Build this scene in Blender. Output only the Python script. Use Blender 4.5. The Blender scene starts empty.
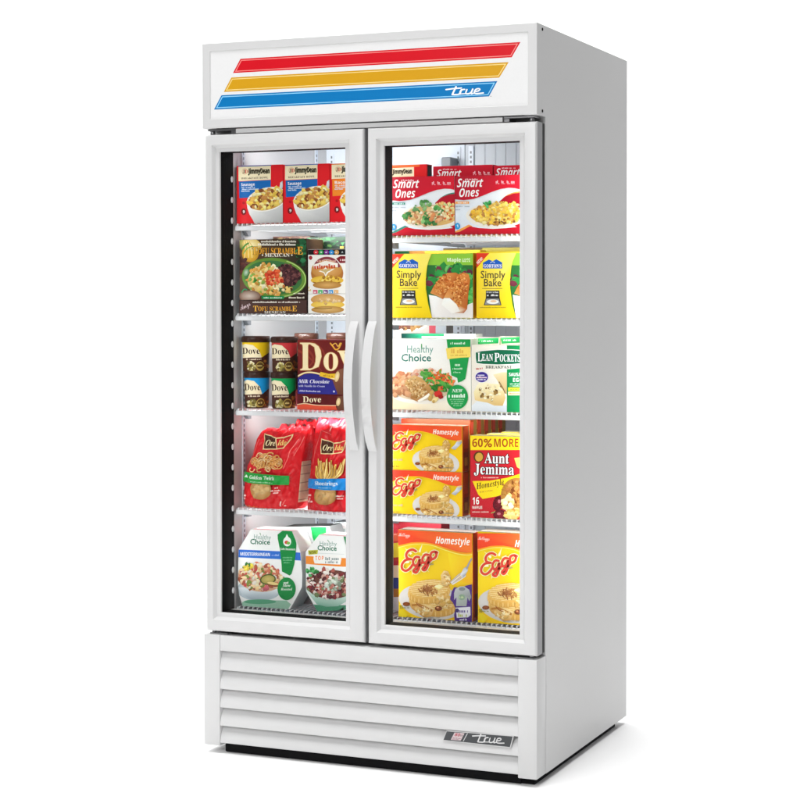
import bpy, bmesh, math, random
from mathutils import Vector
from mathutils.geometry import tessellate_polygon

scene = bpy.context.scene
COL = scene.collection

# ------------------------------------------------------------------ camera
CAM = Vector((2.5922, -4.1883, 1.2386))
YAW, PITCH = -0.375782, -0.017495
FPX, OX, OY = 1726.595, 114.306, -64.882          # focal length and principal point, in photo pixels (800 wide)
FW = Vector((math.sin(YAW)*math.cos(PITCH), math.cos(YAW)*math.cos(PITCH), math.sin(PITCH)))
RT = FW.cross(Vector((0, 0, 1))).normalized()
UP = RT.cross(FW)
cd = bpy.data.cameras.new('camera')
cam = bpy.data.objects.new('camera', cd); COL.objects.link(cam)
cam.location = CAM
cam.rotation_euler = (math.pi/2 + PITCH, 0, -YAW)
cd.sensor_width = 36.0
cd.lens = FPX/800*36.0
cd.shift_x = -OX/800
cd.shift_y = OY/800
cd.clip_start = 0.05; cd.clip_end = 200
scene.camera = cam

def at(px, py, Y):
    """measure: where the ray through a photo pixel meets the vertical plane at depth Y"""
    d = FW + RT*((px-400-OX)/FPX) - UP*((py-400-OY)/FPX)
    return CAM + d*((Y-CAM.y)/d.y)

# ------------------------------------------------------------------ colours and materials
def lin(h, k=1.0):
    if not isinstance(h, str): return h
    h = h.lstrip('#'); out = []
    if len(h) == 3: h = ''.join(c*2 for c in h)
    for i in (0, 2, 4):
        v = int(h[i:i+2], 16)/255
        out.append(min(.93, k*(v/12.92 if v <= .04045 else ((v+.055)/1.055)**2.4)))
    return tuple(out)
def mixc(a, b, t): return tuple(x+(y-x)*t for x, y in zip(a, b))
def scl(a, k): return tuple(min(.95, x*k) for x in a)

def new_mat(name):
    m = bpy.data.materials.new(name); m.use_nodes = True
    nt = m.node_tree; b = nt.nodes['Principled BSDF']
    return m, nt, b
def paint(name, col, rough=.35, bump=.03, scale=900, var=.02, metal=0.0, spec=.4):
    m, nt, b = new_mat(name)
    N = nt.nodes; L = nt.links
    tc = N.new('ShaderNodeTexCoord')
    nz = N.new('ShaderNodeTexNoise'); nz.inputs['Scale'].default_value = scale; nz.inputs['Detail'].default_value = 2
    L.new(tc.outputs['Object'], nz.inputs['Vector'])
    n2 = N.new('ShaderNodeTexNoise'); n2.inputs['Scale'].default_value = 3.0; n2.inputs['Detail'].default_value = 4
    L.new(tc.outputs['Object'], n2.inputs['Vector'])
    mx = N.new('ShaderNodeMix'); mx.data_type = 'RGBA'
    L.new(n2.outputs['Fac'], mx.inputs['Factor'])
    mx.inputs['A'].default_value = (*[max(0, c*(1-var)) for c in col], 1)
    mx.inputs['B'].default_value = (*[min(1, c*(1+var)) for c in col], 1)
    L.new(mx.outputs['Result'], b.inputs['Base Color'])
    mr = N.new('ShaderNodeMapRange'); mr.inputs['To Min'].default_value = rough*.88; mr.inputs['To Max'].default_value = rough*1.12
    L.new(n2.outputs['Fac'], mr.inputs['Value']); L.new(mr.outputs['Result'], b.inputs['Roughness'])
    if bump:
        bp = N.new('ShaderNodeBump'); bp.inputs['Strength'].default_value = bump; bp.inputs['Distance'].default_value = .001
        L.new(nz.outputs['Fac'], bp.inputs['Height']); L.new(bp.outputs['Normal'], b.inputs['Normal'])
    b.inputs['Metallic'].default_value = metal
    b.inputs['Specular IOR Level'].default_value = spec
    return m

M_WHITE = paint('white_powder_coat', (.615, .615, .615), .36, .04)
M_LINER = paint('white_cabinet_liner', (.70, .76, .83), .45, .02)
M_DUCT  = paint('pale_duct_panel', (.50, .545, .585), .35, .02)
M_BLACK = paint('black_trim', (.010, .010, .011), .75, .02, spec=.06)
M_RUBB  = paint('black_rubber', (.008, .008, .008), .6, .02)
M_GREYT = paint('dark_grey_trim', (.030, .032, .034), .7, .02, spec=.08)
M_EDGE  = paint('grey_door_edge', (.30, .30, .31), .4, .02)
M_WIRE  = paint('white_coated_wire', (.70, .715, .73), .35, 0)
M_STEEL = paint('hinge_steel', (.33, .33, .34), .3, 0, metal=1.0)
M_GREYP = paint('grey_plastic', (.20, .22, .24), .45, .02)

def print_mat(name, rough, coat=0.0, bump=0.0):
    m, nt, b = new_mat(name); N = nt.nodes; L = nt.links
    a = N.new('ShaderNodeAttribute'); a.attribute_name = 'print_colour'
    tc = N.new('ShaderNodeTexCoord')
    nz = N.new('ShaderNodeTexNoise'); nz.inputs['Scale'].default_value = 160; nz.inputs['Detail'].default_value = 3
    L.new(tc.outputs['Object'], nz.inputs['Vector'])
    mr = N.new('ShaderNodeMapRange'); mr.inputs['To Min'].default_value = .975; mr.inputs['To Max'].default_value = 1.02
    L.new(nz.outputs['Fac'], mr.inputs['Value'])
    mu = N.new('ShaderNodeMix'); mu.data_type = 'RGBA'; mu.blend_type = 'MULTIPLY'; mu.inputs['Factor'].default_value = 1
    L.new(a.outputs['Color'], mu.inputs['A']); L.new(mr.outputs['Result'], mu.inputs['B'])
    L.new(mu.outputs['Result'], b.inputs['Base Color'])
    b.inputs['Roughness'].default_value = rough
    b.inputs['Specular IOR Level'].default_value = .18
    b.inputs['Coat Weight'].default_value = coat; b.inputs['Coat Roughness'].default_value = .12
    if bump:
        n3 = N.new('ShaderNodeTexNoise'); n3.inputs['Scale'].default_value = 28; n3.inputs['Detail'].default_value = 4
        L.new(tc.outputs['Object'], n3.inputs['Vector'])
        bp = N.new('ShaderNodeBump'); bp.inputs['Strength'].default_value = bump; bp.inputs['Distance'].default_value = .01
        L.new(n3.outputs['Fac'], bp.inputs['Height']); L.new(bp.outputs['Normal'], b.inputs['Normal'])
    return m
M_CARD = print_mat('printed_card', .45, .03)
M_FILM = print_mat('printed_plastic_film', .34, .15, .75)
M_SIGN = print_mat('printed_sign_panel', .3, .1)

m, nt, b = new_mat('door_glass'); M_GLASS = m
N = nt.nodes; L = nt.links
N.remove(b)
tr = N.new('ShaderNodeBsdfTransparent'); tr.inputs['Color'].default_value = (.985, .992, .99, 1)
gl = N.new('ShaderNodeBsdfGlossy'); gl.inputs['Roughness'].default_value = .02; gl.inputs['Color'].default_value = (1, 1, 1, 1)
fr = N.new('ShaderNodeFresnel'); fr.inputs['IOR'].default_value = 1.13
mxs = N.new('ShaderNodeMixShader')
L.new(fr.outputs['Fac'], mxs.inputs['Fac']); L.new(tr.outputs[0], mxs.inputs[1]); L.new(gl.outputs[0], mxs.inputs[2])
L.new(mxs.outputs[0], N['Material Output'].inputs['Surface'])

m, nt, b = new_mat('led_lens'); M_LED = m
b.inputs['Base Color'].default_value = (.4, .4, .41, 1)
b.inputs['Emission Color'].default_value = (.95, .98, 1, 1); b.inputs['Emission Strength'].default_value = .15

# ------------------------------------------------------------------ object helpers
def link(name, me, parent=None, origin=None, mats=()):
    """make an object from a mesh given in world coordinates; its origin goes to `origin`"""
    for mt in mats: me.materials.append(mt)
    o = bpy.data.objects.new(name, me); COL.objects.link(o)
    if origin is None:
        xs = [v.co for v in me.vertices]
        lo = [min(v[i] for v in xs) for i in range(3)]; hi = [max(v[i] for v in xs) for i in range(3)]
        origin = Vector(((lo[0]+hi[0])/2, (lo[1]+hi[1])/2, lo[2]))
    origin = Vector(origin)
    for v in me.vertices: v.co -= origin
    o['wo'] = tuple(origin)
    if parent is not None:
        o.parent = parent
        o.location = origin - Vector(parent['wo'])
    else:
        o.location = origin
    return o
def empty(name, loc):
    o = bpy.data.objects.new(name, None); COL.objects.link(o)
    o.location = loc; o['wo'] = tuple(loc); o.empty_display_size = .1
    return o
def tag(o, label, cat, group=None):
    o['label'] = label; o['category'] = cat
    if group: o['group'] = group
    return o
def bm_obj(name, bm, mats, parent=None, origin=None, smooth=None):
    bmesh.ops.recalc_face_normals(bm, faces=bm.faces)
    me = bpy.data.meshes.new(name); bm.to_mesh(me); bm.free()
    if smooth: set_smooth(me, smooth)
    return link(name, me, parent, origin, mats if isinstance(mats, (list, tuple)) else (mats,))
def set_smooth(me, deg):
    me.polygons.foreach_set('use_smooth', [True]*len(me.polygons))
    me.set_sharp_from_angle(angle=math.radians(deg))
def bx(bm, x0, x1, y0, y1, z0, z1, bev=0, seg=2, mi=0):
    r = bmesh.ops.create_cube(bm, size=1)
    vs = r['verts']
    for v in vs:
        v.co = Vector((x0 if v.co.x < 0 else x1, y0 if v.co.y < 0 else y1, z0 if v.co.z < 0 else z1))
    fs = set(f for v in vs for f in v.link_faces)
    for f in fs: f.material_index = mi
    if bev:
        es = list(set(e for v in vs for e in v.link_edges))
        bmesh.ops.bevel(bm, geom=es, offset=bev, segments=seg, affect='EDGES', profile=.5, material=mi)
def prism(bm, pts, axis, a0, a1, mi=0):
    """extrude a closed outline (pairs) along axis: 'x' -> pts are (y,z); 'y' -> (x,z)"""
    def P(p, a): return (a, p[0], p[1]) if axis == 'x' else (p[0], a, p[1])
    A = [bm.verts.new(P(p, a0)) for p in pts]; B = [bm.verts.new(P(p, a1)) for p in pts]
    n = len(pts); fs = []
    for i in range(n): fs.append(bm.faces.new((A[i], A[(i+1) % n], B[(i+1) % n], B[i])))
    fs.append(bm.faces.new(A)); fs.append(bm.faces.new(B[::-1]))
    for f in fs: f.material_index = mi
    return A, B, fs
def tube(bm, p, q, r, n=8, mi=0):
    p, q = Vector(p), Vector(q); d = (q-p).normalized()
    a = d.orthogonal().normalized(); b2 = d.cross(a)
    A, B = [], []
    for i in range(n):
        t = 2*math.pi*i/n; o = (a*math.cos(t)+b2*math.sin(t))*r
        A.append(bm.verts.new(p+o)); B.append(bm.verts.new(q+o))
    for i in range(n):
        f = bm.faces.new((A[i], A[(i+1) % n], B[(i+1) % n], B[i])); f.material_index = mi; f.smooth = True
    for f in (bm.faces.new(A[::-1]), bm.faces.new(B)): f.material_index = mi
def rings(bm, loops, mi=0, close=False):
    """connect successive rectangles (x0,x1,z0,z1,y) into a mitred frame"""
    R = [[bm.verts.new((x, y, z)) for x, z in ((x0, z0), (x1, z0), (x1, z1), (x0, z1))] for x0, x1, z0, z1, y in loops]
    n = len(R)
    for k in range(n if close else n-1):
        A, B = R[k], R[(k+1) % n]
        for i in range(4):
            f = bm.faces.new((A[i], A[(i+1) % 4], B[(i+1) % 4], B[i])); f.material_index = mi

# ------------------------------------------------------------------ lettering: outlines of the glyphs used
GLYPHS = {}
# (style code, character code, advance, then one flat x,y list per outline), in thousandths of the type size
GLYPH_OUTLINES = [
(82,97,427,(411,80,383,62,364,56,351,61,347,79,347,310,300,422,184,458,98,443,35,397,35,300,104,356,177,374,238,356,258,295,258,271,179,243,76,196,26,101,56,24,136,-9,197,2,257,37,279,2,325,-9,363,-2,411,26),(258,91,221,64,180,54,134,72,116,117,159,180,258,222)),
(82,99,438,(393,427,331,450,263,458,101,393,41,216,105,54,269,-9,342,-1,403,17,403,105,341,83,284,75,174,115,132,224,170,334,269,376,327,367,393,332)),
(82,101,479,(438,130,360,90,281,76,179,110,130,211,446,211,393,397,251,458,100,395,41,230,97,64,259,-9,357,4,438,44),(132,270,171,352,253,381,328,351,358,270)),
(82,104,500,(150,682,61,682,61,0,150,0,150,322,207,372,262,387,326,357,350,278,350,0,439,0,439,275,396,413,286,458,213,440,152,390)),
(82,105,219,(154,449,65,449,65,0,154,0),(163,585,147,622,110,638,73,622,57,585,73,548,110,532,147,548)),
(82,107,479,(460,449,354,449,155,229,380,0,500,0,268,229),(151,682,62,682,62,0,151,0)),
(82,108,219,(154,682,65,682,65,0,154,0)),
(82,109,771,(59,449,59,0,148,0,148,326,201,371,260,383,317,358,341,279,341,0,430,0,430,326,481,367,530,383,596,356,623,278,623,0,712,0,712,282,672,410,563,458,479,434,413,377,356,437,279,458,215,441,148,390,148,449)),
(82,111,552,(273,458,104,392,36,229,103,58,273,-9,449,57,516,229,447,393),(272,378,382,336,425,228,384,113,272,71,167,114,127,229,168,336)),
(82,112,500,(146,11,193,-4,236,-9,400,55,464,221,399,391,211,449,57,449,57,-230,146,-230),(146,369,227,369,336,330,373,222,333,114,230,71,188,76,146,91)),
(82,116,333,(167,542,0,379,0,369,78,369,78,132,115,31,224,-9,277,0,332,21,332,104,280,79,231,71,189,85,167,139,167,369,309,369,309,449,167,449)),
(82,121,438,(438,449,338,449,222,196,101,449,0,449,174,96,21,-230,120,-230)),
(82,66,563,(75,0,309,0,490,60,543,182,499,298,379,360,458,419,483,508,433,627,273,682,75,682),(173,594,263,594,356,566,382,499,346,417,238,390,173,390),(173,302,291,302,405,272,442,196,412,123,296,88,173,88)),
(82,67,708,(656,635,530,678,422,691,154,589,48,331,136,107,416,-9,554,8,663,51,663,158,544,101,425,81,226,153,149,340,227,527,421,601,537,584,656,530)),
(82,72,729,(653,682,555,682,555,385,173,385,173,682,75,682,75,0,173,0,173,297,555,297,555,0,653,0)),
(82,83,458,(399,643,325,679,247,691,97,642,40,509,188,320,335,165,308,108,224,79,128,105,44,178,44,54,133,6,235,-9,372,43,426,176,279,381,131,522,161,581,239,603,315,588,399,532)),
(82,37,680,(502,222,558,199,581,143,558,87,502,64,446,87,423,143,446,199),(502,296,394,251,349,143,394,35,502,-10,610,35,655,143,610,251),(602,691,527,691,78,-10,153,-10),(178,690,70,645,25,537,70,429,178,384,286,429,331,537,286,645),(178,616,234,593,257,537,234,481,178,458,122,481,99,537,122,593)),
(82,39,188,(73,462,115,462,138,599,138,716,50,716,50,599)),
(82,33,271,(79,543,80,483,85,436,110,264,120,216,135,201,150,216,160,264,185,436,190,483,191,543,177,654,135,691,93,654),(136,111,94,93,76,51,94,9,136,-9,178,9,196,51,178,93)),
(66,97,604,(211,-10,144,1,90,33,54,86,42,163,57,239,103,292,179,324,286,337,381,340,381,364,375,401,359,427,332,442,296,447,257,444,218,436,180,423,142,407,93,508,139,529,191,544,245,554,302,557,399,545,471,510,514,449,529,364,529,0,425,0,396,74,392,74,356,36,318,10,272,-5),(267,99,311,106,348,128,373,162,381,208,381,253,323,251,262,244,223,225,202,197,195,162,200,133,215,114,238,103)),
(66,99,514,(300,-10,192,7,112,58,62,144,45,270,54,361,79,433,120,488,174,526,239,549,313,556,365,553,411,545,449,533,483,519,439,404,405,417,374,427,343,434,313,436,226,395,197,271,205,200,228,150,264,121,313,111,357,114,396,124,432,138,466,158,466,31,431,12,395,-1,352,-8)),
(66,101,591,(325,-10,248,-2,180,21,124,59,81,113,54,183,45,269,53,357,78,429,116,484,168,524,231,548,303,556,404,540,482,492,531,413,548,308,548,236,196,236,206,180,234,137,276,110,332,101,383,104,428,112,472,125,517,144,517,29,476,12,433,-1,383,-8),(199,335,408,335,401,381,382,418,350,442,304,450,265,443,233,422,210,386)),
(66,102,387,(102,0,102,434,20,434,20,506,102,546,102,586,108,648,126,695,154,727,193,749,240,761,295,765,337,763,375,758,407,751,432,742,394,633,357,643,336,646,311,647,284,642,266,628,255,607,251,580,251,546,380,546,380,434,251,434,251,0)),
(66,103,633,(282,-240,226,-238,175,-233,126,-223,78,-208,78,-89,182,-120,291,-131,377,-100,406,-7,410,71,406,71,375,34,339,9,298,-5,251,-10,165,9,100,65,59,154,45,272,59,391,101,481,168,537,255,556,345,536,413,476,417,476,429,546,555,546,555,-1,538,-104,486,-179,400,-225),(304,107,354,115,389,140,409,184,416,253,416,271,409,347,389,397,354,426,302,435,223,394,197,270,224,148)),
(66,104,657,(78,0,78,760,227,760,227,605,226,566,225,528,220,476,228,476,258,512,295,537,338,551,386,556,466,544,529,509,569,447,582,356,582,0,433,0,433,319,411,408,345,437,288,425,252,391,233,334,227,257,227,0)),
(66,105,305,(153,614,122,618,96,630,78,652,72,687,78,722,96,745,122,756,153,760,184,756,210,745,228,722,234,687,228,652,210,630,184,618),(78,0,78,546,227,546,227,0)),
(66,108,305,(78,0,78,760,227,760,227,0)),
(66,109,982,(78,0,78,546,192,546,212,476,220,476,250,512,289,537,333,551,379,556,435,551,481,537,518,512,545,476,558,476,588,512,628,537,673,551,719,556,801,544,860,509,895,447,907,356,907,0,758,0,758,319,738,408,676,437,626,427,592,395,573,344,567,274,567,0,418,0,418,319,398,408,336,437,284,425,251,391,233,334,227,257,227,0)),
(66,110,657,(78,0,78,546,192,546,212,476,220,476,251,512,292,537,338,551,388,556,467,544,529,509,569,447,582,356,582,0,433,0,433,319,428,371,412,408,385,430,345,437,288,425,252,391,233,334,227,257,227,0)),
(66,111,619,(308,-10,236,-2,173,23,119,64,79,120,54,190,45,274,63,394,116,483,200,538,311,556,384,548,447,523,500,483,540,428,566,358,574,274,556,154,502,64,418,8),(310,110,361,120,396,152,415,203,422,274,415,345,396,396,361,426,309,436,258,426,224,396,204,345,197,274,204,203,224,152,258,120)),
(66,112,633,(78,-240,78,546,199,546,220,475,227,475,253,506,286,532,329,550,382,556,465,538,531,485,574,396,588,274,573,152,529,62,462,8,378,-10,325,-5,284,12,252,34,227,60,219,60,225,19,227,-20,227,-240),(336,111,380,122,412,154,430,205,436,276,411,397,334,437,285,428,252,401,234,356,227,291,227,275,233,205,251,154,284,122)),
(66,114,454,(78,0,78,546,191,546,213,454,220,454,249,493,286,526,331,549,383,556,433,552,422,412,378,417,341,414,305,404,273,386,249,360,232,325,227,278,227,0)),
(66,115,497,(226,-10,173,-8,128,-3,87,7,46,22,46,145,92,127,141,112,189,102,231,99,269,102,294,112,307,127,312,146,310,159,305,171,293,183,272,196,240,212,194,232,148,254,110,275,81,299,61,328,49,362,45,404,60,470,104,518,173,547,261,556,311,554,358,546,405,533,453,513,408,406,369,422,332,435,296,443,259,446,210,437,193,410,195,398,202,387,214,376,235,364,265,350,307,332,351,313,388,293,418,270,441,242,454,206,459,162,444,89,401,35,328,1)),
(66,116,434,(265,-10,219,-6,178,6,143,28,117,62,100,109,94,171,94,434,23,434,23,497,105,547,148,662,243,662,243,546,396,546,396,434,243,434,243,171,248,144,261,125,282,113,308,109,333,110,356,114,379,120,402,126,402,15,375,6,343,-3,305,-8)),
(66,117,657,(269,-10,190,2,128,38,88,99,75,190,75,546,224,546,224,227,229,176,245,139,272,117,312,109,369,121,405,156,424,212,430,289,430,546,579,546,579,0,465,0,445,70,437,70,406,34,366,9,319,-5)),
(66,119,856,(165,0,10,546,158,546,221,304,228,277,234,244,251,125,255,125,280,284,347,546,511,546,575,284,579,266,595,176,598,147,599,125,603,125,622,243,628,276,635,304,700,546,846,546,689,0,527,0,485,191,429,432,425,432,369,189,325,0)),
(66,121,569,(110,-240,87,-239,67,-238,34,-232,34,-114,93,-120,135,-113,168,-92,191,-60,208,-23,217,4,0,546,163,546,266,239,273,217,278,194,282,169,284,144,291,169,296,194,301,217,308,239,409,546,569,546,338,-70,300,-144,248,-198,183,-229)),
(66,65,690,(0,0,252,717,437,717,690,0,527,0,475,170,215,170,163,0),(253,297,439,297,386,463,345,606,304,463)),
(66,66,672,(90,0,90,714,312,714,438,704,528,674,583,619,601,533,594,477,573,430,538,396,491,379,491,374,525,364,556,349,582,327,602,297,615,258,619,207,602,121,549,55,466,14,357,0),(241,431,329,431,385,436,421,452,440,478,446,513,439,548,416,572,377,586,321,590,241,590),(241,125,340,125,398,132,435,152,455,182,462,222,455,258,435,287,396,305,335,311,241,311)),
(66,67,637,(379,-10,279,1,198,36,135,90,92,164,67,253,58,356,68,458,97,547,145,621,211,677,293,712,393,724,446,721,500,711,552,695,602,674,553,551,513,569,473,584,432,595,393,598,316,582,260,533,226,456,214,355,225,254,257,179,312,132,393,116,437,119,481,126,526,138,575,154,575,27,528,10,482,-1,433,-8)),
(66,68,740,(90,0,90,714,314,714,419,704,509,674,582,625,637,557,671,470,682,364,656,205,580,92,456,23,292,0),(241,125,306,125,470,184,525,360,512,463,473,535,409,576,322,590,241,590)),
(66,69,560,(90,0,90,714,501,714,501,590,241,590,241,433,483,433,483,309,241,309,241,125,501,125,501,0)),
(66,70,549,(90,0,90,714,499,714,499,590,239,590,239,406,481,406,481,282,239,282,239,0)),
(66,71,724,(390,-10,249,14,144,84,80,200,58,358,69,463,102,552,155,625,228,679,320,713,431,724,488,721,543,712,595,698,643,680,593,559,558,575,518,587,475,595,430,598,368,590,316,568,273,532,241,484,221,424,214,355,219,289,233,231,258,183,293,147,340,124,400,116,430,117,455,119,496,126,496,275,361,275,361,401,644,401,644,31,587,14,528,1,463,-7)),
(66,73,389,(32,0,32,86,119,126,119,588,32,628,32,714,357,714,357,628,270,588,270,126,357,86,357,0)),
(66,74,331,(15,-210,-12,-209,-36,-207,-74,-199,-74,-73,-41,-80,-22,-82,-3,-83,22,-81,45,-73,64,-58,78,-35,87,-1,90,45,90,714,241,714,241,46,234,-37,213,-103,178,-151,133,-185,78,-204)),
(66,76,565,(90,0,90,714,241,714,241,125,531,125,531,0)),
(66,77,943,(90,0,90,714,296,714,465,168,647,714,853,714,853,0,712,0,712,338,712,375,719,559,715,559,531,0,392,0,220,560,216,560,218,535,224,415,225,371,225,332,225,0)),
(66,78,813,(90,0,90,714,281,714,591,179,591,229,589,278,588,327,587,376,587,714,723,714,723,0,531,0,220,540,216,540,220,489,223,438,224,387,225,336,225,0)),
(66,79,796,(398,-10,292,2,207,36,141,91,95,165,67,255,58,359,67,463,95,552,141,625,207,680,292,714,399,725,505,714,590,680,655,625,702,552,729,462,738,358,729,254,702,165,655,91,590,36,505,1),(398,117,481,133,537,182,569,258,579,358,569,459,537,535,482,583,399,599,316,583,260,535,228,459,217,358,228,258,260,182,316,133)),
(66,80,628,(90,0,90,714,318,714,437,699,520,655,567,584,583,491,576,431,557,375,522,325,471,287,399,262,306,254,241,254,241,0),(241,378,291,378,348,384,393,404,421,437,430,486,400,564,310,590,241,590)),
(66,82,660,(90,0,90,714,298,714,425,701,514,661,566,594,583,500,578,454,565,415,543,381,516,353,484,329,450,311,660,0,492,0,322,274,241,274,241,0),(241,397,290,397,354,403,398,422,422,453,430,496,421,540,396,569,351,585,287,590,241,590)),
(66,83,551,(248,-10,141,1,46,33,46,174,98,153,152,134,206,120,260,115,308,120,340,137,357,161,363,191,353,227,323,256,278,282,198,320,170,336,142,354,115,377,90,405,71,437,58,476,54,521,70,606,119,671,196,711,296,724,351,721,403,711,454,695,508,674,459,556,413,574,371,587,332,595,291,598,253,593,225,578,208,555,202,526,211,492,236,466,278,442,388,386,431,359,465,328,490,292,506,250,511,198,494,113,443,47,360,4)),
(66,84,579,(214,0,214,588,20,588,20,714,559,714,559,588,365,588,365,0)),
(66,85,756,(375,-10,250,8,159,62,104,147,85,254,85,714,236,714,236,277,245,202,272,153,317,126,379,117,443,127,487,156,512,206,520,278,520,714,671,714,671,252,663,182,639,119,598,65,541,25,466,-1)),
(66,87,967,(182,0,0,714,149,714,240,324,246,298,253,266,275,137,279,164,284,197,290,230,308,314,412,714,555,714,659,314,664,293,671,264,692,137,696,164,701,197,707,231,727,324,818,714,967,714,785,0,613,0,516,375,483,542,450,374,354,0)),
(66,48,572,(285,-10,173,14,96,88,51,204,36,357,42,465,60,555,92,627,139,681,203,714,285,725,396,701,474,628,520,512,535,357,529,250,511,160,479,87,432,34,368,1),(285,112,333,127,363,173,380,250,385,357,380,464,363,541,333,588,285,603,237,588,207,541,191,464,186,357,191,250,207,174,237,127)),
(66,49,572,(262,0,262,413,266,555,214,506,132,440,59,531,289,714,413,714,413,0)),
(66,54,572,(296,-10,227,-2,164,24,111,66,70,127,44,205,35,303,37,364,44,425,56,483,76,539,103,589,139,634,185,671,242,699,311,716,393,722,442,721,468,718,489,715,489,594,469,598,448,602,425,603,403,604,324,597,266,576,224,542,197,498,181,443,174,381,180,381,204,413,238,440,281,458,335,464,419,449,484,405,525,334,539,238,523,134,474,56,396,6),(293,111,333,119,365,142,386,180,393,236,387,282,369,318,339,341,296,348,265,344,238,334,216,317,199,296,189,273,185,249,188,216,197,185,212,156,234,132,261,116)),
(66,56,572,(286,-10,180,3,101,41,51,102,35,181,45,248,75,300,119,341,172,373,128,406,91,446,65,493,57,552,65,604,89,647,126,680,174,704,228,718,286,723,345,718,400,704,446,680,483,647,506,604,514,551,505,493,478,446,436,408,386,377,423,355,459,331,490,302,515,269,531,230,536,185,528,130,505,82,467,43,417,14,356,-4),(286,440,318,458,346,479,366,505,372,540,366,571,348,594,320,608,285,613,251,608,224,594,205,571,199,540,206,507,225,480,253,459),(284,101,333,107,368,125,389,153,396,189,392,214,380,237,362,256,341,274,317,289,279,311,237,287,204,260,182,228,175,190,182,155,203,126,237,107)),
(66,57,572,(178,-10,129,-9,103,-6,82,-3,82,118,124,111,146,109,168,108,247,115,306,137,347,170,374,215,390,269,397,331,391,331,367,299,336,272,293,254,233,248,151,263,87,307,46,378,32,474,48,578,98,656,175,706,275,722,345,714,407,689,460,646,501,586,527,507,536,409,534,348,527,288,515,229,496,174,469,123,433,79,387,42,330,14,260,-4),(275,364,307,368,334,379,355,396,372,417,383,439,386,463,383,496,374,528,359,557,338,581,311,596,278,601,238,594,206,571,185,532,178,476,184,430,202,394,232,372)),
(73,97,594,(198,-10,160,-5,124,10,91,35,66,73,50,123,44,188,49,255,62,320,84,382,113,439,149,487,193,524,242,548,297,556,344,551,382,534,410,509,432,476,436,476,464,546,577,546,461,0,351,0,358,71,354,71,323,38,288,13,246,-4),(256,109,285,115,312,133,336,161,357,195,372,234,383,275,388,314,390,357,386,389,372,415,351,431,322,437,296,432,272,416,250,391,231,359,215,322,203,281,196,238,193,195,209,131)),
(73,101,557,(260,-10,173,3,104,43,59,108,44,201,49,269,64,334,88,394,122,447,165,492,217,527,279,549,349,556,429,546,487,514,521,466,532,407,513,330,455,269,357,230,218,217,193,217,192,197,198,158,218,127,248,108,289,101,330,104,367,111,405,124,450,143,450,32,407,14,363,1,315,-7),(209,316,231,316,304,323,354,343,382,371,391,404,378,439,340,450,313,446,286,433,261,413,239,386,221,354)),
(73,108,297,(18,0,179,760,326,760,165,0)),
(73,109,905,(18,0,134,546,246,546,236,445,274,489,314,525,359,548,412,556,462,549,499,527,525,491,540,445,544,445,578,489,618,525,665,548,718,556,778,545,820,514,846,464,854,399,851,359,843,311,778,0,631,0,698,319,704,351,706,377,694,422,658,437,627,430,598,409,573,376,551,334,533,283,519,227,472,0,325,0,392,319,398,351,400,377,388,422,352,437,321,430,292,409,267,375,246,332,228,282,213,226,165,0)),
(73,110,604,(18,0,134,546,246,546,236,445,274,489,314,525,359,548,412,556,474,545,518,514,544,464,553,399,550,359,542,311,477,0,330,0,397,319,403,351,405,377,392,422,352,437,321,430,292,409,267,375,246,332,228,282,213,226,165,0)),
(73,111,585,(253,-10,195,-4,145,16,102,46,71,88,51,140,44,200,49,270,62,337,85,397,116,451,157,495,207,528,266,549,334,556,419,542,485,499,527,431,541,340,537,273,524,208,502,149,472,96,431,52,382,19,322,-3),(265,110,303,118,335,143,360,181,378,229,389,283,393,340,389,378,378,409,356,429,323,436,292,430,265,414,242,388,224,355,210,318,200,278,194,238,192,200,210,133)),
(73,114,421,(18,0,134,546,246,546,236,445,241,445,276,491,316,527,361,549,411,556,458,551,426,409,377,417,325,406,279,374,241,319,217,244,165,0)),
(73,115,473,(175,-10,126,-8,84,-3,46,7,11,22,11,143,49,124,87,111,127,102,167,99,200,103,229,114,249,132,256,158,252,177,240,194,216,213,174,238,129,268,96,299,75,335,68,382,82,457,124,512,189,545,276,556,322,553,367,546,411,531,453,510,405,405,375,421,344,434,311,443,279,446,256,443,236,435,222,420,217,400,221,382,233,367,256,350,291,330,337,303,373,271,397,231,405,180,389,97,343,38,269,2)),
(73,116,410,(200,-10,142,-3,97,18,68,56,58,116,60,142,64,171,120,434,46,434,60,506,156,547,220,662,315,662,291,546,429,546,405,434,267,434,211,171,208,145,211,129,220,118,234,111,251,109,271,110,290,114,309,119,330,126,330,16,305,6,274,-3,239,-8)),
(73,121,519,(3,-240,-21,-239,-40,-238,-69,-231,-69,-114,-12,-120,31,-113,65,-93,93,-62,117,-24,130,0,50,546,194,546,221,293,224,257,226,219,227,150,240,177,252,209,267,244,284,283,411,546,571,546,239,-78,191,-150,136,-201,73,-230)),
(73,69,542,(26,0,177,714,576,714,550,590,300,590,267,433,500,433,473,309,240,309,201,125,451,125,425,0)),
(73,72,700,(26,0,177,714,326,714,267,434,497,434,556,714,705,714,554,0,405,0,470,308,240,308,175,0)),
(73,78,755,(26,0,177,714,351,714,517,188,521,188,554,376,626,714,760,714,609,0,442,0,268,540,263,540,231,336,160,0)),
(73,79,730,(325,-10,211,9,128,65,77,151,60,262,66,346,83,428,111,506,152,577,204,637,270,685,347,715,438,725,552,707,634,652,683,567,699,458,694,372,677,288,649,208,610,137,558,76,494,30,416,0),(336,117,392,127,442,159,485,209,519,276,540,359,547,454,539,513,516,560,479,589,426,599,382,592,341,573,304,541,273,499,247,449,228,392,216,329,212,262,220,200,245,154,284,126)),
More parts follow.
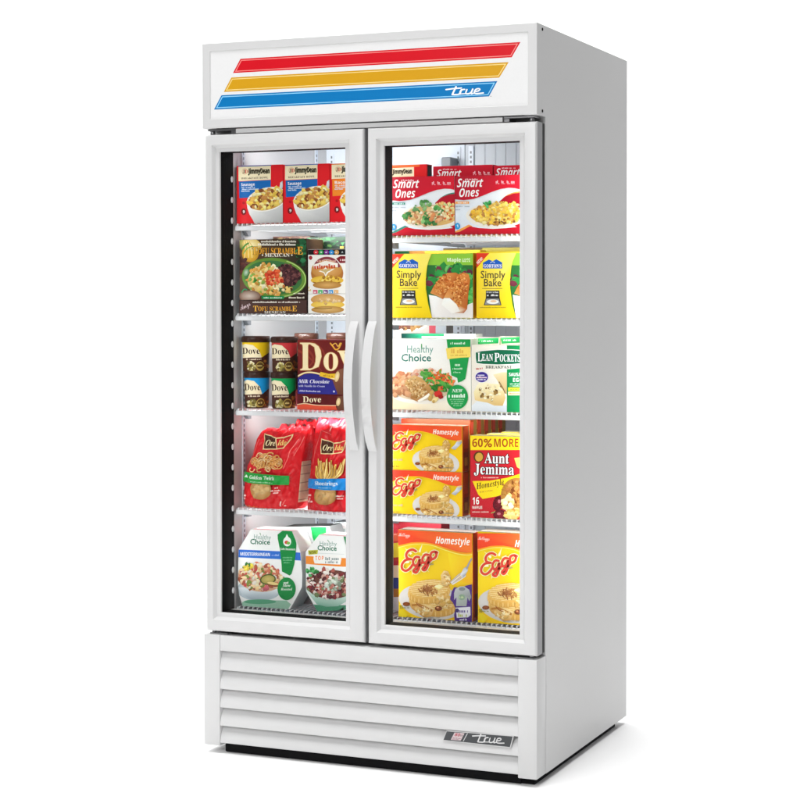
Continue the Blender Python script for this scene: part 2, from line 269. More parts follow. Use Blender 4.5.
(73,83,530,(194,-10,142,-7,96,2,54,16,20,34,20,168,64,146,107,129,150,119,195,115,241,120,278,134,303,158,311,193,305,230,288,258,260,283,225,309,196,332,167,358,142,387,121,422,108,461,103,507,111,567,133,620,169,663,219,696,279,717,348,724,402,721,451,712,497,697,542,676,489,562,416,589,348,598,312,593,282,576,263,551,256,518,262,484,279,458,307,434,344,407,396,366,433,321,455,270,462,211,453,142,426,87,383,44,329,14,265,-4)),
(73,87,894,(112,0,90,714,230,714,233,324,233,285,232,241,229,196,226,155,245,195,261,239,277,280,291,314,471,714,603,714,613,314,609,155,613,155,628,198,645,244,661,288,676,325,837,714,988,714,672,0,503,0,495,325,493,459,494,497,490,497,463,421,435,351,277,0)),
(83,97,512,(379,-15,321,2,298,52,225,3,142,-13,96,-5,60,17,38,51,30,94,46,154,95,203,177,244,296,283,296,359,292,395,278,421,255,435,220,440,171,432,155,408,159,399,169,382,180,363,183,344,178,320,164,301,142,288,115,284,87,289,67,303,53,324,49,352,55,385,73,415,103,439,141,458,188,470,241,474,332,464,392,435,425,385,436,313,436,93,437,72,439,59,444,53,453,51,464,54,477,62,490,41,438,-1),(225,50,241,53,259,61,278,75,296,94,296,252,206,206,176,125,188,69)),
(83,100,551,(208,-15,159,-7,116,16,79,52,52,99,35,156,29,219,35,291,54,354,83,405,121,443,167,466,217,474,281,460,332,417,332,597,328,623,316,641,295,650,262,654,262,678,475,678,475,112,477,81,484,61,498,48,526,41,526,16,438,8,332,-15,332,58,280,3),(255,42,278,47,301,62,320,84,332,113,332,360,324,383,307,402,285,414,259,418,219,407,194,372,180,312,175,228,180,146,193,87,218,53)),
(83,101,448,(229,-15,174,-7,126,16,86,52,55,102,36,163,29,234,36,300,56,358,88,406,130,443,179,466,234,474,311,460,371,417,408,349,421,258,421,247,174,247,206,109,297,63,353,79,402,128,424,108,339,16),(173,286,300,286,300,320,297,375,288,413,269,435,240,442,190,407,173,303)),
(83,103,487,(217,-209,132,-202,71,-181,34,-149,21,-111,41,-68,102,-38,52,-1,35,45,42,80,63,110,99,138,152,164,63,224,33,316,40,360,59,399,90,430,131,454,179,469,234,474,292,469,347,453,472,453,472,399,399,399,425,354,434,303,428,262,411,225,384,195,348,172,305,158,256,153,211,155,187,151,168,141,154,125,150,106,165,81,210,73,261,73,332,70,386,60,425,43,451,19,465,-14,470,-55,454,-119,406,-168,326,-199),(234,185,264,193,284,217,294,257,297,314,294,371,284,411,264,434,234,442,204,434,185,411,174,371,170,314,174,257,185,217,204,193),(239,-173,354,-154,392,-98,387,-76,371,-62,344,-54,305,-51,144,-51,118,-77,109,-108,117,-133,141,-154,181,-168)),
(83,104,567,(27,0,27,24,52,28,67,38,75,56,78,83,78,594,76,621,68,639,53,650,28,655,28,678,220,678,220,397,284,455,362,474,460,434,492,315,492,83,495,56,502,39,517,28,541,24,541,0,301,0,301,24,308,24,340,39,350,83,350,323,348,359,341,384,327,399,302,404,258,391,220,350,220,83,222,56,230,39,244,28,268,24,268,0)),
(83,105,295,(150,539,121,544,97,561,80,585,75,614,80,644,97,668,121,685,150,690,179,685,204,668,220,644,225,614,220,585,203,561,179,544),(27,0,27,24,52,29,68,38,75,55,78,83,78,375,76,406,70,424,55,433,30,437,31,462,221,462,221,83,223,57,230,39,244,29,268,24,268,0)),
(83,108,297,(27,0,27,24,52,29,68,38,75,55,78,83,78,592,76,620,70,639,56,650,30,654,30,678,221,678,221,83,223,57,230,39,244,29,268,24,268,0)),
(83,109,825,(27,0,27,24,52,28,67,38,75,56,78,83,78,377,76,404,68,423,53,434,28,438,28,462,218,462,218,394,280,454,353,474,435,453,477,389,542,453,622,474,718,434,750,315,750,83,752,56,760,39,774,28,798,24,798,0,562,0,562,24,586,28,600,39,608,57,610,83,610,323,608,359,601,384,587,399,562,404,520,391,483,353,483,83,485,57,493,39,507,28,530,24,530,0,297,0,297,24,321,28,335,39,343,57,345,83,345,323,343,358,336,384,322,399,297,404,254,391,218,350,218,83,220,57,227,40,241,29,264,24,264,0)),
(83,110,567,(27,0,27,24,52,28,67,38,75,56,78,83,78,377,76,404,68,423,53,434,28,438,28,462,220,462,220,398,283,455,362,474,460,434,492,315,492,83,495,56,502,39,517,28,541,24,541,0,301,0,301,24,308,24,340,39,350,83,350,323,348,359,341,384,327,399,302,404,258,391,220,350,220,83,222,56,230,39,244,28,268,24,268,0)),
(83,111,501,(251,-15,189,-7,135,17,90,55,56,105,35,163,28,229,35,296,56,356,90,405,135,443,189,466,250,474,311,466,365,443,410,406,444,357,465,298,472,229,465,161,444,102,410,53,366,16,312,-7),(251,17,287,27,311,58,319,84,324,121,326,170,327,229,323,339,309,403,286,435,251,445,214,435,191,403,178,338,174,230,175,170,178,122,183,84,191,58,215,27)),
(83,114,428,(27,0,27,24,52,29,68,38,75,55,78,83,78,375,76,406,69,425,55,433,30,437,31,462,217,462,217,375,245,417,279,449,313,468,347,474,384,469,410,453,426,428,431,396,427,370,414,349,394,336,369,331,346,334,331,344,319,357,308,372,296,383,281,387,261,380,241,360,227,327,222,286,222,83,226,55,237,38,258,28,294,24,294,0)),
(83,115,429,(225,-15,181,-9,120,12,109,13,89,7,76,-13,53,-13,53,157,79,157,98,101,129,58,167,31,209,22,242,26,266,40,281,60,286,87,273,125,232,156,159,193,114,221,81,252,62,288,55,328,65,386,97,433,146,465,210,475,227,474,247,471,270,465,317,454,332,459,343,475,363,475,363,330,340,330,320,378,293,413,259,434,222,441,194,437,173,426,160,408,156,386,160,364,172,346,191,330,218,315,285,282,329,255,360,226,377,189,383,141,372,77,340,27,289,-5)),
(83,116,340,(184,-14,133,-7,98,16,79,53,72,106,72,415,30,415,30,446,85,500,131,550,167,593,192,631,215,631,215,462,309,462,309,415,215,415,215,122,217,95,223,76,233,64,250,60,282,73,307,111,331,98,271,14)),
(83,117,558,(195,-15,136,-5,97,26,75,75,68,144,68,369,66,399,59,421,43,433,17,438,17,462,211,462,211,110,214,87,225,69,241,57,263,53,305,64,340,98,340,369,337,401,329,422,312,434,282,438,282,462,482,462,482,104,485,76,493,58,509,49,536,44,536,19,446,11,340,-15,340,60,312,29,277,5,238,-10)),
(83,118,456,(212,-15,57,369,45,397,33,419,18,432,-4,437,-4,462,244,462,244,438,232,438,202,431,192,411,194,399,275,182,351,376,357,394,359,405,345,430,303,438,303,462,454,462,454,439,430,430,414,415,401,393,387,362,238,-15)),
(83,119,647,(182,-15,25,394,18,411,9,424,-2,432,-16,437,-16,462,206,462,206,437,189,435,178,431,172,423,170,411,178,376,248,189,314,350,299,396,291,417,282,430,270,436,250,439,250,462,481,462,481,437,450,430,440,411,443,390,500,210,569,381,574,397,576,410,573,422,566,430,551,435,530,439,530,462,663,462,663,439,645,435,633,424,623,406,613,384,453,-15,430,-15,332,293,208,-15)),
(83,65,650,(-13,0,-13,27,14,32,35,45,54,71,73,111,307,694,334,693,572,129,594,83,612,51,633,33,660,27,660,0,341,0,341,27,402,37,422,68,418,88,406,121,376,197,154,197,117,105,111,72,129,38,184,27,190,27,190,0),(169,239,360,239,263,475)),
(83,66,659,(24,0,24,26,67,33,93,48,107,77,111,122,111,549,109,587,103,614,92,633,76,645,53,651,23,653,23,678,328,678,525,639,590,522,549,422,427,368,574,307,623,196,605,113,553,52,468,13,354,0),(271,375,280,375,348,383,392,406,416,448,424,514,418,573,401,614,370,638,322,646,294,643,280,633,273,613,271,582),(330,36,385,45,422,73,441,121,448,191,439,262,413,309,365,335,294,344,271,344,271,97,274,68,284,50,301,39)),
(83,67,697,(382,-16,288,-5,205,30,135,84,83,156,50,242,39,340,50,437,84,523,137,594,207,648,291,682,386,693,460,684,547,655,562,650,577,648,607,659,624,693,650,693,650,459,625,459,584,542,531,606,466,646,395,660,259,579,214,337,264,111,414,35,474,43,533,67,589,105,638,158,666,132,544,21)),
(83,68,738,(30,0,30,26,69,32,94,44,106,69,110,111,110,557,105,606,91,635,64,648,22,653,22,678,330,678,488,656,604,590,674,483,697,339,608,85,340,0),(331,36,416,55,476,112,510,207,522,341,475,569,332,645,301,641,282,631,274,609,271,573,271,107,274,72,282,51,300,40)),
(83,69,658,(21,0,21,25,66,30,93,44,107,72,112,116,112,549,107,603,93,634,66,648,24,653,24,678,594,678,594,476,571,476,549,555,507,605,440,632,345,641,317,640,298,638,285,632,277,621,273,603,272,578,272,366,288,366,346,375,386,401,412,446,429,514,453,514,453,176,428,176,420,230,407,270,386,299,359,318,322,328,272,331,272,100,275,69,286,52,307,44,343,41,410,45,467,58,513,79,552,112,585,156,612,213,640,213,599,0)),
(83,70,602,(23,0,23,26,67,34,93,50,107,79,111,125,111,558,106,603,92,630,64,645,21,653,21,678,586,678,586,476,562,476,549,531,529,574,501,605,462,626,409,638,342,642,316,641,298,640,285,635,277,627,272,614,271,593,271,368,283,368,341,377,381,403,408,448,423,516,450,516,450,176,424,176,409,251,382,299,341,324,281,333,271,333,271,120,273,88,280,64,292,46,312,35,342,29,382,26,382,0)),
(83,71,756,(399,-15,298,-4,211,29,139,82,86,153,52,240,41,341,52,439,86,524,138,595,208,648,290,682,383,693,464,684,550,656,564,651,577,649,592,652,604,660,614,673,624,693,651,693,651,458,625,458,600,515,569,564,532,604,490,635,445,654,398,660,262,580,217,339,230,201,268,101,329,39,410,19,458,24,489,41,505,68,510,106,510,190,505,229,490,254,460,266,410,271,410,295,745,295,745,271,704,266,680,254,668,230,664,191,664,43,532,-1)),
(83,73,388,(20,0,20,26,63,34,91,48,107,73,112,112,112,576,108,614,94,637,67,648,20,653,20,678,364,678,364,653,319,648,292,637,277,614,272,576,272,115,274,87,279,66,289,50,307,39,332,31,366,26,366,0)),
(83,74,492,(162,-97,117,-93,77,-80,43,-60,17,-33,1,-1,-5,34,0,66,16,91,39,106,66,111,95,106,118,92,133,70,138,41,135,19,126,-2,117,-19,114,-29,125,-52,156,-60,187,-54,207,-37,217,-8,220,32,220,546,218,582,212,609,201,628,182,641,155,648,118,653,118,678,468,678,468,653,436,649,412,642,396,630,387,612,382,584,380,546,380,132,326,-40)),
(83,75,760,(24,0,24,26,68,32,94,47,108,75,112,120,112,564,107,605,94,632,67,647,25,653,25,678,361,678,361,653,329,649,305,643,289,633,279,618,274,595,272,564,272,348,478,556,509,593,519,623,498,646,433,653,433,678,723,678,723,653,710,653,618,624,513,537,403,424,690,69,708,50,725,37,746,29,773,26,773,0,418,0,418,26,479,31,493,40,497,51,491,70,471,98,297,318,272,295,272,120,277,75,290,47,317,32,361,26,361,0)),
(83,76,635,(23,0,23,26,67,32,93,47,107,75,111,120,111,564,106,606,93,633,66,647,24,653,24,678,372,678,372,653,337,651,310,646,291,636,280,620,273,597,271,564,271,123,272,92,276,70,284,55,298,47,318,42,348,41,414,46,469,59,513,83,551,119,582,167,609,230,636,230,598,0)),
(83,77,944,(21,0,21,26,64,32,92,47,107,74,112,118,112,569,110,598,105,619,95,634,79,644,55,650,22,653,22,678,275,678,472,212,669,678,919,678,919,653,878,645,853,630,839,604,834,563,834,127,836,90,841,64,851,46,866,35,888,29,918,26,918,0,589,0,589,26,621,30,644,37,660,48,670,66,675,90,677,124,677,594,429,0,402,0,157,579,157,119,162,72,178,44,207,31,252,26,252,0)),
(83,78,735,(600,-16,159,521,159,117,163,73,177,46,203,32,248,26,248,0,27,0,27,26,58,29,81,35,96,45,106,62,111,85,113,117,113,578,73,626,54,645,42,650,27,653,27,678,233,678,582,251,582,562,580,594,575,617,565,632,549,643,526,649,493,653,493,678,714,678,714,653,671,647,645,633,632,605,628,561,628,-16)),
(83,79,782,(388,-16,317,-9,251,11,192,43,141,86,98,138,67,199,47,267,41,339,48,411,67,479,99,539,141,592,193,635,254,667,321,687,395,694,466,687,532,668,591,636,642,594,684,542,716,481,735,413,742,339,735,266,716,199,684,138,641,86,589,43,529,11,461,-9),(394,18,522,98,565,339,553,478,518,579,461,640,387,660,259,580,216,339,228,201,264,100,321,39)),
(83,80,622,(23,0,23,26,67,32,93,47,107,75,111,120,111,564,106,605,93,631,66,646,24,653,24,678,318,678,428,672,500,655,546,628,580,592,602,547,609,494,593,417,546,358,468,319,360,306,271,306,271,120,276,75,289,47,316,32,360,26,360,0),(271,342,300,342,363,351,405,376,427,422,435,490,429,558,410,605,375,633,322,642,297,639,282,631,274,616,271,593)),
(83,82,704,(23,0,23,26,67,32,93,47,107,75,111,120,111,564,106,605,93,631,66,646,24,653,24,678,323,678,454,667,547,634,603,578,621,498,583,395,469,333,643,75,659,53,674,38,690,29,712,26,715,0,504,0,300,316,271,316,271,120,276,75,289,47,316,32,360,26,360,0),(271,348,303,348,370,357,417,385,443,432,452,500,423,607,334,642,301,639,282,629,274,609,271,574)),
(83,83,581,(64,-16,64,235,93,235,123,140,166,74,222,35,293,22,344,30,383,54,407,89,415,133,395,192,335,238,242,284,167,329,115,376,84,430,74,494,81,551,100,600,131,639,172,669,220,688,275,694,307,692,342,687,379,679,446,662,467,670,477,694,505,694,505,475,480,475,462,528,437,573,406,610,370,639,330,656,289,662,243,655,208,635,186,604,178,566,185,530,204,501,236,476,281,451,377,406,431,377,473,347,502,315,521,280,532,242,535,198,527,138,505,86,468,43,418,12,357,-8,286,-15,261,-14,236,-12,211,-7,126,18,112,16,103,11,97,0,91,-16)),
(83,84,630,(137,0,137,26,183,31,212,46,227,75,232,120,232,645,222,645,151,634,97,601,61,546,43,473,16,473,16,678,611,678,611,472,586,472,531,602,400,645,392,645,392,120,397,73,412,45,440,31,488,26,488,0)),
(83,85,733,(369,-19,250,-4,170,43,124,120,109,231,109,564,104,605,91,631,64,646,22,653,22,678,358,678,358,653,325,649,302,643,285,633,275,618,271,595,269,564,269,208,277,131,303,77,346,44,409,33,540,84,584,237,584,563,579,604,565,631,537,645,489,653,489,678,706,678,706,653,668,644,645,628,633,602,629,563,629,270,613,137,566,48,485,-2)),
(83,86,637,(316,-19,66,567,50,600,34,626,12,644,-21,653,-21,678,314,678,314,653,274,651,248,644,232,630,227,610,230,591,240,563,385,213,518,562,526,587,528,609,523,630,509,643,483,650,445,653,445,678,658,678,658,653,630,649,608,637,589,612,569,570,342,-19)),
(83,87,910,(254,-16,48,585,36,615,23,636,4,648,-23,653,-23,678,269,678,269,653,242,650,223,643,213,631,209,611,212,587,220,555,332,228,448,525,426,594,414,623,398,640,375,648,341,653,341,678,654,678,654,653,602,643,585,613,587,598,594,575,706,247,805,550,814,582,817,605,813,627,801,641,780,649,749,653,749,678,929,678,929,653,904,644,885,627,870,601,856,565,664,-16,637,-16,470,460,283,-16)),
(83,88,701,(17,0,17,26,79,44,134,99,288,310,116,575,92,609,71,633,49,648,24,653,21,678,363,678,363,653,341,653,298,644,283,618,287,601,300,578,394,431,479,556,499,590,505,616,488,643,436,653,436,678,682,678,682,653,677,653,636,647,600,630,566,599,531,556,418,394,615,85,633,60,650,41,667,30,691,26,691,0,355,0,355,26,362,26,415,35,432,61,426,85,409,118,312,272,205,120,190,93,185,67,204,36,259,26,259,0)),
(84,97,500,(79,-13,36,-5,2,21,-21,59,-28,109,-23,163,-8,219,17,275,48,327,84,374,125,411,188,449,246,461,295,444,319,395,335,451,442,451,359,161,340,83,344,66,355,60,385,78,424,130,446,116,370,19,293,-13,247,3,231,51,241,112,204,57,166,18,125,-5),(138,61,161,67,184,83,206,109,227,141,246,178,263,219,276,260,287,301,293,337,295,369,285,406,256,418,233,412,210,393,186,363,163,326,141,283,123,237,112,202,104,172,99,144,97,120,107,76)),
(84,99,412,(138,-14,74,-3,26,28,-4,78,-14,145,-4,218,24,291,70,357,131,412,199,449,266,461,314,454,351,434,374,405,382,371,378,343,365,321,344,308,318,303,295,306,278,317,266,333,262,354,264,369,279,398,281,409,275,425,257,430,233,423,208,403,183,371,160,332,140,287,125,239,114,192,111,147,116,106,131,76,154,57,183,51,244,74,304,143,331,124,242,20)),
(84,100,498,(82,-14,38,-5,5,21,-16,64,-23,122,-19,170,-6,220,15,270,43,320,77,365,116,405,180,447,244,461,283,455,317,438,362,613,359,629,349,638,331,643,305,644,305,671,353,677,404,683,456,691,510,700,353,123,342,71,345,64,354,61,366,65,380,78,397,100,419,132,442,116,402,60,366,19,332,-6,295,-14,249,2,234,52,237,81,244,113,206,57,168,18,128,-6),(143,62,166,68,189,86,211,114,232,148,251,187,268,229,281,270,292,309,298,344,300,371,291,409,264,422,244,417,223,401,200,376,179,345,158,308,139,269,123,228,110,188,102,150,99,117,102,94,111,77,125,66)),
(84,101,401,(130,-14,71,-3,24,28,-6,79,-16,146,-10,200,9,256,37,309,73,358,116,400,163,433,212,454,262,461,308,455,342,436,364,407,371,369,355,312,308,259,228,214,117,185,113,158,111,131,116,99,130,74,152,58,182,53,237,75,291,142,319,124,236,20),(125,218,170,233,209,255,242,283,267,316,283,351,288,387,286,405,279,418,268,425,255,428,222,415,187,375,153,309)),
(84,104,532,(312,-14,263,5,246,61,249,88,258,125,271,172,289,228,323,330,330,352,332,367,327,383,313,388,257,360,195,275,137,149,94,0,-28,0,122,557,134,612,131,628,124,638,109,642,87,644,71,644,71,671,115,674,164,681,218,689,279,700,171,293,225,368,275,420,324,451,376,461,432,442,451,386,443,332,420,253,372,112,366,85,370,69,382,64,411,84,455,146,477,133,395,23)),
(84,105,289,(196,553,170,558,149,572,135,593,130,619,135,645,149,666,170,680,196,685,221,680,243,666,257,645,262,619,257,593,243,572,221,558),(73,-12,43,-7,20,8,6,31,1,61,2,76,66,314,79,378,69,399,38,406,29,406,28,431,82,438,133,445,179,453,223,461,133,127,127,101,125,82,129,68,141,63,171,81,211,134,231,120,154,21)),
(84,107,481,(304,-14,261,-3,229,29,203,97,178,214,143,187,94,0,-28,0,122,557,134,612,131,628,124,638,109,642,87,644,71,644,71,671,115,674,164,681,218,689,279,700,158,245,200,278,236,306,263,330,284,348,309,377,317,398,314,411,306,419,291,423,269,426,269,452,473,452,473,426,423,411,406,400,376,378,334,344,281,300,290,241,299,191,308,150,316,118,335,76,358,62,385,78,412,124,435,113,372,18)),
(84,108,258,(59,-14,28,-9,5,5,-10,28,-15,59,-14,75,-3,126,115,553,126,595,129,617,119,638,87,645,78,645,77,670,181,685,272,700,118,128,108,80,112,66,124,61,154,79,195,132,215,117,175,59,139,18,101,-6)),
(84,109,781,(566,-12,516,7,499,62,502,89,511,126,524,173,542,229,576,331,583,353,585,368,580,384,566,389,522,371,474,318,424,227,372,92,342,0,227,0,328,331,334,354,336,368,331,384,317,389,291,383,264,363,234,330,203,283,173,226,145,160,120,84,98,0,-21,0,63,314,70,338,77,378,67,399,36,406,27,406,25,431,119,444,225,461,173,288,227,365,278,419,328,451,381,461,437,442,456,387,453,361,445,323,492,385,537,428,582,453,629,461,685,442,704,387,696,333,673,254,625,113,619,86,623,70,635,65,650,70,664,83,702,135,724,120,683,62,645,21,607,-4)),
(84,110,532,(317,-14,267,5,250,61,253,88,261,125,275,172,293,228,328,330,334,352,336,367,331,383,317,388,263,362,203,283,173,226,145,160,120,84,98,0,-21,0,63,314,70,338,77,378,67,399,36,406,27,406,25,431,119,444,225,461,173,288,227,365,278,419,328,451,381,461,437,442,456,386,454,366,449,337,439,299,424,253,384,130,370,85,374,69,387,64,401,69,416,82,432,104,453,134,475,119,434,61,396,20,358,-6)),
(84,111,470,(143,-14,80,-3,30,30,-4,80,-15,146,-9,201,9,257,36,310,72,359,113,400,160,433,210,454,261,461,330,450,381,419,413,368,424,302,418,248,402,194,375,140,340,91,298,49,251,15,198,-7),(154,20,177,26,199,45,220,74,241,110,259,152,275,196,287,241,298,285,304,325,306,358,294,411,256,429,233,423,211,405,189,377,169,342,150,300,135,256,122,210,112,166,105,124,103,87,116,37)),
(84,114,388,(-21,0,63,314,70,338,77,378,67,399,36,406,27,406,25,431,119,444,225,461,170,281,193,325,215,362,236,393,255,417,274,436,293,450,312,458,331,461,372,444,386,394,382,365,371,343,352,329,328,324,300,332,268,359,234,334,189,260,165,206,141,145,119,76,98,0)),
(84,115,376,(135,-14,94,-9,33,10,22,11,4,6,-10,-10,-36,-6,-10,162,19,157,49,55,121,21,164,35,178,78,176,96,170,115,158,135,141,158,102,206,76,242,58,276,46,308,42,339,51,387,80,426,121,452,172,460,215,456,286,439,304,444,316,457,342,457,320,305,294,308,260,399,199,429,177,425,160,415,148,399,144,380,154,344,184,301,232,242,246,222,261,197,273,173,281,148,283,122,278,86,264,53,241,25,212,4,176,-9)),
(84,116,275,(45,-14,-6,4,-23,58,-16,104,67,407,19,407,19,442,117,498,200,592,241,592,199,447,278,447,267,407,188,407,114,153,101,98,100,84,104,67,115,61,146,81,191,141,214,126,172,65,132,22,90,-5)),
(84,119,625,(71,-15,71,37,70,143,68,229,63,295,57,339,38,392,8,408,-2,407,-3,433,144,461,169,395,185,196,341,461,366,461,397,129,426,163,451,194,472,223,487,249,499,273,508,292,513,307,515,319,509,338,474,380,468,404,472,427,484,446,502,459,526,463,551,458,570,444,582,422,586,393,531,250,365,37,321,-13,293,-15,267,266,101,-13)),
(84,121,419,(-44,-209,-75,-205,-99,-192,-114,-172,-119,-148,-115,-125,-102,-107,-83,-95,-61,-91,-39,-95,-12,-109,13,-123,30,-127,42,-124,57,-115,72,-101,87,-84,101,-65,113,-45,120,-26,123,-9,122,11,118,44,112,86,105,134,96,184,86,233,76,279,66,317,57,349,49,373,42,390,36,400,21,410,-1,412,-14,411,-14,438,11,441,34,444,101,459,126,461,148,440,167,378,190,270,204,197,220,112,284,239,305,314,298,335,257,375,250,400,254,425,267,444,287,457,312,461,338,457,357,444,369,422,373,394,369,365,359,326,341,279,319,226,291,169,260,110,225,51,188,-7,149,-61,110,-110,69,-150,30,-182,-8,-202)),
(84,67,655,(301,-17,222,-9,156,15,102,54,62,106,38,170,30,245,36,318,55,391,84,460,124,524,173,580,229,626,325,673,427,689,496,684,573,667,606,661,627,668,642,689,669,689,626,459,597,461,588,545,562,605,518,642,460,654,392,640,330,597,274,526,226,427,193,316,182,212,193,136,225,79,275,42,341,30,452,62,548,157,576,135,455,21)),
(84,69,656,(-50,0,-50,23,-22,25,1,31,18,42,33,61,46,88,58,127,171,549,179,597,175,620,163,634,141,642,109,647,109,671,643,671,606,483,578,483,578,492,567,560,536,606,481,631,401,639,377,638,361,636,349,630,341,622,334,610,328,592,270,373,298,373,346,376,383,383,412,396,437,417,457,444,476,479,501,479,430,203,408,203,409,242,402,288,381,318,344,334,289,339,261,338,199,109,190,65,194,51,204,41,224,36,257,34,324,38,381,50,430,70,475,102,515,146,554,203,579,203,521,0)),
(84,72,756,(-50,0,-50,23,-22,25,1,31,18,42,33,61,46,88,58,127,171,549,179,601,175,621,162,635,140,644,109,647,109,671,422,671,422,647,393,645,371,639,353,628,339,609,327,582,315,544,269,375,508,375,555,549,561,577,563,601,559,621,546,635,524,644,492,647,492,671,806,671,806,647,778,645,756,641,739,630,725,613,712,587,700,549,586,122,579,91,577,71,581,50,594,36,615,27,647,23,647,0,334,0,334,23,362,25,385,31,402,42,417,61,430,88,442,127,496,329,257,329,202,122,195,91,193,70,211,36,263,23,263,0)),
(84,73,371,(-50,0,-50,23,-22,25,1,31,18,42,33,61,46,88,58,127,171,549,179,601,161,634,108,647,108,671,422,671,422,647,391,645,368,638,351,627,338,610,327,585,314,544,201,122,194,92,192,70,210,36,263,23,263,0)),
(84,77,874,(280,-16,214,540,102,122,95,92,93,70,97,49,110,36,131,27,163,23,163,0,-52,0,-52,23,-23,25,-1,31,16,42,31,61,44,88,56,127,169,549,175,576,177,600,173,621,161,635,139,644,107,647,107,671,334,671,392,196,699,671,926,671,926,647,897,645,875,639,857,628,843,609,830,582,818,544,697,70,715,36,768,23,768,0,454,0,454,23,484,25,507,32,525,44,537,60,555,104,562,127,675,557,308,-16)),
(84,78,697,(461,-16,208,523,101,122,94,91,92,70,110,36,163,23,163,0,-52,0,-52,23,-24,25,-2,31,17,42,32,61,44,88,56,127,162,528,173,589,169,614,155,631,131,642,96,647,96,671,293,671,505,205,598,549,608,598,604,620,591,635,569,643,537,647,537,671,752,671,752,647,724,645,702,640,684,628,669,610,656,582,644,544,491,-16)),
(84,79,712,(266,-17,168,-1,93,49,44,126,28,229,35,302,57,377,90,449,135,516,187,575,246,624,342,673,445,689,545,673,622,624,670,547,686,447,679,373,659,298,627,225,583,157,530,97,469,48,370,-1),(274,19,338,37,398,90,451,176,497,293,529,416,540,521,533,578,513,620,481,646,438,654,400,647,363,626,328,593,295,551,261,493,231,427,206,357,188,285,176,216,172,153,179,95,199,53,231,28)),
(84,82,639,(-50,0,-50,23,-22,25,1,31,18,42,33,61,46,88,58,127,171,549,179,597,175,620,163,634,141,642,109,647,109,671,377,671,485,662,560,635,604,588,618,521,606,462,569,411,509,371,426,344,510,91,524,60,542,41,566,31,596,26,596,0,396,0,289,331,258,331,202,122,195,92,193,70,197,49,210,36,231,27,263,23,263,0),(294,365,366,377,421,414,455,470,466,542,444,615,377,639,357,637,345,631,337,618,329,594,267,366)),
(84,83,549,(229,-17,165,-9,71,20,57,21,45,19,35,14,25,4,14,-11,-13,-11,39,215,67,215,67,208,77,126,106,67,152,31,216,19,248,24,278,37,303,58,323,84,335,113,339,145,336,174,325,200,307,226,282,254,251,284,212,319,175,354,147,385,127,412,114,439,106,468,104,501,111,552,131,598,163,636,205,665,254,683,309,689,338,687,370,683,403,674,454,659,465,658,489,665,509,686,536,686,488,480,459,480,460,502,456,544,443,581,423,611,398,635,367,649,333,654,293,646,259,624,236,589,228,548,233,520,247,493,267,465,293,439,361,378,403,335,436,290,457,241,464,187,449,102,403,38,328,-3)),
(84,86,594,(100,-16,126,548,122,589,106,620,79,639,42,647,42,671,342,671,342,645,312,642,291,635,277,624,269,609,261,544,244,183,526,533,543,555,557,574,565,593,568,613,553,637,506,646,506,671,713,671,713,644,709,644,680,639,657,624,633,600,606,569,131,-16)),
(84,87,818,(118,-17,122,536,118,585,105,618,81,637,45,644,45,671,317,671,317,645,287,637,271,621,262,594,259,551,256,238,441,546,442,581,439,611,426,631,404,642,372,646,372,671,641,671,641,647,612,642,594,631,585,610,580,580,579,546,576,479,574,377,570,242,766,571,772,582,779,611,766,638,725,647,720,647,720,671,906,671,906,647,873,638,848,620,826,593,802,556,458,-17,427,-17,439,470,147,-17)),
(67,101,411,(150,-7,97,1,55,25,26,59,17,99,23,134,42,170,70,205,105,238,145,266,188,289,231,303,271,308,305,303,333,290,352,268,358,241,351,211,330,183,297,157,254,135,203,116,145,102,132,71,127,44,135,28,158,23,201,28,246,44,292,72,339,112,357,92,306,49,252,18,199,-1),(155,128,187,135,219,150,246,170,269,195,284,221,289,246,285,269,271,277,256,272,237,257,216,234,195,203,174,167)),
(67,103,527,(467,92,432,63,394,38,353,17,312,-1,238,-125,164,-218,89,-276,13,-295,-31,-290,-64,-275,-85,-250,-92,-218,-21,-107,191,-7,213,33,165,4,117,-6,77,0,46,20,25,49,18,87,24,126,42,165,69,202,104,237,144,266,187,289,231,303,274,308,321,298,343,266,364,303,487,313,337,41,364,54,391,69,418,88,448,112),(135,18,160,23,186,39,212,64,238,95,263,132,286,171,311,223,319,254,313,273,295,280,280,275,260,260,237,236,213,208,189,175,165,142,144,109,128,79,117,54,113,36,119,23),(6,-266,39,-253,74,-214,95,-184,118,-146,145,-99,174,-44,90,-79,26,-124,-15,-174,-29,-225,-20,-256)),
(67,108,418,(303,92,257,49,219,18,182,-1,141,-7,109,-2,83,13,65,35,59,65,69,114,99,178,117,210,91,185,73,169,52,185,88,219,122,252,151,288,178,328,327,573,449,586,234,195,203,138,180,96,167,67,162,49,166,36,176,31,190,36,212,50,243,75,284,113)),
(67,109,801,(-2,-8,116,163,145,207,154,228,153,233,148,235,141,231,127,220,106,199,76,169,57,189,103,236,145,273,182,298,219,306,251,290,261,242,259,222,254,196,347,280,419,308,440,304,457,291,468,269,472,241,471,220,466,196,560,280,634,308,663,303,687,288,703,263,708,228,702,190,685,151,662,115,637,84,619,60,613,41,615,34,620,31,631,36,653,51,684,76,723,112,744,92,715,65,691,44,670,28,655,17,639,8,624,1,608,-4,592,-6,564,0,541,16,525,43,520,78,522,98,527,117,535,136,549,157,567,181,590,210,619,248,628,269,623,275,586,259,534,210,502,173,466,126,423,68,376,0,226,-8,278,67,319,127,348,171,367,201,379,222,393,256,391,264,385,266,300,200,148,0)),
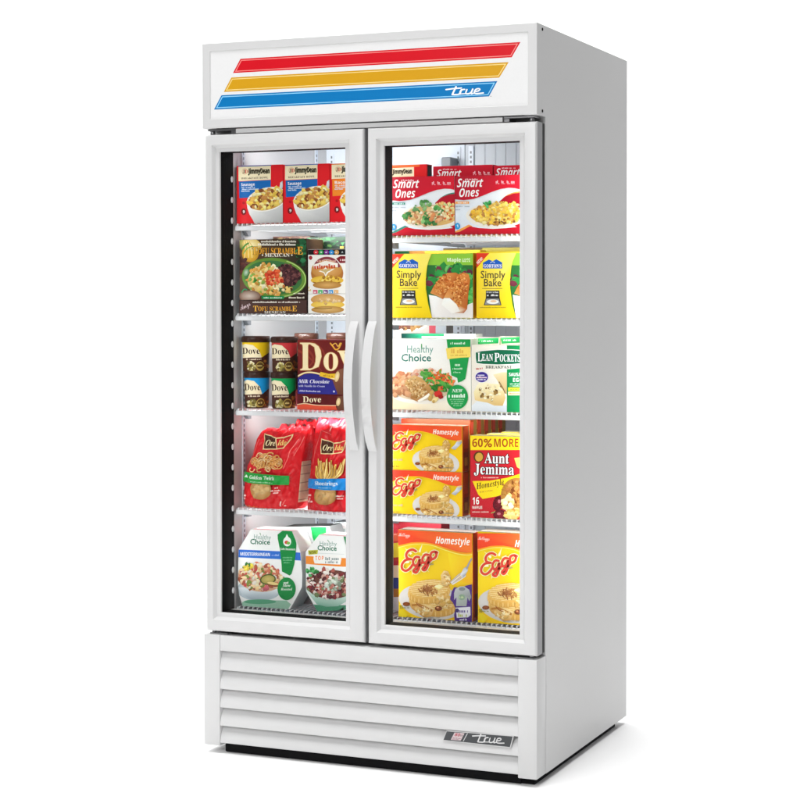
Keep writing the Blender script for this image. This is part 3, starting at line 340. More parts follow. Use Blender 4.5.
(67,111,447,(136,-7,92,0,57,22,34,54,26,96,32,132,49,169,76,205,110,238,150,266,193,289,237,303,280,308,323,302,356,285,375,256,382,217,378,183,365,151,344,119,313,84,330,90,348,98,365,110,384,124,403,102,369,75,334,56,298,44,263,40,200,5),(158,25,181,31,209,49,206,55,205,64,209,78,221,91,239,102,261,107,309,182,325,246,319,269,301,276,281,268,251,242,234,223,215,199,197,172,180,145,164,117,153,91,145,68,142,50,146,31)),
(67,115,350,(307,105,261,62,223,32,191,11,161,-1,132,-6,100,-8,59,-3,30,14,12,37,6,63,9,81,19,97,34,107,53,110,71,107,85,98,92,85,95,71,92,56,83,44,71,36,55,33,62,24,78,21,110,35,137,75,148,104,156,137,160,174,160,251,72,169,54,189,132,263,168,297,179,312,194,331,208,337,222,333,226,322,224,313,210,294,208,282,210,273,217,262,251,203,262,146,256,109,239,82,264,103,288,125)),
(67,121,577,(513,92,442,39,371,2,320,-82,274,-152,233,-205,197,-242,128,-286,54,-301,12,-295,-17,-279,-34,-253,-40,-221,-25,-166,22,-115,95,-67,190,-24,244,-4,291,82,222,15,164,-7,131,-2,105,13,88,35,82,65,85,94,95,123,110,152,148,212,154,227,149,235,137,228,114,208,73,169,52,189,71,208,92,228,180,296,194,302,207,306,220,307,261,291,275,243,271,209,257,175,236,136,180,38,183,28,193,25,223,44,274,99,305,139,339,185,375,238,412,298,545,307,396,44,420,58,445,75,471,93,496,112),(53,-275,90,-260,129,-214,150,-180,175,-140,201,-92,229,-38,138,-81,69,-129,26,-180,12,-230,15,-246,23,-261,36,-271)),
(67,65,743,(76,-22,26,-15,-11,7,-34,40,-42,83,-35,122,-14,154,18,175,57,182,86,178,108,167,122,150,127,129,124,113,115,98,102,87,88,80,30,57,26,50,25,41,29,28,40,15,57,6,79,3,177,37,299,140,262,196,250,254,257,294,280,328,314,350,357,357,409,347,455,317,519,385,582,447,643,502,702,551,801,619,868,642,882,640,886,632,851,568,791,455,730,333,668,201,607,59,665,86,729,140,774,186,845,250,889,271,902,270,911,267,891,253,867,236,842,214,764,133,738,107,711,84,684,64,656,48,626,36,593,29,585,11,429,-9,450,43,383,73,323,115,258,55,198,12,139,-13),(521,165,649,366,800,585,666,479,480,290,511,226,521,167),(324,171,430,288,411,301,395,305,376,302,357,291,341,275,328,256,319,235,316,212,318,191),(460,71,471,118,475,164,470,218,453,260,347,142,406,97)),
(67,75,799,(612,-6,579,-1,553,16,536,42,530,74,539,117,565,168,591,221,600,263,599,273,595,282,569,280,543,285,534,298,537,306,544,312,556,317,572,318,609,313,629,322,653,348,679,386,708,433,740,480,776,522,819,559,869,590,915,612,947,619,962,618,967,614,964,610,924,588,879,554,847,509,827,473,801,431,768,389,730,350,685,317,636,296,657,280,673,258,684,231,687,202,686,182,681,157,673,125,658,54,665,51,701,78,778,160,857,242,900,269,918,269,936,267,895,234,846,187,791,128,731,63,671,11),(148,-16,75,-8,18,16,-20,51,-33,96,-26,133,-5,163,27,183,66,189,95,186,116,176,130,159,134,137,130,113,118,98,98,88,72,84,51,78,44,60,50,43,69,27,96,16,131,12,182,22,226,50,248,75,274,110,304,156,337,213,371,272,403,325,433,371,461,410,391,371,343,358,318,361,298,371,284,386,280,406,284,422,295,442,310,461,336,486,340,494,332,498,317,495,297,485,274,471,251,454,227,435,206,417,189,401,161,372,149,366,138,368,134,374,138,383,149,397,166,415,188,435,213,456,241,477,269,495,298,510,325,520,349,523,375,520,395,511,407,497,411,479,402,447,373,399,370,393,374,390,395,397,436,419,462,435,489,454,516,476,544,500,611,563,637,584,654,591,666,591,672,589,668,581,656,572,636,552,608,512,593,485,579,454,565,417,552,376,524,293,489,217,450,151,410,102,380,74,345,47,303,22,257,2,205,-12)),
]
for _row in GLYPH_OUTLINES:
    k = chr(_row[0])+chr(_row[1]); adv = _row[2]/1000
    loops = [[(l[i]/1000, l[i+1]/1000) for i in range(0, len(l), 2)] for l in _row[3:]]
    tris = []
    def inside(pt, l):
        r = False
        for (xa, ya), (xb, yb) in zip(l, l[1:]+l[:1]):
            if (ya > pt[1]) != (yb > pt[1]) and pt[0] < (xb-xa)*(pt[1]-ya)/(yb-ya)+xa: r = not r
        return r
    outer = [l for l in loops if not any(m2 is not l and inside(l[0], m2) for m2 in loops)]
    for ol in outer:
        grp = [ol]+[l for l in loops if l is not ol and inside(l[0], ol)]
        flat = [p for l in grp for p in l]
        for t in tessellate_polygon([[Vector((x, y, 0)) for x, y in l] for l in grp]):
            tris.append(tuple(flat[i] for i in t))
    GLYPHS[k] = (adv, tris)

def smooth_path(P, n=6, closed=False):
    out = []; N_ = len(P)
    if N_ < 3: return list(P)
    for i in range(N_ if closed else N_-1):
        p0 = P[(i-1) % N_] if closed or i > 0 else P[0]
        p1 = P[i]; p2 = P[(i+1) % N_]
        p3 = P[(i+2) % N_] if closed or i+2 < N_ else P[-1]
        for k in range(n):
            t = k/n
            out.append(tuple(.5*((2*b)+(-a+c)*t+(2*a-5*b+4*c-d)*t*t+(-a+3*b-3*c+d)*t**3) for a, b, c, d in zip(p0, p1, p2, p3)))
    if not closed: out.append(tuple(P[-1]))
    return out

def clip_poly(P, ax, v, keep_less):
    """clip a convex polygon of (coords, colour) against one axis value"""
    out = []
    for i in range(len(P)):
        a, b = P[i], P[(i+1) % len(P)]
        ia = a[0][ax] <= v if keep_less else a[0][ax] >= v
        ib = b[0][ax] <= v if keep_less else b[0][ax] >= v
        if ia: out.append(a)
        if ia != ib:
            t = (v-a[0][ax])/(b[0][ax]-a[0][ax])
            out.append((tuple(x+(y-x)*t for x, y in zip(a[0], b[0])), mixc(a[1], b[1], t)))
    return out

class Art:
    """a printed design, drawn flat in measuring units (ox,oy,scale of a close look at it), then laid on a product's face"""
    def __init__(s, crop, Y, rect=None, mapf=None, step=None, eps=1.4e-5):
        s.EPS = eps
        s.ox, s.oy, s.sc = crop; s.Y = Y; s.rect = rect; s.mapf = mapf; s.step = step
        s.T = (1, 0, 0); s.layer = 1; s.tris = []
    def P(s, x, y):
        k, dx, dy = s.T
        x, y = x*k+dx, y*k+dy
        w = at(s.ox+x/s.sc, s.oy+y/s.sc, s.Y)
        return (w.x, w.z)
    def tri(s, pts, cols):
        s.tris.append((pts, cols, s.layer*s.EPS))
    def poly(s, pts, col):
        cols = [lin(c) for c in col] if isinstance(col, list) else [lin(col)]*len(pts)
        W = [s.P(*p) for p in pts]
        for t in tessellate_polygon([[Vector((x, z, 0)) for x, z in W]]):
            s.tri([W[i] for i in t], [cols[i] for i in t])
        s.layer += 1
    def rect_(s, x0, y0, x1, y1, col): s.poly([(x0, y0), (x1, y0), (x1, y1), (x0, y1)], col)
    def ell(s, cx, cy, rx, ry, col, rot=0, col2=None, a0=0, a1=360, n=26):
        c, d = math.cos(math.radians(rot)), math.sin(math.radians(rot))
        pts = []
        full = abs(a1-a0) >= 360
        for i in range(n if full else n+1):
            a = math.radians(a0+(a1-a0)*i/n); x, y = rx*math.cos(a), ry*math.sin(a)
            pts.append((cx+x*c-y*d, cy+x*d+y*c))
        e = lin(col2) if col2 else lin(col); m0 = lin(col)
        W = [s.P(*p) for p in pts]; C0 = s.P(cx, cy)
        for i in range(len(W) if full else len(W)-1):
            s.tri([C0, W[i], W[(i+1) % len(W)]], [m0, e, e])
        s.layer += 1
    def ring(s, cx, cy, rx, ry, w, col, rot=0, a0=0, a1=360, n=24):
        c, d = math.cos(math.radians(rot)), math.sin(math.radians(rot))
        P = []
        for i in range(n+1):
            a = math.radians(a0+(a1-a0)*i/n); x, y = rx*math.cos(a), ry*math.sin(a)
            P.append((cx+x*c-y*d, cy+x*d+y*c))
        s.stroke(P, w, col, smooth=0, cap=False)
    def stroke(s, P, w, col, smooth=5, w1=None, cap=True, closed=False):
        P = smooth_path(P, smooth, closed) if smooth else list(P)
        if closed: P = P+[P[0]]
        c = lin(col); n = len(P); Lf, Rg = [], []
        for i in range(n):
            a, b = P[max(0, i-1)], P[min(n-1, i+1)]
            dx, dy = b[0]-a[0], b[1]-a[1]; l = math.hypot(dx, dy) or 1
            ww = (w if w1 is None else w+(w1-w)*i/(n-1))/2
            Lf.append(s.P(P[i][0]-dy/l*ww, P[i][1]+dx/l*ww)); Rg.append(s.P(P[i][0]+dy/l*ww, P[i][1]-dx/l*ww))
        for i in range(n-1):
            s.tri([Lf[i], Lf[i+1], Rg[i+1]], [c]*3); s.tri([Lf[i], Rg[i+1], Rg[i]], [c]*3)
        s.layer += 1
        if cap:
            s.layer -= .6; s.ell(P[0][0], P[0][1], w/2, w/2, col, n=10); e = (w if w1 is None else w1)/2
            s.layer -= .6; s.ell(P[-1][0], P[-1][1], e, e, col, n=10)
    def text(s, t, x, y, h, col, st='B', w=None, rot=0, shear=0, track=0, outline=None):
        k = h/.714
        tot = sum((.3 if ch == ' ' else GLYPHS[st+ch][0]+track) if (ch == ' ' or st+ch in GLYPHS) else GLYPHS['R'+ch][0] for ch in t)
        kx = k if w is None else w/tot
        c, d = math.cos(math.radians(rot)), math.sin(math.radians(rot))
        offs = [(0, 0, col)]
        if outline:
            oc, ow = outline
            offs = [(ow*math.cos(a*math.pi/4), ow*math.sin(a*math.pi/4), oc) for a in range(8)]+offs
        for dx, dy, cc in offs:
            cc = lin(cc); pen = 0
            for ch in t:
                if ch == ' ': pen += .3; continue
                key = st+ch if st+ch in GLYPHS else 'R'+ch
                adv, tris = GLYPHS[key]
                for T3 in tris:
                    q = []
                    for gx, gy in T3:
                        X = (pen+gx)*kx+gy*k*shear; Y = -gy*k
                        q.append(s.P(x+dx+X*c-Y*d, y+dy+X*d+Y*c))
                    s.tri(q, [cc]*3)
                pen += adv+(track if st+ch in GLYPHS else 0)
            s.layer += (1 if not outline else .3)
        s.layer = math.ceil(s.layer)
    def tiny(s, x, y, w, h, col, seed=1, rot=0):
        """a line of print too small to read"""
        r = random.Random(seed*77+int(x)); px = 0
        c, d = math.cos(math.radians(rot)), math.sin(math.radians(rot)); cc = lin(col)
        while px < w:
            cw = h*r.uniform(.35, .6); ch = h*r.choice((.7, .7, 1.0, .72))
            if r.random() < .16: px += h*.4; continue
            if px+cw > w: break
            q = [(px, 0), (px+cw*.72, 0), (px+cw*.72, -ch), (px, -ch)]
            W = [s.P(x+a*c-b*d, y+h/2+a*d+b*c) for a, b in q]
            s.tri([W[0], W[1], W[2]], [cc]*3); s.tri([W[0], W[2], W[3]], [cc]*3)
            px += cw
        s.layer += 1
    def food(s, cx, cy, rx, ry, pal, n, size, seed=1, rot=0, elong=1.0):
        """a photograph of food: many small irregular pieces, the nearer over the farther"""
        r = random.Random(seed); pts = []
        c, d = math.cos(math.radians(rot)), math.sin(math.radians(rot))
        for _ in range(n):
            a = r.uniform(0, 2*math.pi); q = math.sqrt(r.random())
            x, y = rx*q*math.cos(a), ry*q*math.sin(a)
            pts.append((cx+x*c-y*d, cy+x*d+y*c))
        pts.sort(key=lambda p: p[1]+r.uniform(-.2, .2)*ry)
        for (x, y) in pts:
            col = lin(r.choice(pal)); k = r.uniform(.88, 1.08); col = scl(col, k)
            m = r.randint(6, 9); sz = size*r.uniform(.55, 1.25); ro = r.uniform(0, math.pi); el = elong*r.uniform(.8, 1.3)
            q = []
            for i in range(m):
                a = 2*math.pi*i/m; rr = sz*r.uniform(.72, 1.15)
                u, v = rr*math.cos(a)*el, rr*math.sin(a)/el
                q.append((x+u*math.cos(ro)-v*math.sin(ro), y+u*math.sin(ro)+v*math.cos(ro)))
            W = [s.P(*p) for p in q]; C0 = s.P(x-sz*.15, y-sz*.2)
            for i in range(m):
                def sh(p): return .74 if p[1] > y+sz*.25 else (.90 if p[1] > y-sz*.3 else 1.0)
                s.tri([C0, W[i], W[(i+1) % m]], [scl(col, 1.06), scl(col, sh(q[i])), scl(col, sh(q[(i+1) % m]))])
            s.layer += .4
        s.layer = math.ceil(s.layer)
    def emit(s, V, F, Cc):
        """append the design to vertex / face / corner-colour lists"""
        for pts, cols, off in s.tris:
            P = list(zip(pts, cols))
            if s.rect:
                x0, x1, z0, z1 = s.rect
                for ax, v, less in ((0, x0, False), (0, x1, True), (1, z0, False), (1, z1, True)):
                    P = clip_poly(P, ax, v, less)
                    if len(P) < 3: break
            if len(P) < 3: continue
            pieces = [P]
            if s.step:
                for ax in (0, 1):
                    nxt = []
                    for Q in pieces:
                        lo = min(p[0][ax] for p in Q); hi = max(p[0][ax] for p in Q)
                        k = math.floor(lo/s.step)
                        while k*s.step < hi:
                            R = clip_poly(Q, ax, k*s.step, False)
                            if len(R) > 2: R = clip_poly(R, ax, (k+1)*s.step, True)
                            if len(R) > 2: nxt.append(R)
                            k += 1
                    pieces = nxt
            for Q in pieces:
                base = len(V)
                for p, c in Q:
                    V.append(s.mapf(p[0], p[1], off) if s.mapf else (p[0], s.Y-off, p[1]))
                F.append(tuple(range(base, base+len(Q)))); Cc.append([c for _, c in Q])

def colour_mesh(name, V, F, Cc, mat, parent=None, origin=None, smooth=None):
    me = bpy.data.meshes.new(name)
    me.from_pydata(V, [], F)
    at_ = me.color_attributes.new('print_colour', 'FLOAT_COLOR', 'CORNER')
    flat = []
    for cols in Cc:
        for c in cols: flat.extend((*c, 1.0))
    at_.data.foreach_set('color', flat)
    me.validate()
    if smooth: set_smooth(me, smooth)
    return link(name, me, parent, origin, (mat,))

def bm_lists(bm, colour_of):
    bmesh.ops.recalc_face_normals(bm, faces=bm.faces)
    bm.verts.index_update()
    V = [tuple(v.co) for v in bm.verts]; F = []; Cc = []
    for f in bm.faces:
        F.append(tuple(v.index for v in f.verts)); c = colour_of(f); Cc.append([c]*len(f.verts))
    bm.free()
    return V, F, Cc

def carton(name, crop, box, Y, depth, front, side=None, top=None, draw=None, sidedraw=None, bev=.0012, zfloor=None, T=None):
    """a printed card box: box = (x0,y0,x1,y1) of its front as measured, Y the plane it stands on"""
    ox, oy, sc = crop
    x0, y0, x1, y1 = box
    A = at(ox+x0/sc, oy+(y0+y1)/2/sc, Y).x; B = at(ox+x1/sc, oy+(y0+y1)/2/sc, Y).x
    xm = (x0+x1)/2 if x1-x0 < 2000 else x0
    Z1 = at(ox+xm/sc, oy+y0/sc, Y).z; Z0 = at(ox+xm/sc, oy+y1/sc, Y).z
    if zfloor is not None: Z0 = zfloor
    bm = bmesh.new(); bx(bm, A, B, Y, Y+depth, Z0, Z1, bev, 2)
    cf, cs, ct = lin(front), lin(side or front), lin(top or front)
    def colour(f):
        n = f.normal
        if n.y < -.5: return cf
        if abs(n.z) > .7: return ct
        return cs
    V, F, Cc = bm_lists(bm, colour)
    if draw:
        a = Art(crop, Y, (A+.0006, B-.0006, Z0+.0006, Z1-.0006))
        if T: a.T = T
        draw(a); a.emit(V, F, Cc)
    if sidedraw:
        sidedraw(V, F, Cc, B, Y, depth, Z0, Z1)
    o = colour_mesh(name, V, F, Cc, M_CARD)
    o['rect'] = (A, B, Z0, Z1)
    return o
def side_patches(patches):
    """flat printed patches on the right-hand side of a box: (u0,u1,v0,v1,colour), u from front to back, v from bottom to top"""
    def f(V, F, Cc, B, Y, depth, Z0, Z1):
        for k, (u0, u1, v0, v1, col) in enumerate(patches):
            b = len(V); x = B+.00006*(k+1)
            for u, v in ((u0, v0), (u1, v0), (u1, v1), (u0, v1)): V.append((x, Y+.001+u*(depth-.002), Z0+.001+v*(Z1-Z0-.002)))
            F.append((b, b+1, b+2, b+3)); Cc.append([lin(col)]*4)
    return f

# ================================================================== the setting
FL = -.022
bm = bmesh.new()
v = [bm.verts.new(p) for p in ((-9, -7, FL), (10, -7, FL), (10, 2.6, FL), (-9, 2.6, FL))]; bm.faces.new(v)
M_FLOOR = paint('white_studio_floor', (.93, .93, .93), .7, .0, spec=.1)
o = bm_obj('floor', bm, M_FLOOR); o['kind'] = 'structure'
bm = bmesh.new()
prof = [(2.6, FL)]+[(2.6+1.4*math.sin(math.radians(a)), FL+1.4*(1-math.cos(math.radians(a)))) for a in range(6, 91, 6)]+[(4.0, 5.5)]
A = [bm.verts.new((-9, y, z)) for y, z in prof]; B = [bm.verts.new((10, y, z)) for y, z in prof]
for i in range(len(prof)-1): bm.faces.new((A[i], B[i], B[i+1], A[i+1]))
o = bm_obj('backdrop', bm, M_FLOOR, smooth=60); o['kind'] = 'structure'

# ================================================================== the freezer
W, D, H = 1.003, .7604, 1.9694
XI0, XI1, YB = .038, .965, .67           # inside of the side walls, face of the back panel
ZI0, ZI1 = .345, 1.752
freezer = empty('display_freezer', (W/2, D/2, FL))
tag(freezer, 'tall white two-door glass-front display freezer standing on the white floor', 'freezer')

bm = bmesh.new()
for x0, x1 in ((0, XI0), (XI1, W)):
    A, B, fs = prism(bm, [(.0045, H), (.0045, 1.732), (.0635, 1.732), (.0635, .3125), (.069, .3125), (.069, 0), (D, 0), (D, H)], 'x', x0, x1)
bx(bm, XI0, XI1, .0045, D, ZI1, H-.0005)
bx(bm, XI0, XI1, YB+.012, D, .02, ZI1)
bx(bm, XI0, XI1, .069, YB+.012, .30, ZI0-.004)
bx(bm, XI0, XI1, .0635, .09, ZI0-.004, .372)            # sill under the doors
bx(bm, XI0, XI1, .0635, .09, 1.672, ZI1)
cab = bm_obj('cabinet', bm, M_WHITE, freezer)

# screws on the side
for (px, py) in ((542.3, 29.3), (542.3, 111)):
    d = FW + RT*((px-400-OX)/FPX) - UP*((py-400-OY)/FPX); p = CAM + d*((W-CAM.x)/d.x)
    bm = bmesh.new(); tube(bm, (W-.002, p.y, p.z), (W+.0012, p.y, p.z), .0042, 12)
    bm_obj('screw', bm, M_BLACK, freezer)

# header: frame, then the white sign panel inside it
bm = bmesh.new()
hx0, hx1, hz0, hz1 = .0255, .9770, 1.7585, 1.946
rings(bm, [(.0, W, 1.732, H, .0044), (.0, W, 1.732, H, .0012), (.0012, W-.0012, 1.7332, H-.0012, 0), (hx0-.0015, hx1+.0015, hz0-.0015, hz1+.0015, 0), (hx0, hx1, hz0, hz1, .0012), (hx0, hx1, hz0, hz1, .0044)])
header = bm_obj('header', bm, M_WHITE, freezer)
V, F, Cc = [], [], []
PY = .0026
V += [(hx0, PY, hz0), (hx1, PY, hz0), (hx1, PY, hz1), (hx0, PY, hz1)]; F.append((0, 1, 2, 3)); Cc.append([lin('#ffffff', .76)]*4)
a = Art((0, 0, 1), PY)
def stripe(x0t, x0b, x1t, x1b, zt, zb, dark, light):
    """one slanted stripe with a pale inner outline"""
    def q(ins):
        sl = (x0t-x0b)/(zt-zb); sr = (x1t-x1b)/(zt-zb); k = ins*1.25
        return [(x0b+sl*ins+k, zb+ins), (x1b+sr*ins-k, zb+ins), (x1t-sr*ins-k, zt-ins), (x0t-sl*ins+k, zt-ins)]
    for ins, col in ((0, dark), (.0036, light), (.0058, dark)):
        Q = q(ins); c = lin(col)
        a.tri([Q[0], Q[1], Q[2]], [c]*3); a.tri([Q[0], Q[2], Q[3]], [c]*3); a.layer += 1
stripe(.1215, .0975, .9560, .9315, 1.9216, 1.8832, '#cf1523', '#f08a86')
stripe(.0925, .0680, .9232, .8965, 1.8712, 1.8322, '#cf9a1c', '#f0d68a')
stripe(.0605, .0364, .8912, .8675, 1.8234, 1.7845, '#0d74b4', '#8fd0f0')
a.ox, a.oy, a.sc = 435, 70, 8.889
WH = '#ffffff'
def true_logo(a, col, w):
    a.stroke([(98, 174), (160, 166), (235, 160)], w, col)
    a.stroke([(187, 150), (170, 185), (154, 218)], w*1.25, col)
    a.stroke([(154, 219), (185, 219), (214, 214), (226, 186)], w, col)
    a.stroke([(234, 176), (222, 214)], w*1.15, col); a.stroke([(232, 184), (246, 174), (264, 172)], w, col)
    a.stroke([(284, 174), (274, 204), (284, 212), (308, 208), (322, 196)], w, col)
    a.stroke([(336, 170), (322, 206), (330, 210)], w*1.15, col)
    a.stroke([(352, 192), (384, 186), (400, 172), (384, 166), (362, 174), (350, 200), (370, 210), (430, 204)], w, col)
    a.stroke([(214, 214), (274, 210)], w*.7, col); a.stroke([(322, 208), (352, 207)], w*.7, col)
true_logo(a, WH, 12)
a.ell(497, 234, 4, 4, '#777777', n=8)
a.emit(V, F, Cc)
colour_mesh('sign_panel', V, F, Cc, M_SIGN, header)

# base: posts, louvred grille, black plinth
for x0, x1 in ((0, .0505), (.9496, W)):
    bm = bmesh.new(); bx(bm, x0, x1, 0, .0688, 0, .3125, .0022, 2)
    bm_obj('base_post', bm, M_WHITE, freezer, smooth=40)
gx0, gx1 = .0508, .9493
bm = bmesh.new()
tops = []
Zl = []
for k in range(6):                       # measured heights of the lower lips (left/right edges agree within a millimetre)
    Zl.append((.2680, .2137, .1603, .1080, .0566, .0082)[k])
bx(bm, gx0, gx1, .002, .03, Zl[0], .3118, .0015, 2)
for k in range(5):
    zt, zb = Zl[k]+.001, Zl[k+1]
    prof = [(.0270, zt), (.0215, zt-.004), (.0150, zt-.012), (.0095, zt-.022), (.0052, zt-.034), (.0026, zt-.044), (.0026, zb+.001), (.0045, zb), (.020, zb+.002), (.044, zb+.010)]
    prism(bm, prof, 'x', gx0, gx1)
bx(bm, gx0, gx1, .050, .055, .003, .30)
grille = bm_obj('grille', bm, M_WHITE, freezer, smooth=30)
# badge on the fourth louvre
V, F, Cc = [], [], []
by = .0012
a = Art((430, 720, 8), by)
a.poly([(135, 86), (668, 129), (642, 222), (103, 161)], '#c4c4c4')
a.poly([(134, 90), (662, 132), (639, 217), (108, 159)], '#46484a')
a.poly([(196, 100), (276, 106), (246, 165), (166, 158)], '#c8b8ba')
a.poly([(297, 106), (303, 107), (269, 170), (263, 169)], '#c4c4c4')
a.text('80', 194, 128, 24, '#a82238', 'B', w=44, rot=5, shear=.3)
a.text('th', 238, 130, 16, '#5a4448', 'B', w=22, rot=5, shear=.3)
a.tiny(182, 143, 66, 7, '#8a6068', 3, rot=5); a.tiny(176, 152, 66, 6, '#8a6068', 5, rot=5)
def tl(x, y): return (x, y)
a.T = (.72, 262, 6)
a.layer += 1
class _Sk: pass
_P0 = a.P
a.T = (1, 0, 0)
def skewP(x, y):
    x2 = 340+(x-98)*.76; y2 = 128+(y-174)*.92+(x2-340)*.115
    return Art.P(a, x2, y2)
a.P = skewP
true_logo(a, '#cfcfcf', 10)
b0 = a
V2 = []
del a.P
pts = [Art.P(a, *p) for p in ((133, 84), (671, 127), (644, 225), (100, 163))]
bm = bmesh.new(); prism(bm, pts, 'y', by, .0040)
V, F, Cc = bm_lists(bm, lambda f: lin('#c9c9c9'))
a.emit(V, F, Cc)
colour_mesh('badge', V, F, Cc, M_SIGN, grille)

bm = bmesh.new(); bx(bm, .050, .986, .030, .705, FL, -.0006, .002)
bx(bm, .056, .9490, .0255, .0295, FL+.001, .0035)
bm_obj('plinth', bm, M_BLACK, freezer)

# doors
def hx(px, Y): return at(px, 400, Y).x
DOORS = [dict(o=(.0062, .5024, .3222, 1.7148), w=(.0485, .4412, .3742, 1.6668), h=(.4620, .4875)),
         dict(o=(.5128, 1.0012, .3222, 1.7148), w=(.5588, .9500, .3735, 1.6668), h=(.5150, .5420))]
for di, dd in enumerate(DOORS):
    x0, x1, z0, z1 = dd['o']; ox0, ox1, oz0, oz1 = dd['w']
    def inset(r, d): return (r[0]+d, r[1]-d, r[2]+d, r[3]-d)
    bm = bmesh.new()
    O = dd['o']; Wn = dd['w']
    rings(bm, [(*inset(O, .004), .0455), (*O, .044), (*O, .0095), (*inset(O, .0012), .0045), (*inset(O, .004), .0014), (*inset(O, .0085), 0),
               (*inset(Wn, -.0190), 0), (*inset(Wn, -.0178), .0012), (*inset(Wn, -.0130), .0100), (*inset(Wn, -.0112), .0112), (*inset(Wn, -.0015), .0112), (*Wn, .0126),
               (*Wn, .0180), (*inset(Wn, -.006), .0180), (*inset(Wn, -.006), .0455)], close=True)
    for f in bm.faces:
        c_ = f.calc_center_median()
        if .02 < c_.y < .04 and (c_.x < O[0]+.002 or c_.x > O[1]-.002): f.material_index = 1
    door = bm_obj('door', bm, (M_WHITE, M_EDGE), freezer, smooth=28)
    bm = bmesh.new()
    rings(bm, [(*inset(Wn, -.0055), .0182), (*Wn, .0182), (*Wn, .0628), (*inset(Wn, -.0055), .0628)], close=True)
    bm_obj('glazing_trim', bm, M_BLACK if di == 0 else M_GREYT, door)
    bm = bmesh.new(); bx(bm, *[Wn[0]-.003, Wn[1]+.003], .0260, .0320, Wn[2]-.003, Wn[3]+.003)
    bm_obj('glass_pane', bm, M_GLASS, door)
    bm = bmesh.new()
    rings(bm, [(*inset(O, .004), .0458), (*inset(O, .0008), .0468), (*inset(O, .0008), .0622), (*inset(O, .004), .0632), (*inset(O, .026), .0632), (*inset(O, .026), .0458)], close=True)
    bm_obj('gasket', bm, M_RUBB, door, smooth=40)
    # bow handle
    hx0, hx1 = dd['h']; hz0, hz1 = .843, 1.195
    n = 28; arc = []
    for i in range(n+1):
        t = i/n; arc.append((.0005-.0425*math.sin(math.pi*t)**.72, hz0+(hz1-hz0)*t))
    bm = bmesh.new()
    A, B, fs = prism(bm, arc, 'x', hx0, hx1)
    es = [e for e in bm.edges if any(f in fs[-2:] for f in e.link_faces) and abs(e.verts[0].co.y)+abs(e.verts[1].co.y) > .004]
    bmesh.ops.bevel(bm, geom=es, offset=.0022, segments=3, affect='EDGES', profile=.5)
    bm_obj('handle', bm, M_WHITE, door, smooth=45)

bm = bmesh.new(); bx(bm, .102, .903, .0085, .062, 1.7168, 1.7298, .0015, 2)
bm_obj('header_lip', bm, M_WHITE, freezer)
# hinges above and below the doors
for side, xs in ((0, (.010, .100)), (1, (.905, .990))):
    bm = bmesh.new()
    bx(bm, xs[0], xs[1], .012, .062, 1.7255, 1.7312, .001, 1)
    xp = .022 if side == 0 else .981
    tube(bm, (xp, .020, 1.7150), (xp, .020, 1.7255), .007, 14)
    bx(bm, xs[1]-.016 if side == 0 else xs[0], xs[1] if side == 0 else xs[0]+.016, .014, .060, 1.7165, 1.7256, .001, 1)
    bm_obj('top_hinge', bm, M_STEEL, freezer)
    bm = bmesh.new()
    bx(bm, (.012 if side == 0 else .935), (.070 if side == 0 else .990), .012, .060, .3126, .3158, .001, 1)
    tube(bm, (xp, .020, .3158), (xp, .020, .3230), .006, 14)
    bm_obj('bottom_hinge', bm, M_STEEL, freezer)

# black jambs with the light strips, the centre mullion
def jamb(name, x0, x1, y0, y1, leds=None):
    bm = bmesh.new(); bx(bm, x0, x1, y0, y1, .372, 1.672, .001, 1)
    j = bm_obj(name, bm, M_BLACK, freezer)
    if leds:
        z = .425; first = None
        while z < 1.60:
            if first is None:
                bm = bmesh.new()
                r = bmesh.ops.create_uvsphere(bm, u_segments=12, v_segments=8, radius=1)
                for vv in r['verts']: vv.co = Vector((leds+vv.co.x*.0017, .0846+vv.co.y*.0062, z+vv.co.z*.0088))
                first = bm_obj('light_diode', bm, M_LED, j, smooth=60)
            else:
                c_ = first.copy(); COL.objects.link(c_); c_.parent = j; c_.location = first.location+Vector((0, 0, z-.425))
            z += .0585
    return j
jamb('light_strip', XI0, .0445, .0640, .0925, .0445)
jamb('light_strip', .9585, XI1, .0640, .0925, .9585)
bm = bmesh.new(); bx(bm, .4945, .5150, .0640, .0950, .372, 1.672, .002, 1)
bm_obj('mullion', bm, M_WHITE, freezer)

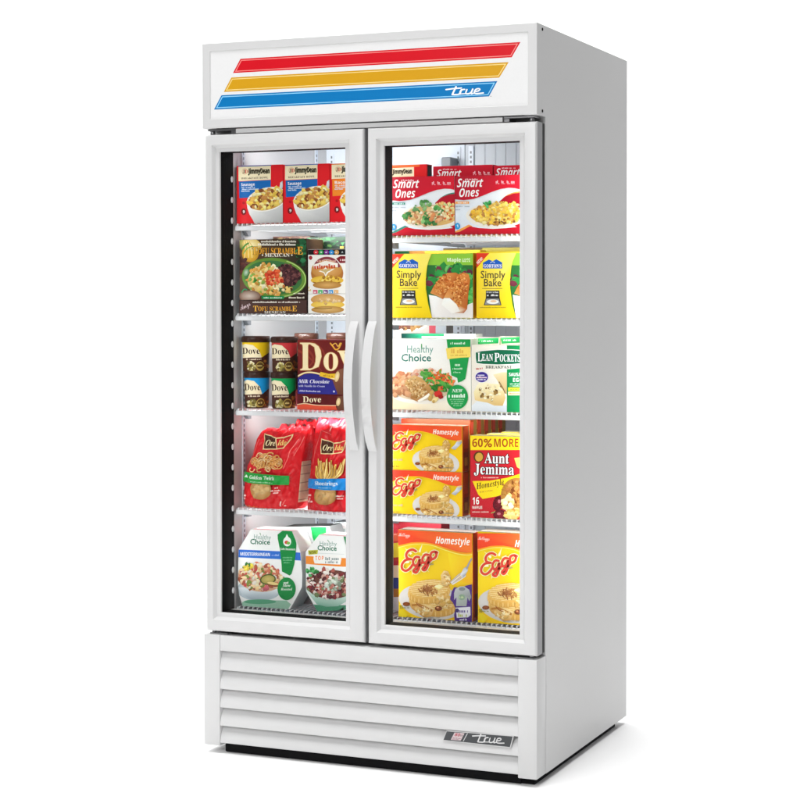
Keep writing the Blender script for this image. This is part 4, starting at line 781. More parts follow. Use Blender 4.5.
# inside: back panel with ribs, fan duct, shelf standards
bm = bmesh.new()
bx(bm, XI0, .512, YB, YB+.010, ZI0, ZI1)
bm_obj('back_panel', bm, M_LINER, freezer)
bm = bmesh.new()
x = .515
while x < XI1-.01:
    x2 = min(x+.034, XI1)
    bx(bm, x, x2-.0025, YB-.0015, YB+.010, ZI0, ZI1, .0007, 1)
    bx(bm, x2-.0025, min(x2, XI1), YB, YB+.010, ZI0, ZI1)
    x = x2
bm_obj('ribbed_back_panel', bm, M_DUCT, freezer)
bm = bmesh.new(); bx(bm, XI0, XI1, .09, YB-.006, ZI1-.004, ZI1-.0004)
bm_obj('ceiling_liner', bm, M_LINER, freezer)
bm = bmesh.new(); bx(bm, XI0, XI1, .092, YB-.006, ZI0-.0036, ZI0)
bm_obj('floor_liner', bm, M_LINER, freezer)
def standard(cx, cy, facing):
    bm = bmesh.new()
    if facing == 'x+': bx(bm, cx, cx+.003, cy-.008, cy+.008, ZI0+.02, ZI1-.03)
    elif facing == 'x-': bx(bm, cx-.003, cx, cy-.008, cy+.008, ZI0+.02, ZI1-.03)
    else: bx(bm, cx-.008, cx+.008, cy-.003, cy, ZI0+.02, ZI1-.03)
    st = bm_obj('shelf_standard', bm, M_LINER, freezer)
    bm = bmesh.new(); z = ZI0+.035
    while z < ZI1-.045:
        if facing == 'x+': bx(bm, cx+.0028, cx+.0034, cy-.0026, cy+.0026, z, z+.0075)
        elif facing == 'x-': bx(bm, cx-.0034, cx-.0028, cy-.0026, cy+.0026, z, z+.0075)
        else: bx(bm, cx-.0026, cx+.0026, cy-.0034, cy-.0028, z, z+.0075)
        z += .0145
    bm_obj('slots', bm, M_GREYP, st)
standard(XI0, .155, 'x+'); standard(XI0, .600, 'x+'); standard(XI1, .155, 'x-'); standard(XI1, .600, 'x-')
standard(.058, YB, 'y'); standard(.492, YB, 'y'); standard(.536, YB-.004, 'y'); standard(.900, YB-.004, 'y')
bm = bmesh.new()
xa = hx(431, YB-.05); xb = hx(441, YB-.05)
bx(bm, xa, xa+.010, YB-.05, YB-.004, 1.43, 1.665); bx(bm, xb-.012, xb, YB-.05, YB-.004, 1.43, 1.665)
bx(bm, xa-.012, xb+.014, YB-.055, YB-.004, 1.630, 1.665, .003, 1)
fd = bm_obj('drain_duct', bm, M_LINER, freezer)
bm = bmesh.new(); p = at(446, 165, YB-.06)
bx(bm, p.x-.016, p.x+.016, YB-.06, YB-.004, p.z-.03, p.z+.024, .003, 1)
bm_obj('thermostat_box', bm, M_GREYP, freezer)

# shelves: coated wire, with a front rail and end clips
SY = .102
def shelf(x0, x1, z, name='wire_shelf'):
    bm = bmesh.new()
    n = int((x1-x0-.02)/.0145)
    for i in range(n+1):
        x = x0+.010+(x1-x0-.02)*i/n
        tube(bm, (x, SY-.0005, z-.0022), (x, .655, z-.0022), .0019, 6)
        tube(bm, (x, SY+.0015, z-.0022), (x, SY+.0015, z-.012), .0019, 6)
    for y in (.25, .40, .55, .652):
        tube(bm, (x0, y, z-.0063), (x1, y, z-.0063), .003, 8)
    for x in (x0+.003, x1-.003): bx(bm, x-.003, x+.003, SY+.004, .655, z-.016, z-.0042, .001, 1)
    sh = bm_obj(name, bm, M_WIRE, freezer, smooth=50)
    bm = bmesh.new()
    bx(bm, x0, x1, SY+.0002, SY+.0075, z-.0205, z-.0068, .0028, 3)
    bm_obj('front_rail', bm, M_WIRE, sh, smooth=50)
    for x, s in ((x0, 1), (x1, -1)):
        bm = bmesh.new()
        prism(bm, [(.140, z-.017), (.172, z-.017), (.172, z-.034), (.160, z-.034)], 'x', min(x, x+s*.012), max(x, x+s*.012))
        bm_obj('shelf_clip', bm, M_GREYP, sh)
SL = [1.4702, 1.2145, .9440, .6608, .3770]
SR = [1.4290, 1.2030, .9505, .6635, .3795]
for z in SL: shelf(.0425, .4960, z)
for z in SR: shelf(.5140, .9605, z)

# ================================================================== the groceries (each stands on a shelf: a thing of its own)
YP = .110                                  # plane of the front row
C1, C2, C3, C4, C5 = (230, 160, 6.667), (235, 234, 9.756), (300, 234, 9.756), (236, 330, 9.756), (292, 330, 9.756)
C6, C7, C8 = (235, 415, 8), (285, 415, 8), (232, 515, 6.78)
D1, D2, D3, D4, D5, D6 = (385, 160, 10), (445, 155, 9.41), (388, 240, 8.696), (465, 240, 9.41), (388, 325, 8.889), (465, 328, 8.889)
D7, D8, E1, E2 = (388, 412, 7.407), (462, 412, 7.273), (390, 520, 7.273), (465, 520, 7.273)
CREAM = '#f4e7c2'

# --- top left: breakfast bowls
def jd_art(panel, txt):
    def f(a):
        a.poly([(45, 25), (355, 25), (355, 425), (45, 425)], '#e01e26')
        a.poly([(56, 30), (275, 22), (275, 40), (56, 45)], panel)
        a.poly([(56, 46), (272, 38), (272, 131), (56, 141)], CREAM)
        a.ell(98, 76, 20, 22, '#e9cfa8'); a.text('J', 84, 88, 24, '#2a2420', 'S'); a.text('D', 98, 88, 24, '#c22a2a', 'S')
        a.text('JimmyDean', 124, 92, 34, '#2c2a1a', 'B', w=142, rot=-1.5, outline=('#2c2a1a', 1.6))
        a.text('BREAKFAST BOWL', 76, 129, 13, '#5a3a28', 'S', w=180, rot=-2)
        a.poly([(60, 144), (272, 133), (272, 205), (200, 225), (140, 250), (62, 255)], panel)
        a.text(txt, 74, 174, 19, '#ffffff', 'B', w=92, rot=-2)
        for k, w in enumerate((95, 118, 60)): a.tiny(76, 184+k*12, w, 9, '#d8e6f4', k, rot=-2)
        a.poly([(112, 280), (116, 320), (130, 362), (150, 395), (165, 425), (356, 425), (356, 260)], ['#ffffff', '#f4f4f2', '#e4e4e2', '#d4d4d2', '#c4c4c4', '#a8a8a8', '#d8d8d6'])
        a.ell(246, 262, 138, 78, '#f6f2ea', rot=-14)
        a.ell(248, 264, 126, 68, '#d09a44', rot=-14)
        a.poly([(322, 225), (336, 150), (352, 138), (356, 165), (338, 228)], ['#c8ccd4', '#e8eaee', '#9aa0aa', '#d0d4da', '#8a8f98'])
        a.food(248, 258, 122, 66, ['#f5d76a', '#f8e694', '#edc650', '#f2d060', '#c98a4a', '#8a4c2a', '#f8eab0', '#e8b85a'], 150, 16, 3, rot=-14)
        a.ell(92, 345, 17, 22, '#7a1418'); a.text('9', 86, 354, 18, '#fff', 'B')
        a.ell(92, 286, 9, 9, '#b8161e')
    return f
def jd(i, panel, txt, label):
    x = i*311
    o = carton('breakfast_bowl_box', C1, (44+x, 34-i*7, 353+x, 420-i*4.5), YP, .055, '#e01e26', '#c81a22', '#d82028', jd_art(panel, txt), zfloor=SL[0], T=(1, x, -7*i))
    tag(o, label, 'food box', 'breakfast bowl boxes in a row')
jd(0, '#1767b4', 'Sausage', 'red breakfast bowl box with blue panel, leftmost on the top left shelf')
jd(1, '#1767b4', 'Sausage', 'red breakfast bowl box with blue panel, between another like it and the orange-panel one')
jd(2, '#f0892a', 'Bacon', 'red breakfast bowl box with an orange panel, beside the left door handle edge')

# --- second left: scramble cartons and muffin sandwiches
def tofu(a):
    a.poly([(40, 40), (705, 40), (705, 650), (40, 650)], ['#5a3a26', '#1e2a1c', '#2a1c16', '#6a4a3a'])
    a.ell(90, 90, 70, 60, '#c8c06a', col2='#7a7a3a')
    a.ell(150, 190, 82, 85, '#f0c64a', col2='#c08a24', rot=20); a.ell(165, 105, 95, 62, '#f3e6b0', col2='#d8b860', rot=15)
    for k in range(6): a.stroke([(90+k*9, 70), (100+k*14, 130), (95+k*18, 230)], 6, '#d8b04a' if k % 2 else '#f6e2a0')
    a.stroke([(70, 150), (100, 110), (130, 90)], 16, '#4a8a3a'); a.stroke([(85, 190), (120, 140), (170, 120)], 10, '#6aa84a')
    a.food(650, 180, 60, 130, ['#1a4a28', '#24603a', '#123018', '#2f7a4a'], 40, 26, 4)
    a.food(75, 300, 40, 90, ['#4a2420', '#5a2a24', '#2e1a16'], 16, 26, 7)
    a.tiny(255, 72, 350, 20, '#e8e2d4', 1); a.tiny(225, 102, 385, 22, '#f0eadc', 2)
    def title(y, x0, w, h):
        a.text('T', x0, y, h*1.28, '#f0b440', 'S', w=w*.115, outline=('#3a1e0c', 3))
        a.text('OFU SCRAMBL', x0+w*.115, y-h*.08, h, '#eba832', 'S', w=w*.765, outline=('#3a1e0c', 3))
        a.text('E', x0+w*.885, y, h*1.28, '#f0b440', 'S', w=w*.115, outline=('#3a1e0c', 3))
    title(200, 165, 500, 62)
    a.text('MEXICAN', 290, 222, 34, '#f4efe2', 'S', w=245); a.ell(270, 206, 7, 7, '#f4efe2'); a.ell(556, 206, 7, 7, '#f4efe2')
    a.ell(385, 428, 318, 196, '#86ac4a', col2='#5f8a34', rot=5); a.ell(375, 425, 285, 166, '#2f5a34', col2='#3f7440', rot=5)
    a.ring(385, 428, 305, 184, 9, '#b8d47a', rot=5, a0=-70, a1=80)
    a.ell(110, 375, 26, 38, '#b4c8b4', rot=20, col2='#5a8a50')
    a.ell(510, 405, 125, 100, '#43262a'); a.food(510, 405, 130, 105, ['#4a2a2e', '#6a3c3c', '#321c20', '#7a4a48', '#5a3034'], 150, 15, 5)
    a.ell(285, 440, 165, 135, '#e0c078', rot=-25); a.food(290, 440, 165, 150, ['#f2e3ac', '#eacb72', '#f8efc8', '#dca04a', '#f4d890', '#c88a3a', '#8aa84a'], 170, 22, 6, rot=-25)
    a.food(420, 545, 150, 55, ['#f2e3ac', '#eacb72', '#d8a050', '#c87a3a', '#5a3a24'], 34, 22, 16)
    a.food(390, 430, 85, 75, ['#d8432a', '#ea6a3c', '#c0341e', '#f08a5a', '#e05030'], 50, 20, 7)
    a.food(180, 430, 40, 40, ['#5a9a3a', '#7ab85a', '#3a7a2a'], 10, 14, 8)
    a.ell(150, 605, 105, 55, '#c4b4a6', col2='#7a5a4a'); a.stroke([(70, 570), (95, 540), (120, 545)], 12, '#3a8a5a')
    a.poly([(262, 606), (488, 606), (480, 636), (270, 636)], '#1e8a4c'); a.tiny(285, 621, 185, 14, '#dff0e0', 3)
    a.tiny(575, 580, 112, 13, '#f4ecd8', 4); a.tiny(530, 620, 155, 17, '#f4ecd8', 5)
def tofu_low(a):
    a.rect_(30, 640, 710, 780, '#4c3530')
    a.tiny(172, 664, 470, 16, '#efe6da', 9)
    def title(y, x0, w, h):
        a.text('T', x0, y, h*1.28, '#f0b440', 'S', w=w*.115); a.text('OFU SCRAMBL', x0+w*.115, y-h*.08, h, '#eba832', 'S', w=w*.765)
        a.text('E', x0+w*.885, y, h*1.28, '#f0b440', 'S', w=w*.115)
    title(754, 176, 430, 44)
    a.text('MEXICAN', 285, 772, 20, '#f4efe2', 'S', w=210)
    a.text('Amys', 58, 745, 52, '#d8c0c4', 'C', w=110, rot=-28)
t1 = carton('tofu_scramble_box', C2, (44, 50, 698, 643), YP, .10, '#3b2418', '#3a2a1c', '#5a4a34', tofu, zfloor=at(C2[0]+37, C2[1]+644/C2[2], YP).z)
tag(t1, 'dark meal box picturing scramble in a green bowl, standing on a flat brown box', 'food box')
o = carton('tofu_scramble_box', C2, (40, 645, 698, 776), YP, .15, '#4c3530', '#3a2a24', '#4c3530', tofu_low, zfloor=SL[1])
tag(o, 'flat dark brown meal box lettered in gold, lying under the green-bowl meal box', 'food box')
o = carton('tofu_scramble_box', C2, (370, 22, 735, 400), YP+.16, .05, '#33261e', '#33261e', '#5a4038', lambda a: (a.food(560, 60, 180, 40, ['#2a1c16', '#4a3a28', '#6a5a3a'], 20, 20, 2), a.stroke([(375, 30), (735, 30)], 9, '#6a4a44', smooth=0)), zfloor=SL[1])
tag(o, 'dark meal box standing behind the green-bowl meal box, only its top edge showing', 'food box')

def vegan(a):
    a.rect_(70, 140, 480, 585, '#eeebe5')
    a.rect_(70, 140, 480, 203, '#17181c')
    for k, (x, c_) in enumerate(((155, '#c8323c'), (206, '#22964a'), (258, '#7a2c8a'), (308, '#2a88cc'), (358, '#c89a5c'))):
        a.ell(x, 178, 23, 23, c_); a.tiny(x-11, 178, 22, 14, '#f4f0ea', k)
    a.text('A', 404, 186, 18, '#cdd4d8', 'B')
    a.ell(103, 232, 18, 20, '#b8323a', col2='#8a2028'); 
    a.ell(265, 385, 158, 132, '#d49a50', col2='#a8682c')
    a.ell(262, 345, 150, 92, '#e2b06a', col2='#c08440')
    a.ell(265, 452, 160, 46, '#f3d562', col2='#e0b43a'); a.stroke([(130, 470), (220, 492), (300, 488), (390, 470)], 9, '#8a5a22')
    a.ell(265, 498, 140, 38, '#dcab62', col2='#b07c3a'); a.food(300, 440, 110, 26, ['#f4dc78', '#eec44e', '#b8802e'], 20, 15, 3)
    a.ring(262, 335, 118, 100, 26, '#8a3a44', a0=185, a1=355)
    a.tiny(165, 262, 190, 18, '#e8b8a8', 2)
    a.poly([(130, 300), (250, 262), (370, 285), (370, 325), (250, 310), (140, 345)], '#f2ece0')
    a.tiny(140, 322, 220, 44, '#c8482a', 5, rot=-3)
    a.poly([(180, 362), (225, 352), (250, 322), (272, 350), (340, 338), (275, 378), (250, 418), (232, 378)], '#f4f0e4')
    a.poly([(200, 360), (250, 340), (310, 350), (262, 370), (250, 398), (236, 370)], '#c8b078')
    a.poly([(352, 240), (395, 215), (470, 215), (470, 280), (390, 284), (372, 262)], '#7c1a24'); a.tiny(392, 250, 60, 26, '#f0d8d8', 3)
    a.tiny(82, 520, 34, 26, '#dcc05a', 1); a.tiny(82, 548, 34, 18, '#d0b450', 2)
    for x, c_ in ((128, '#cc5670'), (178, '#4cb468'), (229, '#6c2c7a'), (280, '#3c98d4'), (332, '#e6b478')):
        a.rect_(x, 546, x+44, 584, c_); a.tiny(x+8, 566, 28, 18, '#f6f0ee', x)
def vegan_low(a):
    a.rect_(70, 585, 480, 790, '#f1eee8')
    a.ell(270, 640, 165, 58, '#e6bc80', col2='#c8924e'); a.ell(270, 690, 165, 40, '#f4da72', col2='#e4b848')
    a.ell(270, 738, 160, 36, '#dfb878', col2='#b8863e'); a.stroke([(140, 722), (220, 730), (310, 722)], 7, '#8a6a22')
    a.food(270, 655, 120, 25, ['#e8c08a', '#dcae70', '#f0d0a0'], 14, 20, 5)
o = carton('muffin_sandwich_box', C3, (78, 148, 478, 581), YP, .09, '#eeebe5', '#e6e2da', '#f0eee8', vegan, zfloor=at(C3[0]+37, C3[1]+582/C3[2], YP).z)
tag(o, 'white box with black top band and muffin sandwich picture, standing on a flat white box', 'food box')
o = carton('muffin_sandwich_box', C3, (78, 584, 478, 774), YP, .15, '#f1eee8', '#e6e2da', '#f0eee8', vegan_low, zfloor=SL[1])
tag(o, 'flat white box with a muffin on its end, lying under the standing muffin sandwich box', 'food box')
o = carton('vegetable_meal_box', C3, (66, 28, 480, 400), YP+.125, .04, '#18301f', '#18301f', '#2a3a28',
    lambda a: (a.food(260, 85, 210, 60, ['#12261a', '#204a2c', '#2e6a3a', '#0e1c14', '#3a5a2a'], 50, 26, 12), a.tiny(128, 85, 105, 26, '#e8e8e4', 2), a.tiny(128, 118, 105, 26, '#e8e8e4', 6), a.tiny(392, 128, 50, 26, '#d8a03a', 7)), zfloor=SL[1])
tag(o, 'dark green meal box standing behind the muffin sandwich box with black top band', 'food box')

# --- third left: ice cream tubs and chocolate bar boxes
VD = math.atan2(CAM.y-.15, CAM.x-.2)       # bearing from the tubs to the viewer: the side of a tub the photograph shows
def tub(crop, x0, x1, ytop, ylid, ybot, col, label, lid_off=True, Y=.152, zlow=None, name='ice_cream_tub', group='ice cream tubs'):
    ox, oy, sc = crop
    cx = (x0+x1)/2
    c = at(ox+cx/sc, oy+(ytop+ybot)/2/sc, Y)
    r = (at(ox+x1/sc, oy+ylid/sc, Y).x-at(ox+x0/sc, oy+ylid/sc, Y).x)/2*abs(math.sin(VD))*.985
    Zt, Zl, Zb = (at(ox+cx/sc, oy+q/sc, Y-.03).z for q in (ytop, ylid, ybot))
    if zlow is not None: Zb = zlow
    prof = [(0, Zb+.003), (r*.80, Zb+.003), (r*.82, Zb), (r*.87, Zb), (r*.885, Zb+.003), (r*.95, Zl-.0005)]
    lid = [(r*.955, Zl-.0005), (r*1.0, Zl), (r*1.015, Zl+.002), (r*1.0, Zt-.0035), (r*.97, Zt-.0012), (r*.93, Zt), (r*.88, Zt), (r*.86, Zt-.002), (0, Zt-.002)]
    n = 40; root_V, root_F, root_C = [], [], []
    def lathe(pr, colf):
        V, F, Cc = [], [], []
        for (rr, z) in pr:
            for i in range(n):
                t = 2*math.pi*i/n; V.append((c.x+rr*math.cos(t), c.y+rr*math.sin(t), z))
        for k in range(len(pr)-1):
            for i in range(n):
                q = (k*n+i, k*n+(i+1) % n, (k+1)*n+(i+1) % n, (k+1)*n+i)
                F.append(q); Cc.append([colf]*4)
        return V, F, Cc
    V, F, Cc = lathe(prof, lin('#47291e'))
    def body_r(z): return r*(.885+(.95-.885)*(z-Zb)/(Zl-Zb))
    w = at(ox+x1/sc, oy+ylid/sc, Y-.03).x-at(ox+x0/sc, oy+ylid/sc, Y-.03).x
    mx = at(ox+cx/sc, oy+ylid/sc, Y-.03).x
    def mapf(X, Z, off):
        u = max(-.995, min(.995, (X-mx)/(w/2))); t = VD+math.asin(u); rr = body_r(Z)+off+.0001
        return (c.x+rr*math.cos(t), c.y+rr*math.sin(t), Z)
    a = Art(crop, Y-.03, (mx-w*.495, mx+w*.495, Zb+.003, Zl-.001), mapf, step=.003, eps=4e-5)
    hh = (ybot-ylid)
    yy = lambda f: ylid+hh*f
    xx = lambda f: x0+(x1-x0)*f
    a.poly([(xx(-.1), yy(-.1)), (xx(1.1), yy(-.1)), (xx(1.1), yy(.30)), (xx(.80), yy(.48)), (xx(.70), yy(.56)), (xx(-.1), yy(.5))], col)
    a.poly([(xx(-.1), yy(.16)), (xx(.12), yy(.06)), (xx(.40), yy(.10)), (xx(.62), yy(.28)), (xx(.72), yy(.50)), (xx(.66), yy(.60)), (xx(-.1), yy(.58))], CREAM)
    a.text('Dove', xx(.00), yy(.40), hh*.22, '#3a2016', 'S', w=(x1-x0)*.66)
    a.poly([(xx(-.1), yy(.55)), (xx(.35), yy(.52)), (xx(.70), yy(.53)), (xx(1.1), yy(.40)), (xx(1.1), yy(1.2)), (xx(-.1), yy(1.2))], '#4a2a1e')
    a.tiny(xx(.12), yy(.58), (x1-x0)*.6, hh*.055, '#f0dcc0', 3)
    sd = int(x0+ybot)
    a.ell(xx(.34), yy(.84), hh*.17, hh*.17, '#a89a4a', col2='#6a5a2a'); a.food(xx(.32), yy(.84), hh*.15, hh*.15, ['#d8cc8a', '#b0a050', '#6a5a2e', '#e8e0b8', '#8a7a40'], 26, hh*.055, sd)
    a.ell(xx(.66), yy(.82), hh*.15, hh*.16, '#b89a4a'); a.ell(xx(.66), yy(.80), hh*.12, hh*.11, '#5a4420'); a.tiny(xx(.56), yy(.80), (x1-x0)*.2, hh*.06, '#e8d080', 4)
    a.food(xx(.9), yy(.8), hh*.1, hh*.2, ['#8a4a22', '#6a3418', '#a86a34'], 12, hh*.05, sd+1)
    a.emit(V, F, Cc)
    o = colour_mesh(name, V, F, Cc, M_CARD, smooth=50, origin=(c.x, c.y, Zb))
    V, F, Cc = lathe(lid, lin('#3a221a'))
    colour_mesh('lid', V, F, Cc, M_FILM, o, smooth=50, origin=(c.x, c.y, Zl))
    tag(o, label, 'ice cream tub', group)
    return o, Zt
_, z1 = tub(C4, 74, 334, 408, 466, 772, '#1c9ade', 'brown ice cream tub with a blue corner, under the yellow-cornered tub', zlow=SL[2])
_, z2 = tub(C4, 336, 596, 412, 470, 775, '#12a458', 'brown ice cream tub with a green corner, under the red-cornered tub', zlow=SL[2])
tub(C4, 52, 338, 62, 118, 405, '#f2cb1a', 'brown ice cream tub with a yellow corner, stacked on the blue-cornered tub', zlow=z1)
tub(C4, 338, 612, 66, 122, 408, '#cf3c3e', 'brown ice cream tub with a red corner, stacked on the green-cornered tub', zlow=z2)
tub(C5, 20, 262, 32, 90, 400, '#cf3c3e', 'ice cream tub behind the upright chocolate bar box, its dark lid at the left', Y=.235, zlow=SL[2]+.05, group='ice cream tubs behind the chocolate boxes')
tub(C5, 330, 590, 30, 88, 400, '#f2cb1a', 'ice cream tub behind the upright chocolate bar box, its dark lid nearest the handle', Y=.235, zlow=SL[2]+.05, group='ice cream tubs behind the chocolate boxes')

def dove(a):
    a.poly([(40, 90), (560, 90), (560, 630), (40, 630)], ['#7c2420', '#5e181a', '#6a201c', '#54141a'])
    for P in ([(95, 130), (200, 250), (190, 330), (120, 380)], [(200, 120), (300, 200), (330, 320)], [(60, 200), (130, 240), (200, 300), (290, 400)]): a.stroke(P, 26, '#8c3428', w1=8)
    a.poly([(395, 480), (440, 395), (560, 350), (560, 630), (440, 630)], ['#7a4a38', '#8a5a44', '#6a3c2c', '#5a3224', '#6a4030'])
    a.text('D', 72, 392, 282, '#f6e4b6', 'S', w=228, outline=('#b8783a', 5)); a.text('o', 300, 392, 262, '#f6e4b6', 'S', w=158, outline=('#b8783a', 5)); a.text('V', 450, 392, 200, '#f6e4b6', 'S', w=170, outline=('#b8783a', 5))
    a.stroke([(375, 130), (400, 160), (425, 190), (455, 180), (480, 130)], 14, '#e0a23a'); a.stroke([(390, 150), (425, 130), (450, 160), (470, 128)], 9, '#e8b44c')
    a.poly([(56, 470), (120, 432), (190, 424), (270, 440), (395, 492), (440, 612), (440, 630), (50, 630)], '#2d2b86')
    a.stroke([(54, 452), (120, 420), (190, 414), (280, 432), (360, 462), (430, 482)], 15, '#f4dfa8')
    a.poly([(278, 408), (360, 428), (442, 424), (432, 472), (350, 470), (268, 450)], '#e6ba2c'); a.tiny(305, 442, 105, 20, '#a8701c', 3, rot=5)
    a.ell(440, 455, 22, 52, '#f3e2b8', rot=12, col2='#d8b878')
    a.text('Milk Chocolate', 66, 516, 36, '#f0eef6', 'T', w=300, rot=1); a.text('with Vanilla Ice Cream', 66, 553, 19, '#d8d6ea', 'T', w=256, rot=1); a.tiny(66, 592, 225, 16, '#c0bede', 4, rot=2); a.ell(410, 600, 9, 9, '#d0cee6')
def dove_low(a):
    a.rect_(40, 620, 560, 790, '#5a1519')
    a.poly([(440, 650), (560, 630), (560, 790), (440, 790)], '#694030')
    a.text('Dove', 104, 706, 62, '#f5e6c0', 'S', w=182)
    a.poly([(48, 735), (130, 722), (240, 738), (425, 738), (440, 780), (40, 780)], '#dc5238'); a.stroke([(48, 728), (130, 718), (240, 733), (428, 738)], 8, '#f2c8a0')
    a.ell(452, 702, 20, 40, '#f3e2b8', rot=10, col2='#d8b878')
o = carton('chocolate_bar_box', C5, (55, 96, 560, 626), YP, .09, '#6e1d1d', '#4a1416', '#5a181a', dove, zfloor=at(C5[0]+30, C5[1]+628/C5[2], YP).z)
tag(o, 'maroon chocolate bar box with huge cream lettering, standing on a flat maroon box', 'food box')
o = carton('chocolate_bar_box', C5, (48, 629, 556, 778), YP, .14, '#5a1519', '#4a1416', '#5a181a', dove_low, zfloor=SL[2])
tag(o, 'flat maroon box with an orange stripe, lying under the upright chocolate bar box', 'food box')
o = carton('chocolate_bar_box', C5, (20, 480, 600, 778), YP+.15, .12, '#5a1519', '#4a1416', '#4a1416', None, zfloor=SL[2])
z = o['rect'][3]
tag(o, 'plain maroon box behind the two chocolate bar boxes, holding up two dark-lidded tubs', 'food box')
o.scale.z = .05/(z-SL[2])

# --- fourth left: bags of potato snacks
def bag(name, crop, rows, Y, depth, zfl, base, draw, label, gusset=None, seed=1, group='red bags of frozen potato snacks'):
    """a pillow-shaped plastic bag lofted through measured rows (y, left, right); it leans back and thins towards its top"""
    ox, oy, sc = crop
    R = []
    for y, l, r in rows:
        A = at(ox+l/sc, oy+y/sc, Y); B = at(ox+r/sc, oy+y/sc, Y); R.append((A.z, A.x, B.x))
    R.sort(); zs = [q[0] for q in R]; z0, z1 = zfl, zs[-1]
    R[0] = (zfl, R[0][1], R[0][2])
    rnd = random.Random(seed); ph = [rnd.uniform(0, 6.28) for _ in range(6)]
    def LR(z):
        z = max(z0, min(z1, z))
        for k in range(len(R)-1):
            if R[k][0] <= z <= R[k+1][0]:
                t = (z-R[k][0])/(R[k+1][0]-R[k][0] or 1); return (R[k][1]+(R[k+1][1]-R[k][1])*t, R[k][2]+(R[k+1][2]-R[k][2])*t)
        return R[-1][1:]
    def front(s, z):
        t = (z-z0)/(z1-z0)
        q = abs(2*s-1)
        lean = .018*t**2
        thin = depth*.5*(1-.72*max(0, (t-.45)/.55)**1.6)*(1 if t > .06 else .75+.25*t/.06)
        bulge = thin*(1-q**3.2)*.62
        wr = .0026*math.sin(30*s+20*t+ph[0])*math.sin(9*t+ph[1])+.0019*math.sin(46*s-34*t+ph[2])*math.sin(13*t+7*s+ph[4])+.0030*math.sin(22*t+9*s+ph[3])*(.25+t**1.5)+.0035*abs(math.sin(7*s-9*t+ph[5]))**3
        return Y+.022+lean-bulge+wr*(1-q**4), thin
    def crimp(s, t):
        return t**8*(.0035*math.sin(23*s+ph[0])+.0025*math.sin(51*s+ph[1])-.004)*min(1, s*8, (1-s)*8)
    nz, nf, ns = 84, 84, 8
    V, F, Cc = [], [], []
    ring_n = None
    cb = lin(base)
    for k in range(nz+1):
        z = z0+(z1-z0)*k/nz; l, r = LR(z); t = k/nz
        ringp = []
        for i in range(nf+1):
            s = i/nf; y, th = front(s, z); ringp.append((l+(r-l)*s, y, z+crimp(s, t)))
        yr, th = front(1, z); yl, _ = front(0, z)
        dep = th*1.7
        for i in range(1, ns+1): ringp.append((r-.006*math.sin(math.pi*i/ns)*-1*(1-t) , yr+dep*i/ns, z))
        for i in range(1, nf):
            s = 1-i/nf; y, _ = front(s, z); ringp.append((l+(r-l)*s, yr+dep+(yr-y)*.8, z+crimp(s, t)))
        for i in range(ns+1):
            ringp.append((l-.006*math.sin(math.pi*i/ns)*(1-t), yl+dep*(1-i/ns), z)) if i < ns else None
        ring_n = len(ringp); V += ringp
    for k in range(nz):
        for i in range(ring_n):
            a_, b_ = k*ring_n+i, k*ring_n+(i+1) % ring_n
            F.append((a_, b_, b_+ring_n, a_+ring_n))
            c_ = cb; t = (k+.5)/nz
            if gusset and nf <= i < nf+ns:
                lo, hi, gc = gusset
                if lo <= t <= hi and nf <= i < nf+ns-2: c_ = lin(gc) if (k % 9) else lin('#a89c80')
            Cc.append([c_]*4)
    F.append(tuple(range(ring_n))[::-1]); Cc.append([cb]*ring_n)
    F.append(tuple(range(nz*ring_n, (nz+1)*ring_n))); Cc.append([cb]*ring_n)
    if draw:
        lim = [min(q[1] for q in R), max(q[2] for q in R)]
        def mapf(X, Z, off):
            l, r = LR(Z); s = (X-l)/(r-l); y, _ = front(min(1, max(0, s)), Z)
            return (min(r, max(l, X)), y-off-.0006, Z)
        a = Art(crop, Y, (lim[0], lim[1], z0+.004, z1-.004), mapf, step=.0022, eps=7e-5)
        draw(a); a.emit(V, F, Cc)
    o = colour_mesh(name, V, F, Cc, M_FILM, smooth=70)
    return tag(o, label, 'snack bag', group)
def ore_logo(a, x, y, k):
    p = lambda u, v: (x+u*k, y+v*k)
    a.poly([p(-8, -10), p(108, 26), p(165, 20), p(228, -2), p(205, 70), p(180, 112), p(110, 122), p(0, 122)], '#f0d9a0')
    a.poly([p(0, 0), p(104, 32), p(112, 114), p(6, 114)], '#4a2412'); a.poly([p(112, 34), p(166, 30), p(214, 8), p(196, 66), p(174, 104), p(118, 114)], '#c01c22')
    a.text('Ore', *p(14, 92), 50*k, '#f6e6b0', 'T', w=92*k); a.text('Ida', *p(122, 88), 46*k, '#f2d47a', 'T', w=72*k)
